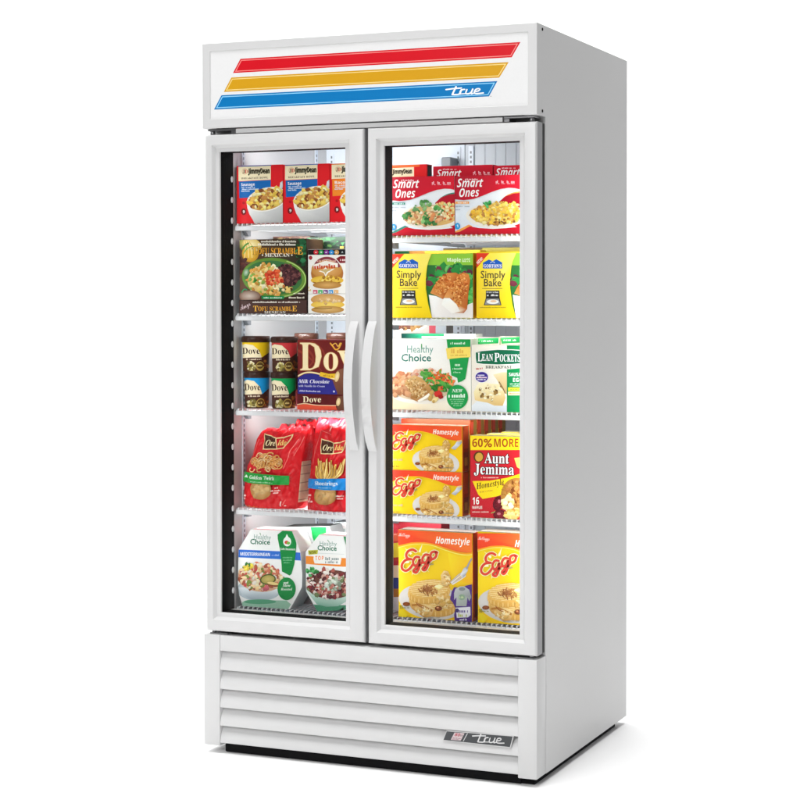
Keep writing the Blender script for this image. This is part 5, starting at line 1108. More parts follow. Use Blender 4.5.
def bag_a(a):
    for P, w in (([(470, 200), (420, 300), (380, 430)], 5), ([(510, 180), (450, 330)], 4), ([(150, 200), (110, 330)], 5), ([(400, 680), (380, 720)], 5)): a.stroke(P, w, '#f47a74')
    ore_logo(a, 200, 160, .98)
    r = random.Random(5)
    for k in range(64):
        x, y = r.uniform(130, 355), r.uniform(315, 445)
        if abs(x-240)/125+abs(y-400)/120 > 1.25: continue
        q = r.uniform(15, 32); a0 = r.uniform(0, 360)
        a.ring(x, y+2, q, q*.8, 9.5, '#c4843e', a0=a0, a1=a0+270, n=14); a.ring(x, y, q, q*.8, 6.5, r.choice(('#f2bc74', '#f7cf92', '#e8a85c', '#f9daa6')), a0=a0, a1=a0+270, n=14)
    a.ell(222, 592, 88, 82, '#dcb478', col2='#b07e42'); a.food(222, 605, 70, 60, ['#d4a868', '#caa060', '#dcb87c'], 14, 22, 2)
    a.poly([(30, 452), (150, 462), (300, 478), (437, 486), (430, 560), (300, 556), (150, 545), (30, 530)], '#1f9a3c')
    a.text('Golden Twirls', 124, 508, 30, '#ecf6e8', 'S', w=205, rot=3.5); a.tiny(130, 530, 190, 10, '#a8dcb0', 3, rot=3.5)
    a.poly([(62, 498), (85, 476), (105, 502)], '#d8ecd8')
    a.text('New', 62, 600, 18, '#ffd8d0', 'B', w=30, rot=-80); a.tiny(62, 640, 34, 20, '#ffd8d0', 8); a.tiny(66, 665, 28, 16, '#ffd8d0', 9)
    a.tiny(305, 602, 70, 12, '#ffe0d8', 2); a.tiny(320, 620, 44, 12, '#ffe0d8', 3); a.tiny(335, 580, 24, 12, '#ffe0d8', 4)
    a.stroke([(382, 690), (376, 725)], 7, '#ffd8d0'); a.stroke([(402, 725), (412, 725)], 6, '#ffd8d0'); a.tiny(85, 728, 160, 12, '#e8c050', 6, rot=4)
def bag_b(a):
    a.stroke([(345, 100), (335, 130)], 9, '#f8b0a8')
    for P, w in (([(215, 250), (200, 400)], 5), ([(250, 130), (230, 260), (205, 330)], 4), ([(265, 130), (350, 160)], 5)): a.stroke(P, w, '#e8706a')
    ore_logo(a, 272, 200, .94)
    r = random.Random(8)
    for k in range(38):
        x = r.uniform(245, 470); y0 = 515; top = r.uniform(345, 440); lean = (x-330)*.18+r.uniform(-14, 14)
        P = [(270+(x-245)*.6, y0), (x, (y0+top)/2+20), (x+lean, top)]
        a.stroke(P, 15, '#b8762c', cap=False); a.stroke(P, 11, r.choice(('#f4cc6a', '#f8dc8c', '#ecbc54', '#f2d078')), w1=8, cap=False)
    a.ell(330, 635, 92, 84, '#d8b078', col2='#a87840'); a.food(330, 640, 72, 60, ['#d0a468', '#c89c5c', '#d8b47a'], 14, 22, 3)
    a.poly([(150, 512), (330, 508), (620, 505), (620, 602), (330, 598), (150, 585)], '#1a86d2')
    a.text('Shoestrings', 240, 560, 32, '#eaf4fc', 'S', w=192); a.tiny(270, 580, 130, 9, '#90c8f0', 3)
    a.tiny(170, 640, 40, 20, '#ffd8d0', 1); a.tiny(170, 668, 40, 24, '#ffd8d0', 2); a.tiny(170, 690, 60, 20, '#ffd8d0', 3); a.tiny(420, 645, 70, 12, '#ffe0d8', 5); a.tiny(430, 665, 50, 12, '#ffe0d8', 6)
bag('snack_bag', C6, [(112, 205, 532), (140, 158, 526), (200, 125, 515), (330, 98, 500), (410, 62, 492), (500, 47, 487), (640, 40, 478), (720, 46, 470), (748, 62, 462)], .105, .085, SL[3], '#d81e26', bag_a,
    'red bag of potato twirls with a green band, front left on its shelf', gusset=(.08, .60, '#e6d9b8'), seed=2)
bag('snack_bag', C7, [(22, 222, 590), (100, 200, 600), (200, 186, 606), (330, 180, 610), (500, 166, 612), (600, 160, 612), (700, 152, 610), (770, 152, 604)], .105, .085, SL[3], '#cf1b24', bag_b,
    'red bag of shoestring fries with a blue band, beside the handle', seed=4)
bag('snack_bag', C6, [(78, 320, 548), (140, 285, 545), (300, 255, 550), (600, 240, 560), (745, 240, 560)], .195, .075, SL[3], '#cf1b24', None, 'red snack bag directly behind the green-banded bag, its top edge showing', seed=6)
bag('snack_bag', C6, [(38, 445, 760), (120, 420, 765), (300, 400, 770), (600, 390, 775), (745, 390, 775)], .285, .075, SL[3], '#b8161e', None, 'red snack bag at the back, its top rising between the two banded bags', seed=9)

# --- bottom left: bowl cartons with slanted sides
def bowl_carton(crop, outline, Y, depth, zfl, draw, label, face='#f3f4f2', side='#d2d6d6', top='#e8eaea', art_crop=None):
    ox, oy, sc = crop
    P = []
    for x, y in outline:
        w = at(ox+x/sc, oy+y/sc, Y); P.append((w.x, max(w.z, zfl)))
    zmin = min(p[1] for p in P)
    P = [(x, zfl if z < zmin+.006 else z) for x, z in P]
    bm = bmesh.new(); prism(bm, P, 'y', Y, Y+depth)
    cf, cs, ct = lin(face), lin(side), lin(top)
    V, F, Cc = bm_lists(bm, lambda f: cf if f.normal.y < -.5 else (ct if f.normal.z > .8 else cs))
    if draw:
        xs = [p[0] for p in P]; zz = [p[1] for p in P]
        def mapf(X, Z, off):          # keep the print on the face: pull anything beyond the slanted edges back to them
            lo, hi = -9, 9
            hits = []
            for i in range(len(P)):
                (x1, z1), (x2, z2) = P[i], P[(i+1) % len(P)]
                if z1 != z2 and min(z1, z2) <= Z <= max(z1, z2): hits.append(x1+(x2-x1)*(Z-z1)/(z2-z1))
            if hits: X = min(max(X, min(hits)+.0003), max(hits)-.0003)
            return (X, Y-off-.00005, Z)
        a = Art(crop, Y, (min(xs), max(xs), min(zz)+.0005, max(zz)-.0005), mapf, step=.012)
        draw(a); a.emit(V, F, Cc)
    o = colour_mesh('bowl_meal_carton', V, F, Cc, M_CARD)
    return tag(o, label, 'food box', 'bowl meal cartons')
def hc_a(a):
    a.text('Healthy', 146, 163, 33, '#7aa294', 'R', w=118, rot=2); a.text('Choice', 122, 196, 35, '#2c7458', 'R', w=136, rot=2, outline=('#2c7458', 1.2))
    a.stroke([(190, 122), (196, 140)], 5, '#5a9a5a', w1=2)
    a.poly([(30, 233), (330, 246), (480, 256), (480, 310), (330, 300), (30, 286)], '#2f6fd2')
    a.text('MEDITERRANEAN', 54, 274, 22, '#f4f8ff', 'B', w=205, rot=1.5); a.tiny(265, 272, 55, 12, '#a8c4f0', 2)
    a.ell(185, 505, 152, 78, '#e8eef0', col2='#b4c4cc'); a.poly([(40, 490), (330, 500), (300, 545), (250, 572), (130, 572), (70, 540)], ['#dfe6ea', '#eef2f4', '#c0ccd2', '#aebcc4', '#9fb0ba', '#b8c6ce'])
    a.poly([(70, 590), (110, 575), (370, 580), (400, 605), (380, 640), (60, 640)], '#9ccab0'); a.ell(190, 588, 110, 16, '#5fa882')
    a.ell(190, 430, 155, 90, '#d8a888', rot=6)
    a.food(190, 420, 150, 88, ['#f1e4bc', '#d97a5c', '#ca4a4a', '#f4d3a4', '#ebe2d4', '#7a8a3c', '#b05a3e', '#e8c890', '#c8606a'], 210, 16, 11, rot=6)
    a.ell(245, 436, 54, 36, '#4c5a24', rot=-8); a.ell(245, 436, 45, 28, '#cdbb6c', rot=-8, col2='#a89a4c'); a.ell(285, 470, 44, 16, '#8a4a2a', rot=8); a.ell(280, 464, 40, 10, '#e8d088', rot=8)
    a.food(105, 352, 40, 20, ['#f0dc50', '#3a7a34', '#e0c040'], 12, 13, 4)
    a.poly([(309, 90), (420, 100), (441, 170), (436, 235), (425, 330), (405, 400), (392, 410), (340, 382), (338, 340), (328, 240), (312, 160)], '#0b8a3e')
    a.ell(376, 180, 27, 32, '#eef4ee'); a.poly([(358, 165), (374, 128), (392, 165)], '#eef4ee'); a.ell(372, 185, 14, 12, '#d84a3a'); a.ell(384, 190, 12, 10, '#7ab84a')
    a.text('Cafe Steamers', 328, 236, 14, '#f0f6f0', 'B', w=104, rot=2)
    for k, w in enumerate((70, 62, 40)): a.tiny(342+k*6, 288+k*17, w, 9, '#7ac896', k)
    a.ell(372, 500, 62, 77, '#0b8a3e')
    a.tiny(352, 458, 44, 14, '#e8f4ea', 1); a.text('Slow', 346, 486, 20, '#f4faf4', 'T', w=54); a.text('Roasted', 334, 510, 17, '#e8f4ea', 'T', w=76)
def hc_b(a):
    a.text('Healthy', 592, 206, 31, '#7aa294', 'R', w=118, rot=2); a.text('Choice', 578, 238, 34, '#2c7458', 'R', w=132, rot=2, outline=('#2c7458', 1.2))
    a.stroke([(650, 170), (656, 184)], 5, '#5a9a5a', w1=2); a.stroke([(560, 258), (760, 266)], 2, '#c0c8c4', smooth=0)
    a.poly([(480, 276), (700, 290), (1000, 300), (1000, 360), (700, 348), (480, 330)], '#ef8c2e')
    a.poly([(556, 268), (735, 276), (742, 300), (735, 336), (560, 328), (552, 300)], '#f6f4f0')
    a.text('TOP', 564, 306, 28, '#ef8040', 'B', w=62, track=.12); a.tiny(632, 296, 95, 22, '#8a9a9a', 3); a.tiny(632, 318, 95, 20, '#8a9a9a', 5)
    a.poly([(516, 240), (584, 236), (580, 264), (520, 270)], '#c3c33c'); a.text('NEW!', 522, 264, 19, '#3a3a14', 'I', w=54, rot=-4)
    a.poly([(480, 600), (600, 610), (1000, 612), (1000, 700), (480, 700)], '#4f9a76')
    a.poly([(496, 500), (540, 560), (575, 605), (640, 622), (720, 618), (820, 560), (880, 470)], ['#e4eeea', '#b4d4c4', '#8cbca8', '#7aae98', '#94c0ae', '#c8ded4', '#e4eeea'])
    a.ell(675, 470, 175, 98, '#6a3a30')
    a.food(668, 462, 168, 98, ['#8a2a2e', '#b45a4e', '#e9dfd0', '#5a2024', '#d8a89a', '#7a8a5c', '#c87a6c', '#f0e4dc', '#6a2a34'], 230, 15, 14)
    a.food(540, 385, 45, 26, ['#3a9a4e', '#5ab86a', '#2a7a3a'], 14, 15, 5); a.food(690, 475, 55, 40, ['#dfe6da', '#b8c4b0', '#8a9a84'], 22, 15, 6)
    a.poly([(758, 145), (900, 148), (900, 300), (790, 260)], '#12884a')
bowl_carton(C8, [(128, 98), (408, 108), (438, 180), (463, 250), (476, 400), (474, 490), (392, 628), (72, 612), (48, 540), (40, 470), (44, 235)], YP, .075, SL[4], hc_a,
    'white bowl meal carton with a blue band, front left on the bottom shelf')
bowl_carton(C8, [(590, 134), (880, 152), (935, 250), (950, 480), (880, 640), (578, 640), (502, 515), (500, 250)], YP, .075, SL[4], hc_b,
    'white bowl meal carton with an orange band, right of the blue-banded carton')
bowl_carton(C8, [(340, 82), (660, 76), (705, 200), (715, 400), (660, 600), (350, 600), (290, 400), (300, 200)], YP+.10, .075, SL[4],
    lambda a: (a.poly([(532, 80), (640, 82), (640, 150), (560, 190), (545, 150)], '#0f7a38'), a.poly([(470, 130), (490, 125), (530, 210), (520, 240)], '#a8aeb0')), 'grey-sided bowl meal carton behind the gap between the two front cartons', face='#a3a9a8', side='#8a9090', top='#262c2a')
bowl_carton(C8, [(690, 48), (960, 46), (1010, 150), (1020, 350), (960, 560), (700, 560), (640, 350), (665, 110)], YP+.21, .075, SL[4],
    lambda a: (a.stroke([(690, 52), (960, 50)], 6, '#5a6466', smooth=0), a.text('Healthy', 708, 112, 30, '#8aa8a0', 'R', w=118), a.text('Choice', 700, 142, 32, '#6a9082', 'R', w=130)), 'white bowl meal carton at the back, standing behind the orange-banded carton', top='#5a6466')

# --- top right: pasta meals
def smart_base(a, band):
    a.poly([(40, 150), (720, 150), (720, 770), (40, 770)], ['#e3e9f0', '#f2f4f6', '#e6ecf2', '#d6dee8'])
def smart(food, accent, herb=None, seed=1):
    def f(a):
        smart_base(a, accent)
        a.poly([(30, 700), (60, 725), (200, 655), (235, 670), (215, 740), (60, 760)], accent)
        a.poly([(30, 742), (110, 725), (210, 672), (300, 690), (440, 698), (560, 692), (720, 675), (720, 780), (30, 780)], ['#b81424', '#c0142a', '#c8162a', '#cf182c', '#cc1428', '#c21226', '#b8122a', '#b01024', '#a81022'])
        a.ring(720, 520, 230, 190, 14, accent, a0=180, a1=270)
        a.poly([(500, 430), (560, 375), (640, 345), (720, 335), (720, 700), (600, 640)], '#b40e26')
        a.ell(470, 565, 300, 128, '#fbf8f2', col2='#e8e2d6'); 
        a.ell(470, 556, 262, 104, '#ecc87c', col2='#d8ac68')
        food(a)
        a.poly([(30, 150), (720, 150), (720, 306), (660, 290), (600, 287), (520, 300), (430, 330), (340, 368), (250, 400), (150, 412), (30, 400)], ['#b0122c', '#dc1a30', '#e01a32', '#dd1830', '#da1830', '#d8162e', '#d4142c', '#cc142c', '#c4122c', '#bc122c', '#b4122c'])
        a.text('Smart', 82, 282, 84, '#ffffff', 'I', w=258, rot=-1, shear=.08); a.text('Ones', 100, 380, 84, '#ffffff', 'I', w=205, rot=-2, shear=.08)
        a.tiny(165, 202, 128, 14, '#f8d8dc', 2)
        for k, x in enumerate((472, 527, 582, 624)): a.tiny(x, 228, 40, 26, '#f4c0c8', k+2); a.tiny(x, 246, 40, 10, '#f0b0b8', k+9)
        a.rect_(64, 426, 204, 448, accent); a.tiny(70, 437, 128, 13, '#e8f2f0', 3)
        a.tiny(64, 474, 150, 13, '#9aa4b0', 4); a.tiny(64, 506, 62, 13, '#9aa4b0', 5)
        a.ell(88, 672, 27, 33, '#2798d6'); a.text('1', 80, 684, 28, '#ffffff', 'B')
    return f
def food_br(a):
    a.food(600, 520, 130, 95, ['#f3e0a8', '#efd48a', '#f8ecc4', '#e8c070', '#d8602e', '#c8d890'], 130, 17, 3)
    a.food(400, 560, 215, 90, ['#efdcae', '#e6c58c', '#d89c6c', '#f4e8ca', '#4e8a48', '#e8cc98', '#c88a5c'], 130, 22, 4)
    a.food(410, 450, 60, 40, ['#4e8a48', '#6aa45c', '#8ab878'], 10, 24, 5); a.food(225, 560, 45, 28, ['#3f7a42', '#5a9a56'], 8, 22, 6)
    a.food(430, 600, 60, 48, ['#2f6a34', '#3f8040', '#559a50', '#8ac078'], 18, 24, 7); a.food(510, 575, 60, 38, ['#b8683c', '#d88c58', '#e8b080'], 10, 26, 8)
    a.food(525, 485, 30, 26, ['#4e9a48', '#6ab060'], 7, 18, 9); a.food(320, 480, 30, 30, ['#6a9a60', '#88b478'], 7, 18, 19)
def food_mac(a):
    a.food(480, 555, 265, 100, ['#f4ca4c', '#f8da74', '#eab83c', '#fbe8a2', '#f2c23e', '#b88040', '#f6d260', '#e0a83a'], 230, 19, 13)
    a.food(560, 480, 150, 60, ['#f6d668', '#f2c848', '#fae59a', '#e0b050'], 80, 19, 14)
    a.food(385, 455, 42, 34, ['#3aa050', '#58b868', '#2a8040'], 16, 14, 15); a.food(560, 620, 140, 26, ['#8a5a2c', '#6a4420', '#c8903c'], 16, 14, 16)
GS = 'pasta meal boxes'
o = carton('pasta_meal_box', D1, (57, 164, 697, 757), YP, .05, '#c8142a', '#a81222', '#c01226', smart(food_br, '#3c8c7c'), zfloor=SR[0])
tag(o, 'red and white box picturing pasta with broccoli, front left on the top right shelf', 'food box', GS)
k = .941
o = carton('pasta_meal_box', D2, (94, 191, 760, 746), YP, .05, '#c8142a', '#a81222', '#c01226', smart(food_mac, '#f0a050'), zfloor=SR[0], T=(k, 36.5, 38))
tag(o, 'red and white box picturing yellow macaroni, right of the broccoli pasta box', 'food box', GS)
def back_smart(x, y):
    def f(a):
        a.poly([(-100, -100), (1500, -100), (1500, 800), (-100, 800)], '#c4142c')
        a.T = (.94, x-82*.94, y-200*.94)
        a.text('Smart', 82, 282, 78, '#ffffff', 'I', w=258, shear=.08); a.tiny(150, 200, 150, 14, '#f8d8dc', 2)
        for k_, xx_ in enumerate((472, 527, 582, 624)): a.tiny(xx_, 235, 38, 28, '#f4c0c8', k_+2); a.tiny(xx_, 256, 38, 12, '#f0b0b8', k_+9)
    return f
o = carton('pasta_meal_box', D1, (480, 55, 1078, 500), YP+.10, .05, '#c4142c', '#a81222', '#c01226', back_smart(515, 92), zfloor=SR[0])
tag(o, 'red pasta meal box standing behind the macaroni box, beside the black-ended box', 'food box', GS)
o = carton('pasta_meal_box', D1, (1086, 48, 1690, 500), YP+.10, .05, '#c4142c', '#a81222', '#c01226', back_smart(1105, 80), zfloor=SR[0])
tag(o, 'red pasta meal box behind the macaroni box, against the right door frame', 'food box', GS)
def jd_end(a):
    a.poly([(40, 20), (480, 20), (480, 600), (40, 600)], '#e01c20')
    a.poly([(40, 30), (345, 30), (345, 66), (40, 80)], '#e8682a')
    a.poly([(40, 84), (290, 70), (290, 164), (40, 172)], CREAM); a.text('JimmyDean', 78, 140, 46, '#2c2a1a', 'B', w=194, rot=-2, outline=('#2c2a1a', 2))
o = carton('breakfast_bowl_box', D1, (64, 46, 420, 500), YP+.13, .035, '#e01c20', '#b01418', '#c81a1e', jd_end, side_patches([(.1, .9, .80, .99, '#2a0f10'), (.15, .95, .62, .88, '#181414')]), zfloor=SR[0])
tag(o, 'bright red box with cream name label and black end, behind the broccoli pasta box', 'food box')

# --- second right: baked fish
def fish_art(a, left_only=False):
    a.poly([(30, 110), (800, 110), (800, 690), (30, 690)], '#f5dc28')
    if True:
        a.poly([(385, 110), (800, 110), (800, 222), (340, 225), (355, 180)], '#8cc43e')
        a.text('Maple', 512, 188, 32, '#eef6e0', 'B', w=122); a.tiny(645, 165, 72, 15, '#e0f0c8', 2); a.tiny(645, 183, 72, 15, '#e0f0c8', 3)
        a.poly([(343, 218), (800, 218), (800, 690), (385, 690), (352, 560), (332, 420), (334, 300)], '#2b7034')
        a.food(545, 340, 205, 120, ['#1f6a34', '#3fa04a', '#2c8a3e', '#5cba58', '#5c2a3a', '#2f9444', '#78c86a', '#7a3444'], 85, 40, 6)
        a.food(735, 440, 30, 150, ['#2f8a3e', '#4aa84e', '#1f6a34', '#60b45a'], 26, 30, 7)
        a.poly([(355, 475), (420, 488), (480, 515), (640, 620), (700, 560), (800, 520), (800, 690), (385, 690)], ['#f8f4f0', '#fbf8f4', '#f2ece6', '#e6e0da', '#e0dad6', '#e8e4e0', '#f0ecea', '#f6f2f0'])
        a.poly([(368, 462), (400, 400), (455, 330), (520, 286), (590, 284), (618, 300), (560, 380), (500, 480), (480, 515), (430, 488)], ['#e09650', '#d8843c', '#e29a54', '#dc8c46', '#cc7432', '#c46a2c', '#c06428', '#b85c24', '#c87034', '#e0a060'])
        a.food(480, 385, 62, 90, ['#cc6c2c', '#e8a252', '#ba5820', '#f0b66c', '#d88240', '#e4944a'], 150, 9, 8, rot=35)
        a.poly([(488, 500), (520, 440), (560, 380), (615, 300), (660, 280), (705, 300), (716, 350), (700, 470), (690, 600), (660, 636), (560, 634), (620, 615), (600, 560)], ['#e8a860', '#dc8c46', '#d8843c', '#cc7432', '#d07c3a', '#d8843c', '#c87032', '#c06428', '#b85c24', '#a85020', '#e8c8a0', '#f0dcc0', '#e09a54'])
        a.food(620, 440, 66, 150, ['#cc6c2c', '#e8a252', '#ba5820', '#f0b66c', '#d88240', '#e4944a', '#b85c24'], 260, 9, 9, rot=12)
        a.poly([(488, 505), (540, 505), (600, 560), (632, 622), (560, 640), (470, 560)], ['#fbf6ee', '#fdfaf4', '#f6f0e6', '#ece4d8', '#f4f0ea', '#faf6f0'])
    a.poly([(30, 110), (385, 110), (360, 170), (345, 230), (334, 300), (332, 420), (352, 560), (392, 690), (30, 690)], ['#f4da24', '#f9e870', '#f8e568', '#f7e250', '#f6e040', '#f5dc2c', '#f5d820', '#f0cc14', '#ecc40e'])
    a.poly([(36, 112), (155, 112), (120, 150), (75, 205), (36, 252)], '#d8361e'); a.text('NEW!', 56, 212, 26, '#fbeee0', 'B', w=70, rot=-46)
    a.poly([(98, 196), (150, 168), (182, 182), (215, 166), (266, 194), (266, 246), (98, 246)], '#1a58b2'); a.ring(182, 205, 20, 18, 4, '#e8eef8', a0=200, a1=340)
    a.text("GORTON'S", 104, 238, 30, '#ffffff', 'S', w=156)
    a.text('Simply', 76, 330, 66, '#4c4230', 'R', w=216, outline=('#4c4230', 1)); a.text('Bake', 102, 400, 66, '#4c4230', 'R', w=158, outline=('#4c4230', 1))
    a.stroke([(94, 420), (266, 420)], 4, '#6a5a30', smooth=0)
    a.poly([(124, 438), (242, 438), (244, 500), (260, 566), (106, 566), (124, 500)], '#2b2a2a'); a.tiny(130, 452, 106, 14, '#c8c8c8', 2); a.tiny(134, 478, 98, 16, '#f0f0f0', 3)
    a.poly([(130, 508), (236, 508), (252, 560), (114, 560)], '#8a8c8e'); a.ell(184, 535, 52, 20, '#e8e6e2'); a.ell(190, 530, 28, 9, '#e0b890')
    a.tiny(70, 584, 230, 9, '#a89020', 4)
GG = 'yellow fish boxes'
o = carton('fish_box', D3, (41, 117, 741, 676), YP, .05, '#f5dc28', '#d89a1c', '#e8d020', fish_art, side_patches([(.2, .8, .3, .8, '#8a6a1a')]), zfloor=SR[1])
tag(o, 'yellow fish box showing two golden fillets, front left on its shelf', 'food box', GG)
sx = 1.082
o = carton('fish_box', D4, (110, 108, 760, 734), YP, .05, '#f5dc28', '#d89a1c', '#e8d020', fish_art, zfloor=SR[1], T=(sx, 112-42*sx, 132-120*sx))
tag(o, 'yellow fish box cut off by the right door frame, next to the fillet-picture box', 'food box', GG)
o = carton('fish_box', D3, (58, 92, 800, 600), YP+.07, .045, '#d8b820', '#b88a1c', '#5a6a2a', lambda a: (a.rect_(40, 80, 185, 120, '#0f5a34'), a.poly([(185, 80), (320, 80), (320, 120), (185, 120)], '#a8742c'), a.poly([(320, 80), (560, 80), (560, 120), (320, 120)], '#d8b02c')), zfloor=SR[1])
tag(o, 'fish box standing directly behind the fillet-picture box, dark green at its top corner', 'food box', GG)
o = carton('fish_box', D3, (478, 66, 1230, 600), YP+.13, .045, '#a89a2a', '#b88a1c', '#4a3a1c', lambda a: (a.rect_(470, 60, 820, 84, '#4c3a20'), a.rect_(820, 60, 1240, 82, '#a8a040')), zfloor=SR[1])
tag(o, 'fish box farthest back on its shelf, a dark brown top edge showing', 'food box', GG)

# --- third right: chicken dinners and filled pockets
def hc_r(a):
    a.poly([(20, 110), (770, 110), (770, 780), (20, 780)], ['#f6f6f6', '#f4f4f2', '#f6efdf', '#eed9b4'])
    a.poly([(20, 620), (200, 700), (560, 690), (560, 780), (20, 780)], ['#efd6ac', '#f4e4c4', '#f8f0e0', '#f4ead4', '#e8cc9c'])
    a.text('Healthy', 164, 246, 66, '#5f9a8c', 'R', w=238); a.text('Choice', 116, 322, 66, '#1d7466', 'R', w=268, outline=('#1d7466', 1.6))
    a.stroke([(298, 172), (304, 215)], 10, '#5aa85a', w1=4)
    a.ell(300, 585, 300, 118, '#fbf8f2', col2='#efe8dc'); a.ell(300, 575, 262, 96, '#ead8be', col2='#d8c0a0')
    a.food(150, 520, 105, 95, ['#d99c6c', '#c9815c', '#e9b68c', '#e2a47a', '#b86a4a', '#f0c8a0'], 90, 24, 3); a.food(320, 420, 110, 32, ['#e8b8a0', '#d88a70', '#f0d0b8'], 22, 22, 31)
    a.food(450, 500, 130, 80, ['#3a8a30', '#da5c2c', '#4ca03c', '#ca402c', '#ea7c38', '#f0a060', '#58a848'], 120, 20, 4, rot=12, elong=1.5)
    a.food(330, 440, 45, 40, ['#2f7a30', '#4a9a40', '#68b050'], 16, 20, 5); a.food(480, 555, 90, 40, ['#3a8a30', '#5aa848', '#2e7428'], 20, 22, 6, elong=1.7)
    a.poly([(160, 490), (235, 445), (300, 470), (385, 555), (390, 600), (330, 650), (265, 682), (205, 655), (140, 560)], ['#d8ac70', '#e2bc84', '#d0a060', '#c08c50', '#b07c44', '#c89a64', '#b88450', '#a87440', '#c09058'])
    a.food(250, 560, 100, 80, ['#caa062', '#e2c08a', '#b2824a', '#d8b078', '#a87438', '#ecd09c'], 130, 12, 7, rot=38)
    a.poly([(265, 672), (330, 632), (385, 590), (392, 612), (340, 656), (280, 684)], '#f8f0e2')
    a.food(405, 630, 35, 50, ['#e0c07c', '#c8a058', '#f0d898'], 10, 24, 8); a.food(455, 615, 28, 32, ['#c83028', '#a82420'], 6, 20, 9); a.food(120, 600, 70, 40, ['#b87a54', '#d09a70'], 12, 26, 17)
    a.poly([(524, 128), (742, 128), (730, 230), (712, 350), (690, 480), (660, 500), (625, 512), (618, 470), (566, 448), (552, 330), (535, 220)], '#1c9a4a')
    a.tiny(558, 162, 135, 20, '#dff2e4', 2)
    a.poly([(518, 208), (600, 196), (745, 194), (745, 286), (650, 290), (532, 304)], '#f6da68'); a.tiny(565, 232, 130, 40, '#e4b450', 4); a.tiny(560, 268, 150, 12, '#c8a040', 5)
    a.tiny(598, 352, 54, 26, '#c8ecd0', 3); a.tiny(578, 388, 90, 15, '#c8ecd0', 6); a.tiny(584, 420, 80, 13, '#b0e0bc', 7)
    a.ell(620, 640, 95, 108, '#1c9a4a'); a.text('NEW', 574, 598, 30, '#f0faf2', 'T', w=92); a.tiny(540, 628, 160, 34, '#e4f6e8', 8)
    for k_, w in enumerate((132, 110, 112, 80)): a.tiny(620-w/2, 662+k_*18, w, 10, '#98d8aa', k_)
o = carton('chicken_dinner_box', D5, (38, 122, 738, 752), YP, .05, '#f6f6f4', '#dfe2de', '#cfd8d4', hc_r, zfloor=SR[2])
tag(o, 'white dinner box with chicken plate and green panel, front left on its shelf', 'food box')
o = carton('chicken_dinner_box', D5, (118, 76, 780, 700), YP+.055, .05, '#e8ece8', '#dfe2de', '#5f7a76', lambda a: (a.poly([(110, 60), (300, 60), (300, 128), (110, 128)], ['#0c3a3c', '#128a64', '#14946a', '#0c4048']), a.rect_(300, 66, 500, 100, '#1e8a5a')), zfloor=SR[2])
tag(o, 'dinner box standing directly behind the chicken dinner box, dark green corner showing', 'food box')
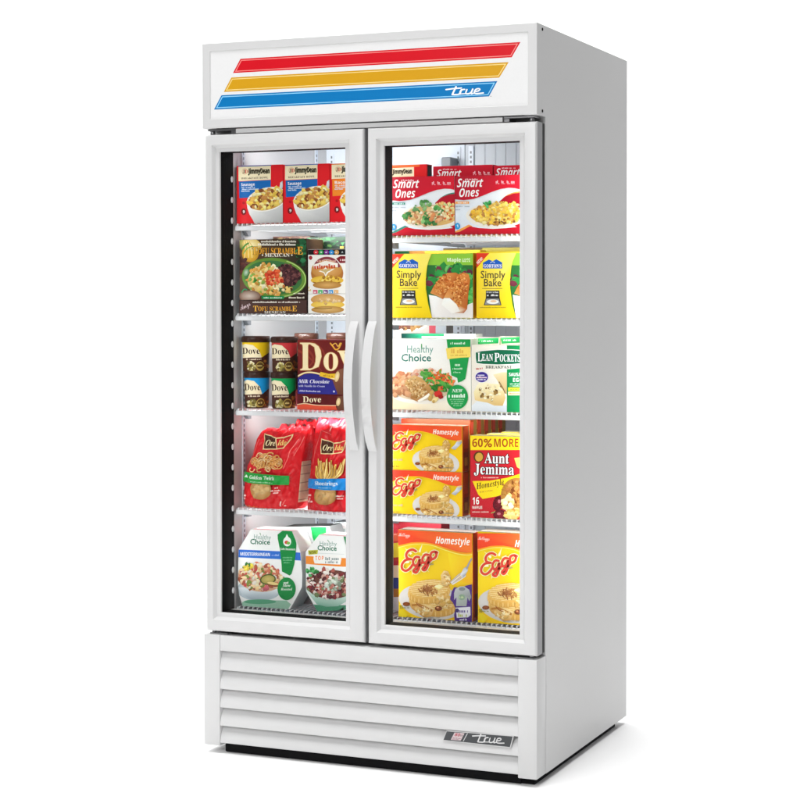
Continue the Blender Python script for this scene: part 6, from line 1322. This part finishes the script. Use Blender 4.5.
def lean(a):
    a.poly([(40, 130), (620, 130), (620, 780), (40, 780)], ['#efe8da', '#f8f6f0', '#f0ece4', '#e8e2d8'])
    a.poly([(60, 690), (120, 640), (372, 690), (372, 760), (60, 760)], ['#e8ecf0', '#dfe4ea', '#d0d6de', '#c8d0d8', '#dfe4ea'])
    a.poly([(250, 415), (330, 392), (372, 395), (372, 590), (330, 560), (290, 470)], ['#efe0b8', '#f2e6c4', '#e8d4a4', '#d0b078', '#c09c60', '#e0c894'])
    a.poly([(78, 570), (100, 520), (135, 470), (230, 495), (300, 500), (345, 560), (362, 620), (335, 692), (260, 690), (200, 664), (120, 650), (88, 640)], ['#f0e2b0', '#f6ecc8', '#fbf4da', '#f4e8c0', '#f0e0b0', '#ecd8a4', '#dcc084', '#cca868', '#d8b878', '#e4c88c', '#ecd69c', '#e8cc90'])
    for x, y, r1 in ((135, 545, 15), (188, 535, 10), (210, 535, 9), (150, 605, 19), (205, 615, 14), (275, 572, 22), (240, 640, 12), (320, 520, 12)): a.ell(x, y, r1*.8, r1, '#a88246', col2='#7c5a2c', rot=15)
    a.food(215, 575, 120, 70, ['#f6ecca', '#f0e0b6', '#f6eed2', '#ecd8a4'], 40, 11, 4)
    for x, y, r1 in ((150, 600, 17), (275, 570, 20), (200, 615, 12)): a.food(x, y, r1, r1, ['#8a6634', '#6e4e26', '#a07c42'], 7, r1*.6, int(x))
    a.stroke([(305, 480), (340, 540), (358, 580)], 9, '#8a6a44')
    a.poly([(373, 155), (620, 155), (620, 230), (373, 230)], '#108a4c'); a.poly([(373, 368), (440, 362), (620, 340), (620, 780), (373, 780)], '#108a4c')
    a.poly([(92, 214), (150, 200), (290, 188), (420, 190), (620, 205), (620, 312), (420, 326), (290, 330), (160, 325), (100, 316), (92, 270)], '#f4f4ee'); a.poly([(96, 218), (152, 205), (290, 194), (420, 196), (620, 211), (620, 306), (420, 320), (290, 324), (162, 319), (104, 311), (97, 270)], '#0d6444')
    a.text('L', 112, 296, 80, '#ffffff', 'S', w=40); a.text('EAN', 150, 292, 64, '#ffffff', 'S', w=100); a.text('P', 260, 300, 82, '#ffffff', 'S', w=48); a.text('OCKETS', 308, 298, 66, '#ffffff', 'S', w=184)
    a.text('BREAKFAST', 182, 360, 27, '#5a6058', 'S', w=238); a.tiny(100, 364, 70, 14, '#c83a3a', 3, rot=-6); a.tiny(424, 346, 44, 16, '#d8e8d8', 3)
    a.ell(150, 436, 60, 50, '#e8e4f0'); a.ell(150, 436, 56, 46, '#3b2b8c'); a.tiny(108, 418, 84, 14, '#e8e4f4', 1); a.tiny(102, 438, 96, 17, '#f4d8e0', 2); a.tiny(112, 458, 74, 14, '#e8e4f4', 3)
    a.text('SAUSAGE', 390, 428, 30, '#f4faf4', 'B', w=150); a.text('EGG', 424, 478, 34, '#f4faf4', 'B', w=90); a.tiny(400, 496, 140, 14, '#c8e8d4', 2); a.tiny(400, 514, 140, 12, '#c8e8d4', 5)
    a.rect_(384, 528, 620, 560, '#dbe23c'); a.tiny(400, 544, 120, 16, '#7aa83a', 2); a.rect_(384, 566, 620, 598, '#f0e8c4'); a.tiny(394, 582, 120, 14, '#c88a5a', 3)
o = carton('filled_pocket_box', D6, (56, 150, 560, 756), YP, .05, '#f4f1e8', '#dfe0d8', '#e8e4d8', lean, zfloor=SR[2])
tag(o, 'cream and green box of filled pockets with a big green name plate', 'food box', 'filled pocket boxes')
def tab(x0, x1, y0, y1):
    return lambda a: (a.poly([(x0+16, y0-10), (x1+50, y0-16), (x1+50, y1+20), (x0, y1+30)], '#efe6cf'), a.poly([(x0+18, y0), (x1, y0-6), (x1-6, y1), (x0+30, y1+8)], ['#4ab868', '#159a50', '#0f8a48', '#2aa45a']), a.tiny(x0+45, (y0+y1)/2, (x1-x0)*.6, 15, '#e0f4e4', 3))
o = carton('filled_pocket_box', D6, (76, 84, 306, 600), YP+.055, .04, '#dccbb0', '#c8b89a', '#d8d0c0', tab(76, 302, 92, 138), zfloor=SR[2])
tag(o, 'pocket box with a green tab, standing right behind the name-plate pocket box', 'food box', 'filled pocket boxes')
o = carton('filled_pocket_box', D6, (308, 76, 620, 600), YP+.065, .04, '#dccbb0', '#c8b89a', '#d8d0c0', tab(296, 500, 84, 132), zfloor=SR[2])
tag(o, 'pocket box with a green tab, behind the others and nearest the right door frame', 'food box', 'filled pocket boxes')
def plate_pic(a):
    a.poly([(-100, -200), (600, -200), (600, 400), (-100, 400)], '#b9b2aa')
    a.ell(180, -20, 180, 80, '#e0d8cc'); a.ell(180, -26, 158, 64, '#6a3a22'); a.food(175, -15, 140, 52, ['#8a5a2a', '#a87a3c', '#5a2c1a', '#c09a58', '#7a3a2a', '#98803c'], 60, 20, 5)
    a.rect_(366, -60, 424, 160, '#b83c4c')
    a.rect_(424, -60, 600, 160, '#a4abb2')
o = carton('stew_dinner_box', D5, (50, -18, 520, 560), YP+.30, .05, '#b9b2aa', '#98928c', '#a8a29c', plate_pic, zfloor=SR[2])
tag(o, 'grey box picturing a brown stew plate, far back above the chicken dinner box', 'food box')

# --- fourth right: waffles
def eggo_word(a, k, dx, dy, red='#d8402e'):
    T0 = a.T; a.T = (T0[0]*k, T0[0]*dx+T0[1], T0[0]*dy+T0[2])
    parts = [[(192, 226), (168, 214), (138, 224), (122, 250), (130, 276), (158, 284)], [(156, 284), (118, 290), (92, 320), (92, 352), (118, 368), (148, 352), (170, 322)],
             [(216, 270), (192, 268), (172, 298), (180, 328), (204, 322), (220, 284), (216, 340), (196, 380), (174, 368), (206, 336), (238, 308)],
             [(282, 252), (258, 252), (240, 280), (246, 308), (268, 302), (286, 266), (280, 326), (258, 364), (240, 352), (272, 318), (300, 292)],
             [(328, 228), (306, 236), (298, 264), (310, 284), (334, 270), (342, 242), (328, 228), (348, 236)], [(324, 240), (340, 232)]]
    star = [(140, 170), (200, 235), (265, 165), (240, 225), (330, 300), (262, 330), (265, 402), (220, 350), (170, 408), (165, 340), (70, 300), (130, 260)]
    c = (200, 290)
    for i in range(12):
        an = i*math.pi/6+.3; L_ = 120 if i % 2 else 95
        a.poly([(c[0]+L_*1.1*math.cos(an), c[1]+L_*math.sin(an)), (c[0]+60*math.cos(an+.14), c[1]+60*math.sin(an+.14)), (c[0]+60*math.cos(an-.14), c[1]+60*math.sin(an-.14))], '#fdf6cf')
    parts = parts[:5]
    for P in parts: a.stroke(P, 28, '#fbeeb4')
    for P in parts: a.stroke(P, 18, '#b8302a')
    for P in parts: a.stroke(P, 14, red)
    a.tiny(290, 322, 36, 12, '#8a8a70', 3, rot=-8)
    a.T = T0
def waffles(a, k, dx, dy, seed=1):
    """a plate with a pile of waffles, butter and syrup"""
    T0 = a.T; a.T = (T0[0]*k, T0[0]*dx+T0[1], T0[0]*dy+T0[2])
    a.ell(300, 595, 238, 128, '#f4f1ee', col2='#d4d0cc', rot=9); a.ell(320, 602, 190, 92, '#e2deda', rot=9, col2='#d8d4d0')
    def disc(cx, cy, rx, ry, th, rot, top, edge):
        """one waffle: a scalloped rim, then the gridded top"""
        c, d = math.cos(math.radians(rot)), math.sin(math.radians(rot))
        for q in range(5): a.ell(cx, cy+th*(1-q/5), rx, ry, scl(lin('#e6b862'), .88+.04*q), rot=rot, col2=scl(lin('#dca850'), .88+.04*q), n=40)
        for q in range(26):
            t = math.pi*q/25; x, y = rx*math.cos(t), ry*math.sin(t)
            a.ell(cx+x*c-y*d, cy+x*d+y*c+th*.5, 5, th*.45, '#ecc474' if q % 2 else '#dca850', n=8)
        a.ell(cx, cy, rx, ry, top, rot=rot, col2=edge, n=40)
        for ax in (0, 1):
            for q in range(-4, 5):
                f = q/4.6; h = math.sqrt(1-f*f)*.93; P = []
                for e in (-1, -.5, 0, .5, 1):
                    u, v = (f*.95, e*h) if ax == 0 else (e*h, f*.95)
                    x, y = rx*u+.25*ry*v, ry*v
                    P.append((cx+x*c-y*d, cy+x*d+y*c))
                a.stroke(P, 9, '#e0b05a', smooth=0, cap=False); a.stroke([(x-2, y-3) for x, y in P], 4, '#f8e0a2', smooth=0, cap=False)
    disc(310, 585, 168, 72, 46, 8, '#f4d78c', '#e6ba60')
    a.poly([(150, 600), (215, 590), (320, 640), (300, 705), (250, 712), (160, 640)], ['#dcae5c', '#eaca86', '#f0d498', '#d8a858', '#c48e40', '#cc9646']); a.poly([(158, 612), (215, 606), (312, 652), (306, 668), (212, 622), (160, 628)], '#b47830')
    a.food(235, 660, 58, 28, ['#f0d498', '#e8c47c', '#f6e2b2', '#dcb060'], 26, 13, seed)
    disc(285, 500, 150, 68, 42, -6, '#f5d88e', '#e6b85e')
    a.food(280, 508, 66, 32, ['#b0743a', '#c08848', '#a4642c', '#cc9a58', '#dcb070', '#b87c40'], 60, 10, seed+3, elong=1.9)
    a.food(270, 505, 34, 16, ['#8e5428', '#a4683a', '#9a5c2c'], 16, 9, seed+4, elong=1.8)
    a.poly([(325, 482), (360, 466), (396, 482), (362, 502)], ['#fdf6cc', '#fbf0b4', '#f6e28e', '#f8e8a4']); a.poly([(325, 482), (362, 502), (362, 514), (327, 494)], '#f0d47c')
    a.poly([(378, 455), (372, 400), (395, 368), (425, 372), (442, 410), (445, 460), (420, 490), (392, 482)], ['#e8c27c', '#eccb88', '#f2d89c', '#e4bc70', '#d8a858', '#c89446', '#c08c40', '#d09e50'])
    a.food(410, 425, 30, 48, ['#e8c27c', '#dcae60', '#f2dca4', '#cf9a4a'], 24, 13, seed+7)
    a.food(400, 590, 60, 50, ['#e6bc70', '#d8a858', '#f0d498', '#caa04e'], 36, 16, seed+2)
    a.ell(355, 642, 26, 18, '#9a5224', col2='#6e3414'); a.ell(350, 636, 9, 5, '#d89a64'); a.ell(122, 610, 26, 15, '#9a5224', col2='#7a3c18'); a.stroke([(195, 600), (215, 625), (250, 640)], 6, '#9a5a28')
    a.T = T0
def eggo_small(a):
    a.poly([(0, 80), (600, 80), (600, 470), (0, 470)], ['#f6da18', '#f3cc10', '#eeb80c', '#f2cc10'])
    waffles(a, .74, 132, -70, 3)
    a.poly([(470, 268), (500, 240), (520, 205), (552, 200), (552, 225), (530, 250), (500, 280)], ['#b8bcc4', '#dfe2e8', '#c8ccd4', '#aab0ba', '#8a9098', '#c0c6ce', '#989ea8'])
    a.poly([(30, 90), (560, 90), (560, 205), (510, 212), (440, 200), (350, 165), (260, 142), (170, 138), (90, 152), (30, 178)], ['#ea3a24', '#ef5a28', '#f0622a', '#ef5a28', '#ee5226', '#ec4a24', '#ea4424', '#e84022', '#e63e22', '#e43a20'])
    a.stroke([(30, 182), (90, 156), (170, 142), (260, 147), (350, 170), (440, 205), (510, 217), (560, 209)], 6, '#f9c81e'); 
    a.text('Homestyle', 334, 162, 36, '#fff2e6', 'I', w=192, rot=3)
    eggo_word(a, .80, -36, -18)
    a.tiny(40, 350, 78, 16, '#c8b890', 5, rot=2); a.tiny(40, 402, 50, 10, '#6a5a20', 3); a.tiny(395, 412, 100, 8, '#8a8478', 4)
GE = 'waffle boxes on the fourth right shelf'
SIDE = [(.25, .85, .5, .97, '#d8542a'), (.15, .9, .05, .42, '#9a4a26'), (.3, .75, .12, .3, '#c88a3c'), (.9, 1, 0, 1, '#c8a86a')]
zmid = at(D7[0]+40, D7[1]+434/D7[2], YP).z
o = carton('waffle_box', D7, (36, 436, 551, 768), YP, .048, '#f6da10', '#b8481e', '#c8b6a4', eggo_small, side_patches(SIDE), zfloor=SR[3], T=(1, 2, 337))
tag(o, 'small yellow and orange waffle box, lower of the two-high stack', 'food box', GE)
zt = o['rect'][3]
o = carton('waffle_box', D7, (36, 98, 551, 433), YP, .048, '#f6da10', '#b8481e', '#c8b6a4', eggo_small, side_patches(SIDE), zfloor=zt)
tag(o, 'small yellow and orange waffle box, upper of the two-high stack', 'food box', GE)
A_, B_, z0_, z1_ = o['rect']
NTH = ['second in the row, right behind the stack', 'third in the row going back', 'fourth in the row going back', 'fifth in the row going back', 'sixth and farthest back in the row']
for i in range(5):
    y = YP+(i+1)*.053
    bm = bmesh.new(); bx(bm, A_, B_, y, y+.049, SR[3], z1_+.013, .0012, 2)
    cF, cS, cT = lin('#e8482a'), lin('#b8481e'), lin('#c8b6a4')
    V, F, Cc = bm_lists(bm, lambda f: cF if f.normal.y < -.5 else (cT if f.normal.z > .7 else cS))
    b_ = len(V)
    V += [(A_+.001, y-.0001, SR[3]+.001), (B_-.001, y-.0001, SR[3]+.001), (B_-.001, y-.0001, z1_-.023), (A_+.001, y-.0001, z1_-.016)]; F.append((b_, b_+1, b_+2, b_+3)); Cc.append([lin('#f6da10')]*4)
    side_patches([(.06, .5, .86, .985, '#e2523a'), (.06, .5, .05, .80, '#b8602c'), (.5, 1, 0, 1, '#a8803c')])(V, F, Cc, B_, y, .049, SR[3], z1_+.012)
    o = colour_mesh('waffle_box', V, F, Cc, M_CARD)
    tag(o, 'tall orange waffle box '+NTH[i], 'food box', GE)

def aj(a):
    a.poly([(40, 160), (600, 160), (600, 790), (40, 790)], ['#cc2430', '#c41e2a', '#b81a26', '#c0202c'])
    a.poly([(40, 160), (600, 160), (600, 275), (40, 277)], '#f5d820')
    a.text('60', 72, 254, 60, '#a8481a', 'B', w=82); a.text('%', 156, 254, 60, '#a8481a', 'R', w=64, outline=('#a8481a', 2)); a.text('MORE', 228, 254, 60, '#a8481a', 'B', w=186)
    a.ell(122, 326, 38, 40, '#5a3418', rot=10); a.ell(124, 328, 28, 32, '#d0a040', rot=10)
    a.text('Aunt', 164, 372, 78, '#ffffff', 'S', w=178, rot=1, outline=('#3a1014', 5)); a.text('Jemima', 88, 452, 80, '#ffffff', 'S', w=292, rot=1, outline=('#3a1014', 5))
    a.tiny(135, 476, 135, 11, '#f4c8c0', 3)
    a.poly([(380, 335), (460, 325), (460, 440), (400, 400)], '#f0d46a')
    a.poly([(76, 503), (200, 500), (330, 478), (470, 435), (470, 520), (360, 570), (260, 612), (150, 632), (118, 600)], '#f3d41e')
    a.text('Homestyle', 108, 562, 46, '#4a2c12', 'T', w=205, rot=-10); a.tiny(130, 582, 100, 12, '#c8982a', 2, rot=-8)
    a.text('16', 74, 672, 52, '#fff6ee', 'B', w=52); a.text('WAFFLES', 74, 704, 20, '#fff0e8', 'B', w=74); a.tiny(74, 726, 122, 10, '#f4d0c8', 4)
    a.ell(262, 664, 36, 54, '#7a1828', col2='#54101c', rot=15); a.ell(278, 748, 50, 38, '#8a1c2c', col2='#5a1220'); a.ell(270, 650, 10, 14, '#c8707a'); a.ell(268, 740, 14, 9, '#c06a74')
    a.ell(400, 610, 118, 132, '#d8a458', col2='#b07a34')
    for i in range(6): a.stroke([(300+i*36, 520), (330+i*36, 610), (320+i*36, 720)], 7, '#a8702c'); a.stroke([(290, 530+i*34), (380, 545+i*34), (470, 530+i*34)], 7, '#a8702c')
    a.food(400, 580, 85, 75, ['#a8602c', '#c07c40', '#8a4a20', '#d89a58'], 36, 16, 5)
    a.food(335, 660, 35, 60, ['#f8ecb8', '#f2dc88', '#fbf4d4'], 18, 20, 6); a.food(380, 740, 70, 40, ['#e8b860', '#f4d890', '#d09a44', '#f0cc78'], 26, 20, 7)
    a.stroke([(215, 735), (240, 725)], 7, '#8aa05a')
GA2 = 'red sixteen-waffle boxes'
o = carton('waffle_box', D8, (59, 176, 470, 776), YP, .045, '#c41e2a', '#a81a22', '#e0d49c', aj, zfloor=SR[3])
tag(o, 'red waffle box with a yellow top band, standing beside the two-high waffle stack', 'food box', GA2)
rr = o['rect']
for i, lb in ((1, 'waffle box with plain yellow top, directly behind the yellow-banded red box'), (2, 'waffle box with plain yellow top, second behind the yellow-banded red box')):
    o = carton('waffle_box', D8, (0, 0, 10, 10), YP, .045, '#f5d820', '#c8a41c', '#e6dca8') if False else None
    y = YP+.05*i
    bm = bmesh.new(); bx(bm, rr[0]+.022*i+.006, rr[1]+.03, y, y+.045, SR[3], rr[3]+.002*i, .0012, 2)
    cF, cS, cT = lin('#f5d820'), lin('#c8a41c'), lin('#e4dcae')
    V, F, Cc = bm_lists(bm, lambda f: cF if f.normal.y < -.5 else (cT if f.normal.z > .7 else cS))
    o = colour_mesh('waffle_box', V, F, Cc, M_CARD); tag(o, lb, 'food box', GA2)

# --- bottom right: large waffle boxes
def eggo_big(a):
    a.poly([(0, 60), (700, 60), (700, 800), (0, 800)], ['#f6dc18', '#f3cc10', '#eeb60c', '#f3ce10'])
    a.poly([(420, 240), (620, 300), (620, 480), (450, 420)], ['#f6dc20', '#f2b81c', '#f0a81a', '#f4cc18'])
    waffles(a, 1, 0, 0, 21)
    for i in range(4): a.stroke([(444+i*5, 452-i*1+i*6), (500+i*8, 400+i*9), (535+i*6, 378+i*9)], 6, '#c4c8ce' if i % 2 == 0 else '#eef0f2')
    a.poly([(515, 395), (540, 350), (565, 335), (570, 365), (545, 410), (530, 425)], ['#e8eaee', '#b8bcc4', '#9096a0', '#c8ccd2', '#8a9098', '#d0d4da']); a.stroke([(562, 350), (580, 310), (598, 280)], 13, '#9a9ea6', w1=9)
    a.poly([(50, 70), (620, 70), (620, 232), (560, 238), (490, 228), (400, 200), (320, 172), (250, 160), (160, 162), (50, 188)], ['#ee4420', '#f0702c', '#f27a30', '#f0702c', '#ee622a', '#ee5a28', '#ec5226', '#ea4a24', '#e84622', '#e64220'])
    a.stroke([(50, 194), (160, 168), (250, 166), (320, 178), (400, 206), (490, 234), (560, 244), (620, 238)], 9, '#f7a81e'); a.stroke([(50, 204), (160, 177), (250, 175), (320, 187), (400, 216), (490, 244), (560, 253), (620, 247)], 5, '#fbee70')
    a.text('Kelloggs', 66, 116, 30, '#fbe4d8', 'C', w=84, rot=4); a.text('Homestyle', 332, 168, 50, '#fff4ea', 'I', w=252, rot=3.5)
    eggo_word(a, 1, 0, 0)
    a.poly([(452, 520), (470, 488), (520, 492), (560, 475), (620, 462), (620, 760), (478, 760), (470, 690), (480, 640), (462, 600), (440, 575)], '#4b2a7e')
    a.poly([(480, 500), (515, 482), (545, 482), (580, 505), (595, 560), (580, 590), (568, 560), (560, 625), (485, 625), (488, 560), (470, 580), (470, 530)], ['#c0c4c4', '#d0d4d4', '#b8bcbc', '#a8aeb0', '#8a9092', '#989ea0', '#a0a8a4', '#98a09c', '#a8b0ac', '#b4bab8', '#a8aeae', '#b8bcbc'])
    a.ell(528, 500, 24, 14, '#7e8688'); a.ell(527, 560, 24, 22, '#8aa48a'); a.tiny(508, 560, 40, 14, '#c8d8a0', 3)
    a.poly([(482, 636), (588, 630), (590, 690), (572, 706), (490, 710)], '#e6e6ee'); a.tiny(496, 660, 80, 24, '#6a5a9a', 2); a.tiny(500, 690, 74, 26, '#b8c03c', 4); a.ell(492, 656, 14, 15, '#3a2a6a'); a.tiny(510, 722, 60, 14, '#e8e4f4', 5)
    a.text('10', 72, 645, 26, '#4a5a1a', 'B', w=26); a.tiny(100, 636, 50, 9, '#8a8a3a', 2); a.poly([(66, 660), (100, 648), (135, 690), (100, 735), (66, 725)], '#f0d818'); a.tiny(250, 706, 120, 9, '#9a948a', 3)
GB = 'large waffle boxes'
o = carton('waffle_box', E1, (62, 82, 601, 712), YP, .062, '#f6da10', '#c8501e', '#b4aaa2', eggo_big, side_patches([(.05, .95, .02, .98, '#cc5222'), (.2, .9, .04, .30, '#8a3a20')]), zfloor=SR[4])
tag(o, 'large yellow waffle box with fork and purple patch, left on the bottom shelf', 'food box', GB)
o = carton('waffle_box', E2, (93, 95, 560, 752), YP, .062, '#f6da10', '#c8501e', '#b4aaa2', eggo_big, zfloor=SR[4], T=(1, 32, 26))
tag(o, 'large yellow waffle box cut off by the right door frame, on the bottom shelf', 'food box', GB)
def strip(a):
    a.poly([(0, 0), (500, 0), (500, 130), (0, 130)], '#b02434'); a.poly([(0, 100), (70, 92), (70, 150), (0, 160)], '#c85a3a'); a.poly([(0, 170), (70, 165), (70, 270), (0, 275)], '#e2d232'); a.rect_(0, 275, 70, 300, '#b83a34'); a.rect_(0, 330, 70, 420, '#ece0c0')
    a.rect_(0, 420, 70, 500, '#2a3a8a'); a.rect_(0, 500, 70, 560, '#b8782c'); a.rect_(0, 560, 70, 760, '#dfe2e8'); a.tiny(30, 105, 20, 8, '#e8b0b0', 2)
o = carton('snack_box', E1, (24, 20, 372, 690), YP+.075, .06, '#b02434', '#8a1c28', '#9a8e8a', strip, zfloor=SR[4])
tag(o, 'dark red box standing behind the fork-picture waffle box, a multicoloured strip at its left', 'food box')

# ================================================================== light
def area(name, loc, target, size, power, sizey=None, col=(1, 1, 1), spread=None):
    l = bpy.data.lights.new(name, 'AREA'); l.energy = power; l.color = col
    l.shape = 'RECTANGLE'; l.size = size; l.size_y = sizey or size
    if spread: l.spread = math.radians(spread)
    o = bpy.data.objects.new(name, l); COL.objects.link(o); o.location = loc
    o.rotation_euler = (Vector(target)-Vector(loc)).to_track_quat('-Z', 'Y').to_euler()
    return o
area('key_softbox', (.7, -5.4, 3.5), (.5, 0, .95), 3.2, 140, 2.0)
area('overhead_softbox', (-.6, .2, 5.2), (-.6, .4, 0), 6.0, 240, 6.0)
area('backdrop_light', (-3.2, 1.3, 4.9), (-3.2, 4.0, 1.4), 9.0, 225, 1.0)
area('floor_light', (.6, -1.5, 4.6), (.6, -1.5, 0), 3.4, 37, 2.0, spread=70)
area('floor_light', (1.35, 1.7, 4.6), (1.35, 1.7, 0), 1.7, 6, 1.8, spread=60)
# the light strips of the freezer itself, upright beside the doors
for x, dx, p in ((.0475, 1, .2), (.4925, -1, .8), (.517, 1, .7), (.955, -1, 1.0)):
    area('freezer_light', (x, .069, 1.02), (x+dx*.5, .069+.32, 1.02), .008, p, 1.24)
for x0, x1, zz, p in ((.09, .46, [1.722]+SL[:-1], 1.25), (.55, .92, [1.722]+SR[:-1], .25)):  # fill lamps added under the shelf fronts to brighten the back wall
    for z in zz:
        area('added_shelf_fill', ((x0+x1)/2, .118, z-.028), ((x0+x1)/2, .62, z-.05), x1-x0, p*(.95 if z > 1.6 else 1), .010, spread=125)
w = bpy.data.worlds.new('World'); scene.world = w; w.use_nodes = True
bg = w.node_tree.nodes['Background']; bg.inputs['Color'].default_value = (1, 1, 1, 1); bg.inputs['Strength'].default_value = .112

scene.view_settings.view_transform = 'Standard'
scene.view_settings.look = 'None'
scene.view_settings.exposure = 0; scene.view_settings.gamma = 1
scene.render.engine = 'CYCLES'
scene.cycles.max_bounces = 10; scene.cycles.transparent_max_bounces = 16
for o_ in bpy.data.objects:
    for k_ in ('wo', 'rect'):
        if k_ in o_: del o_[k_]
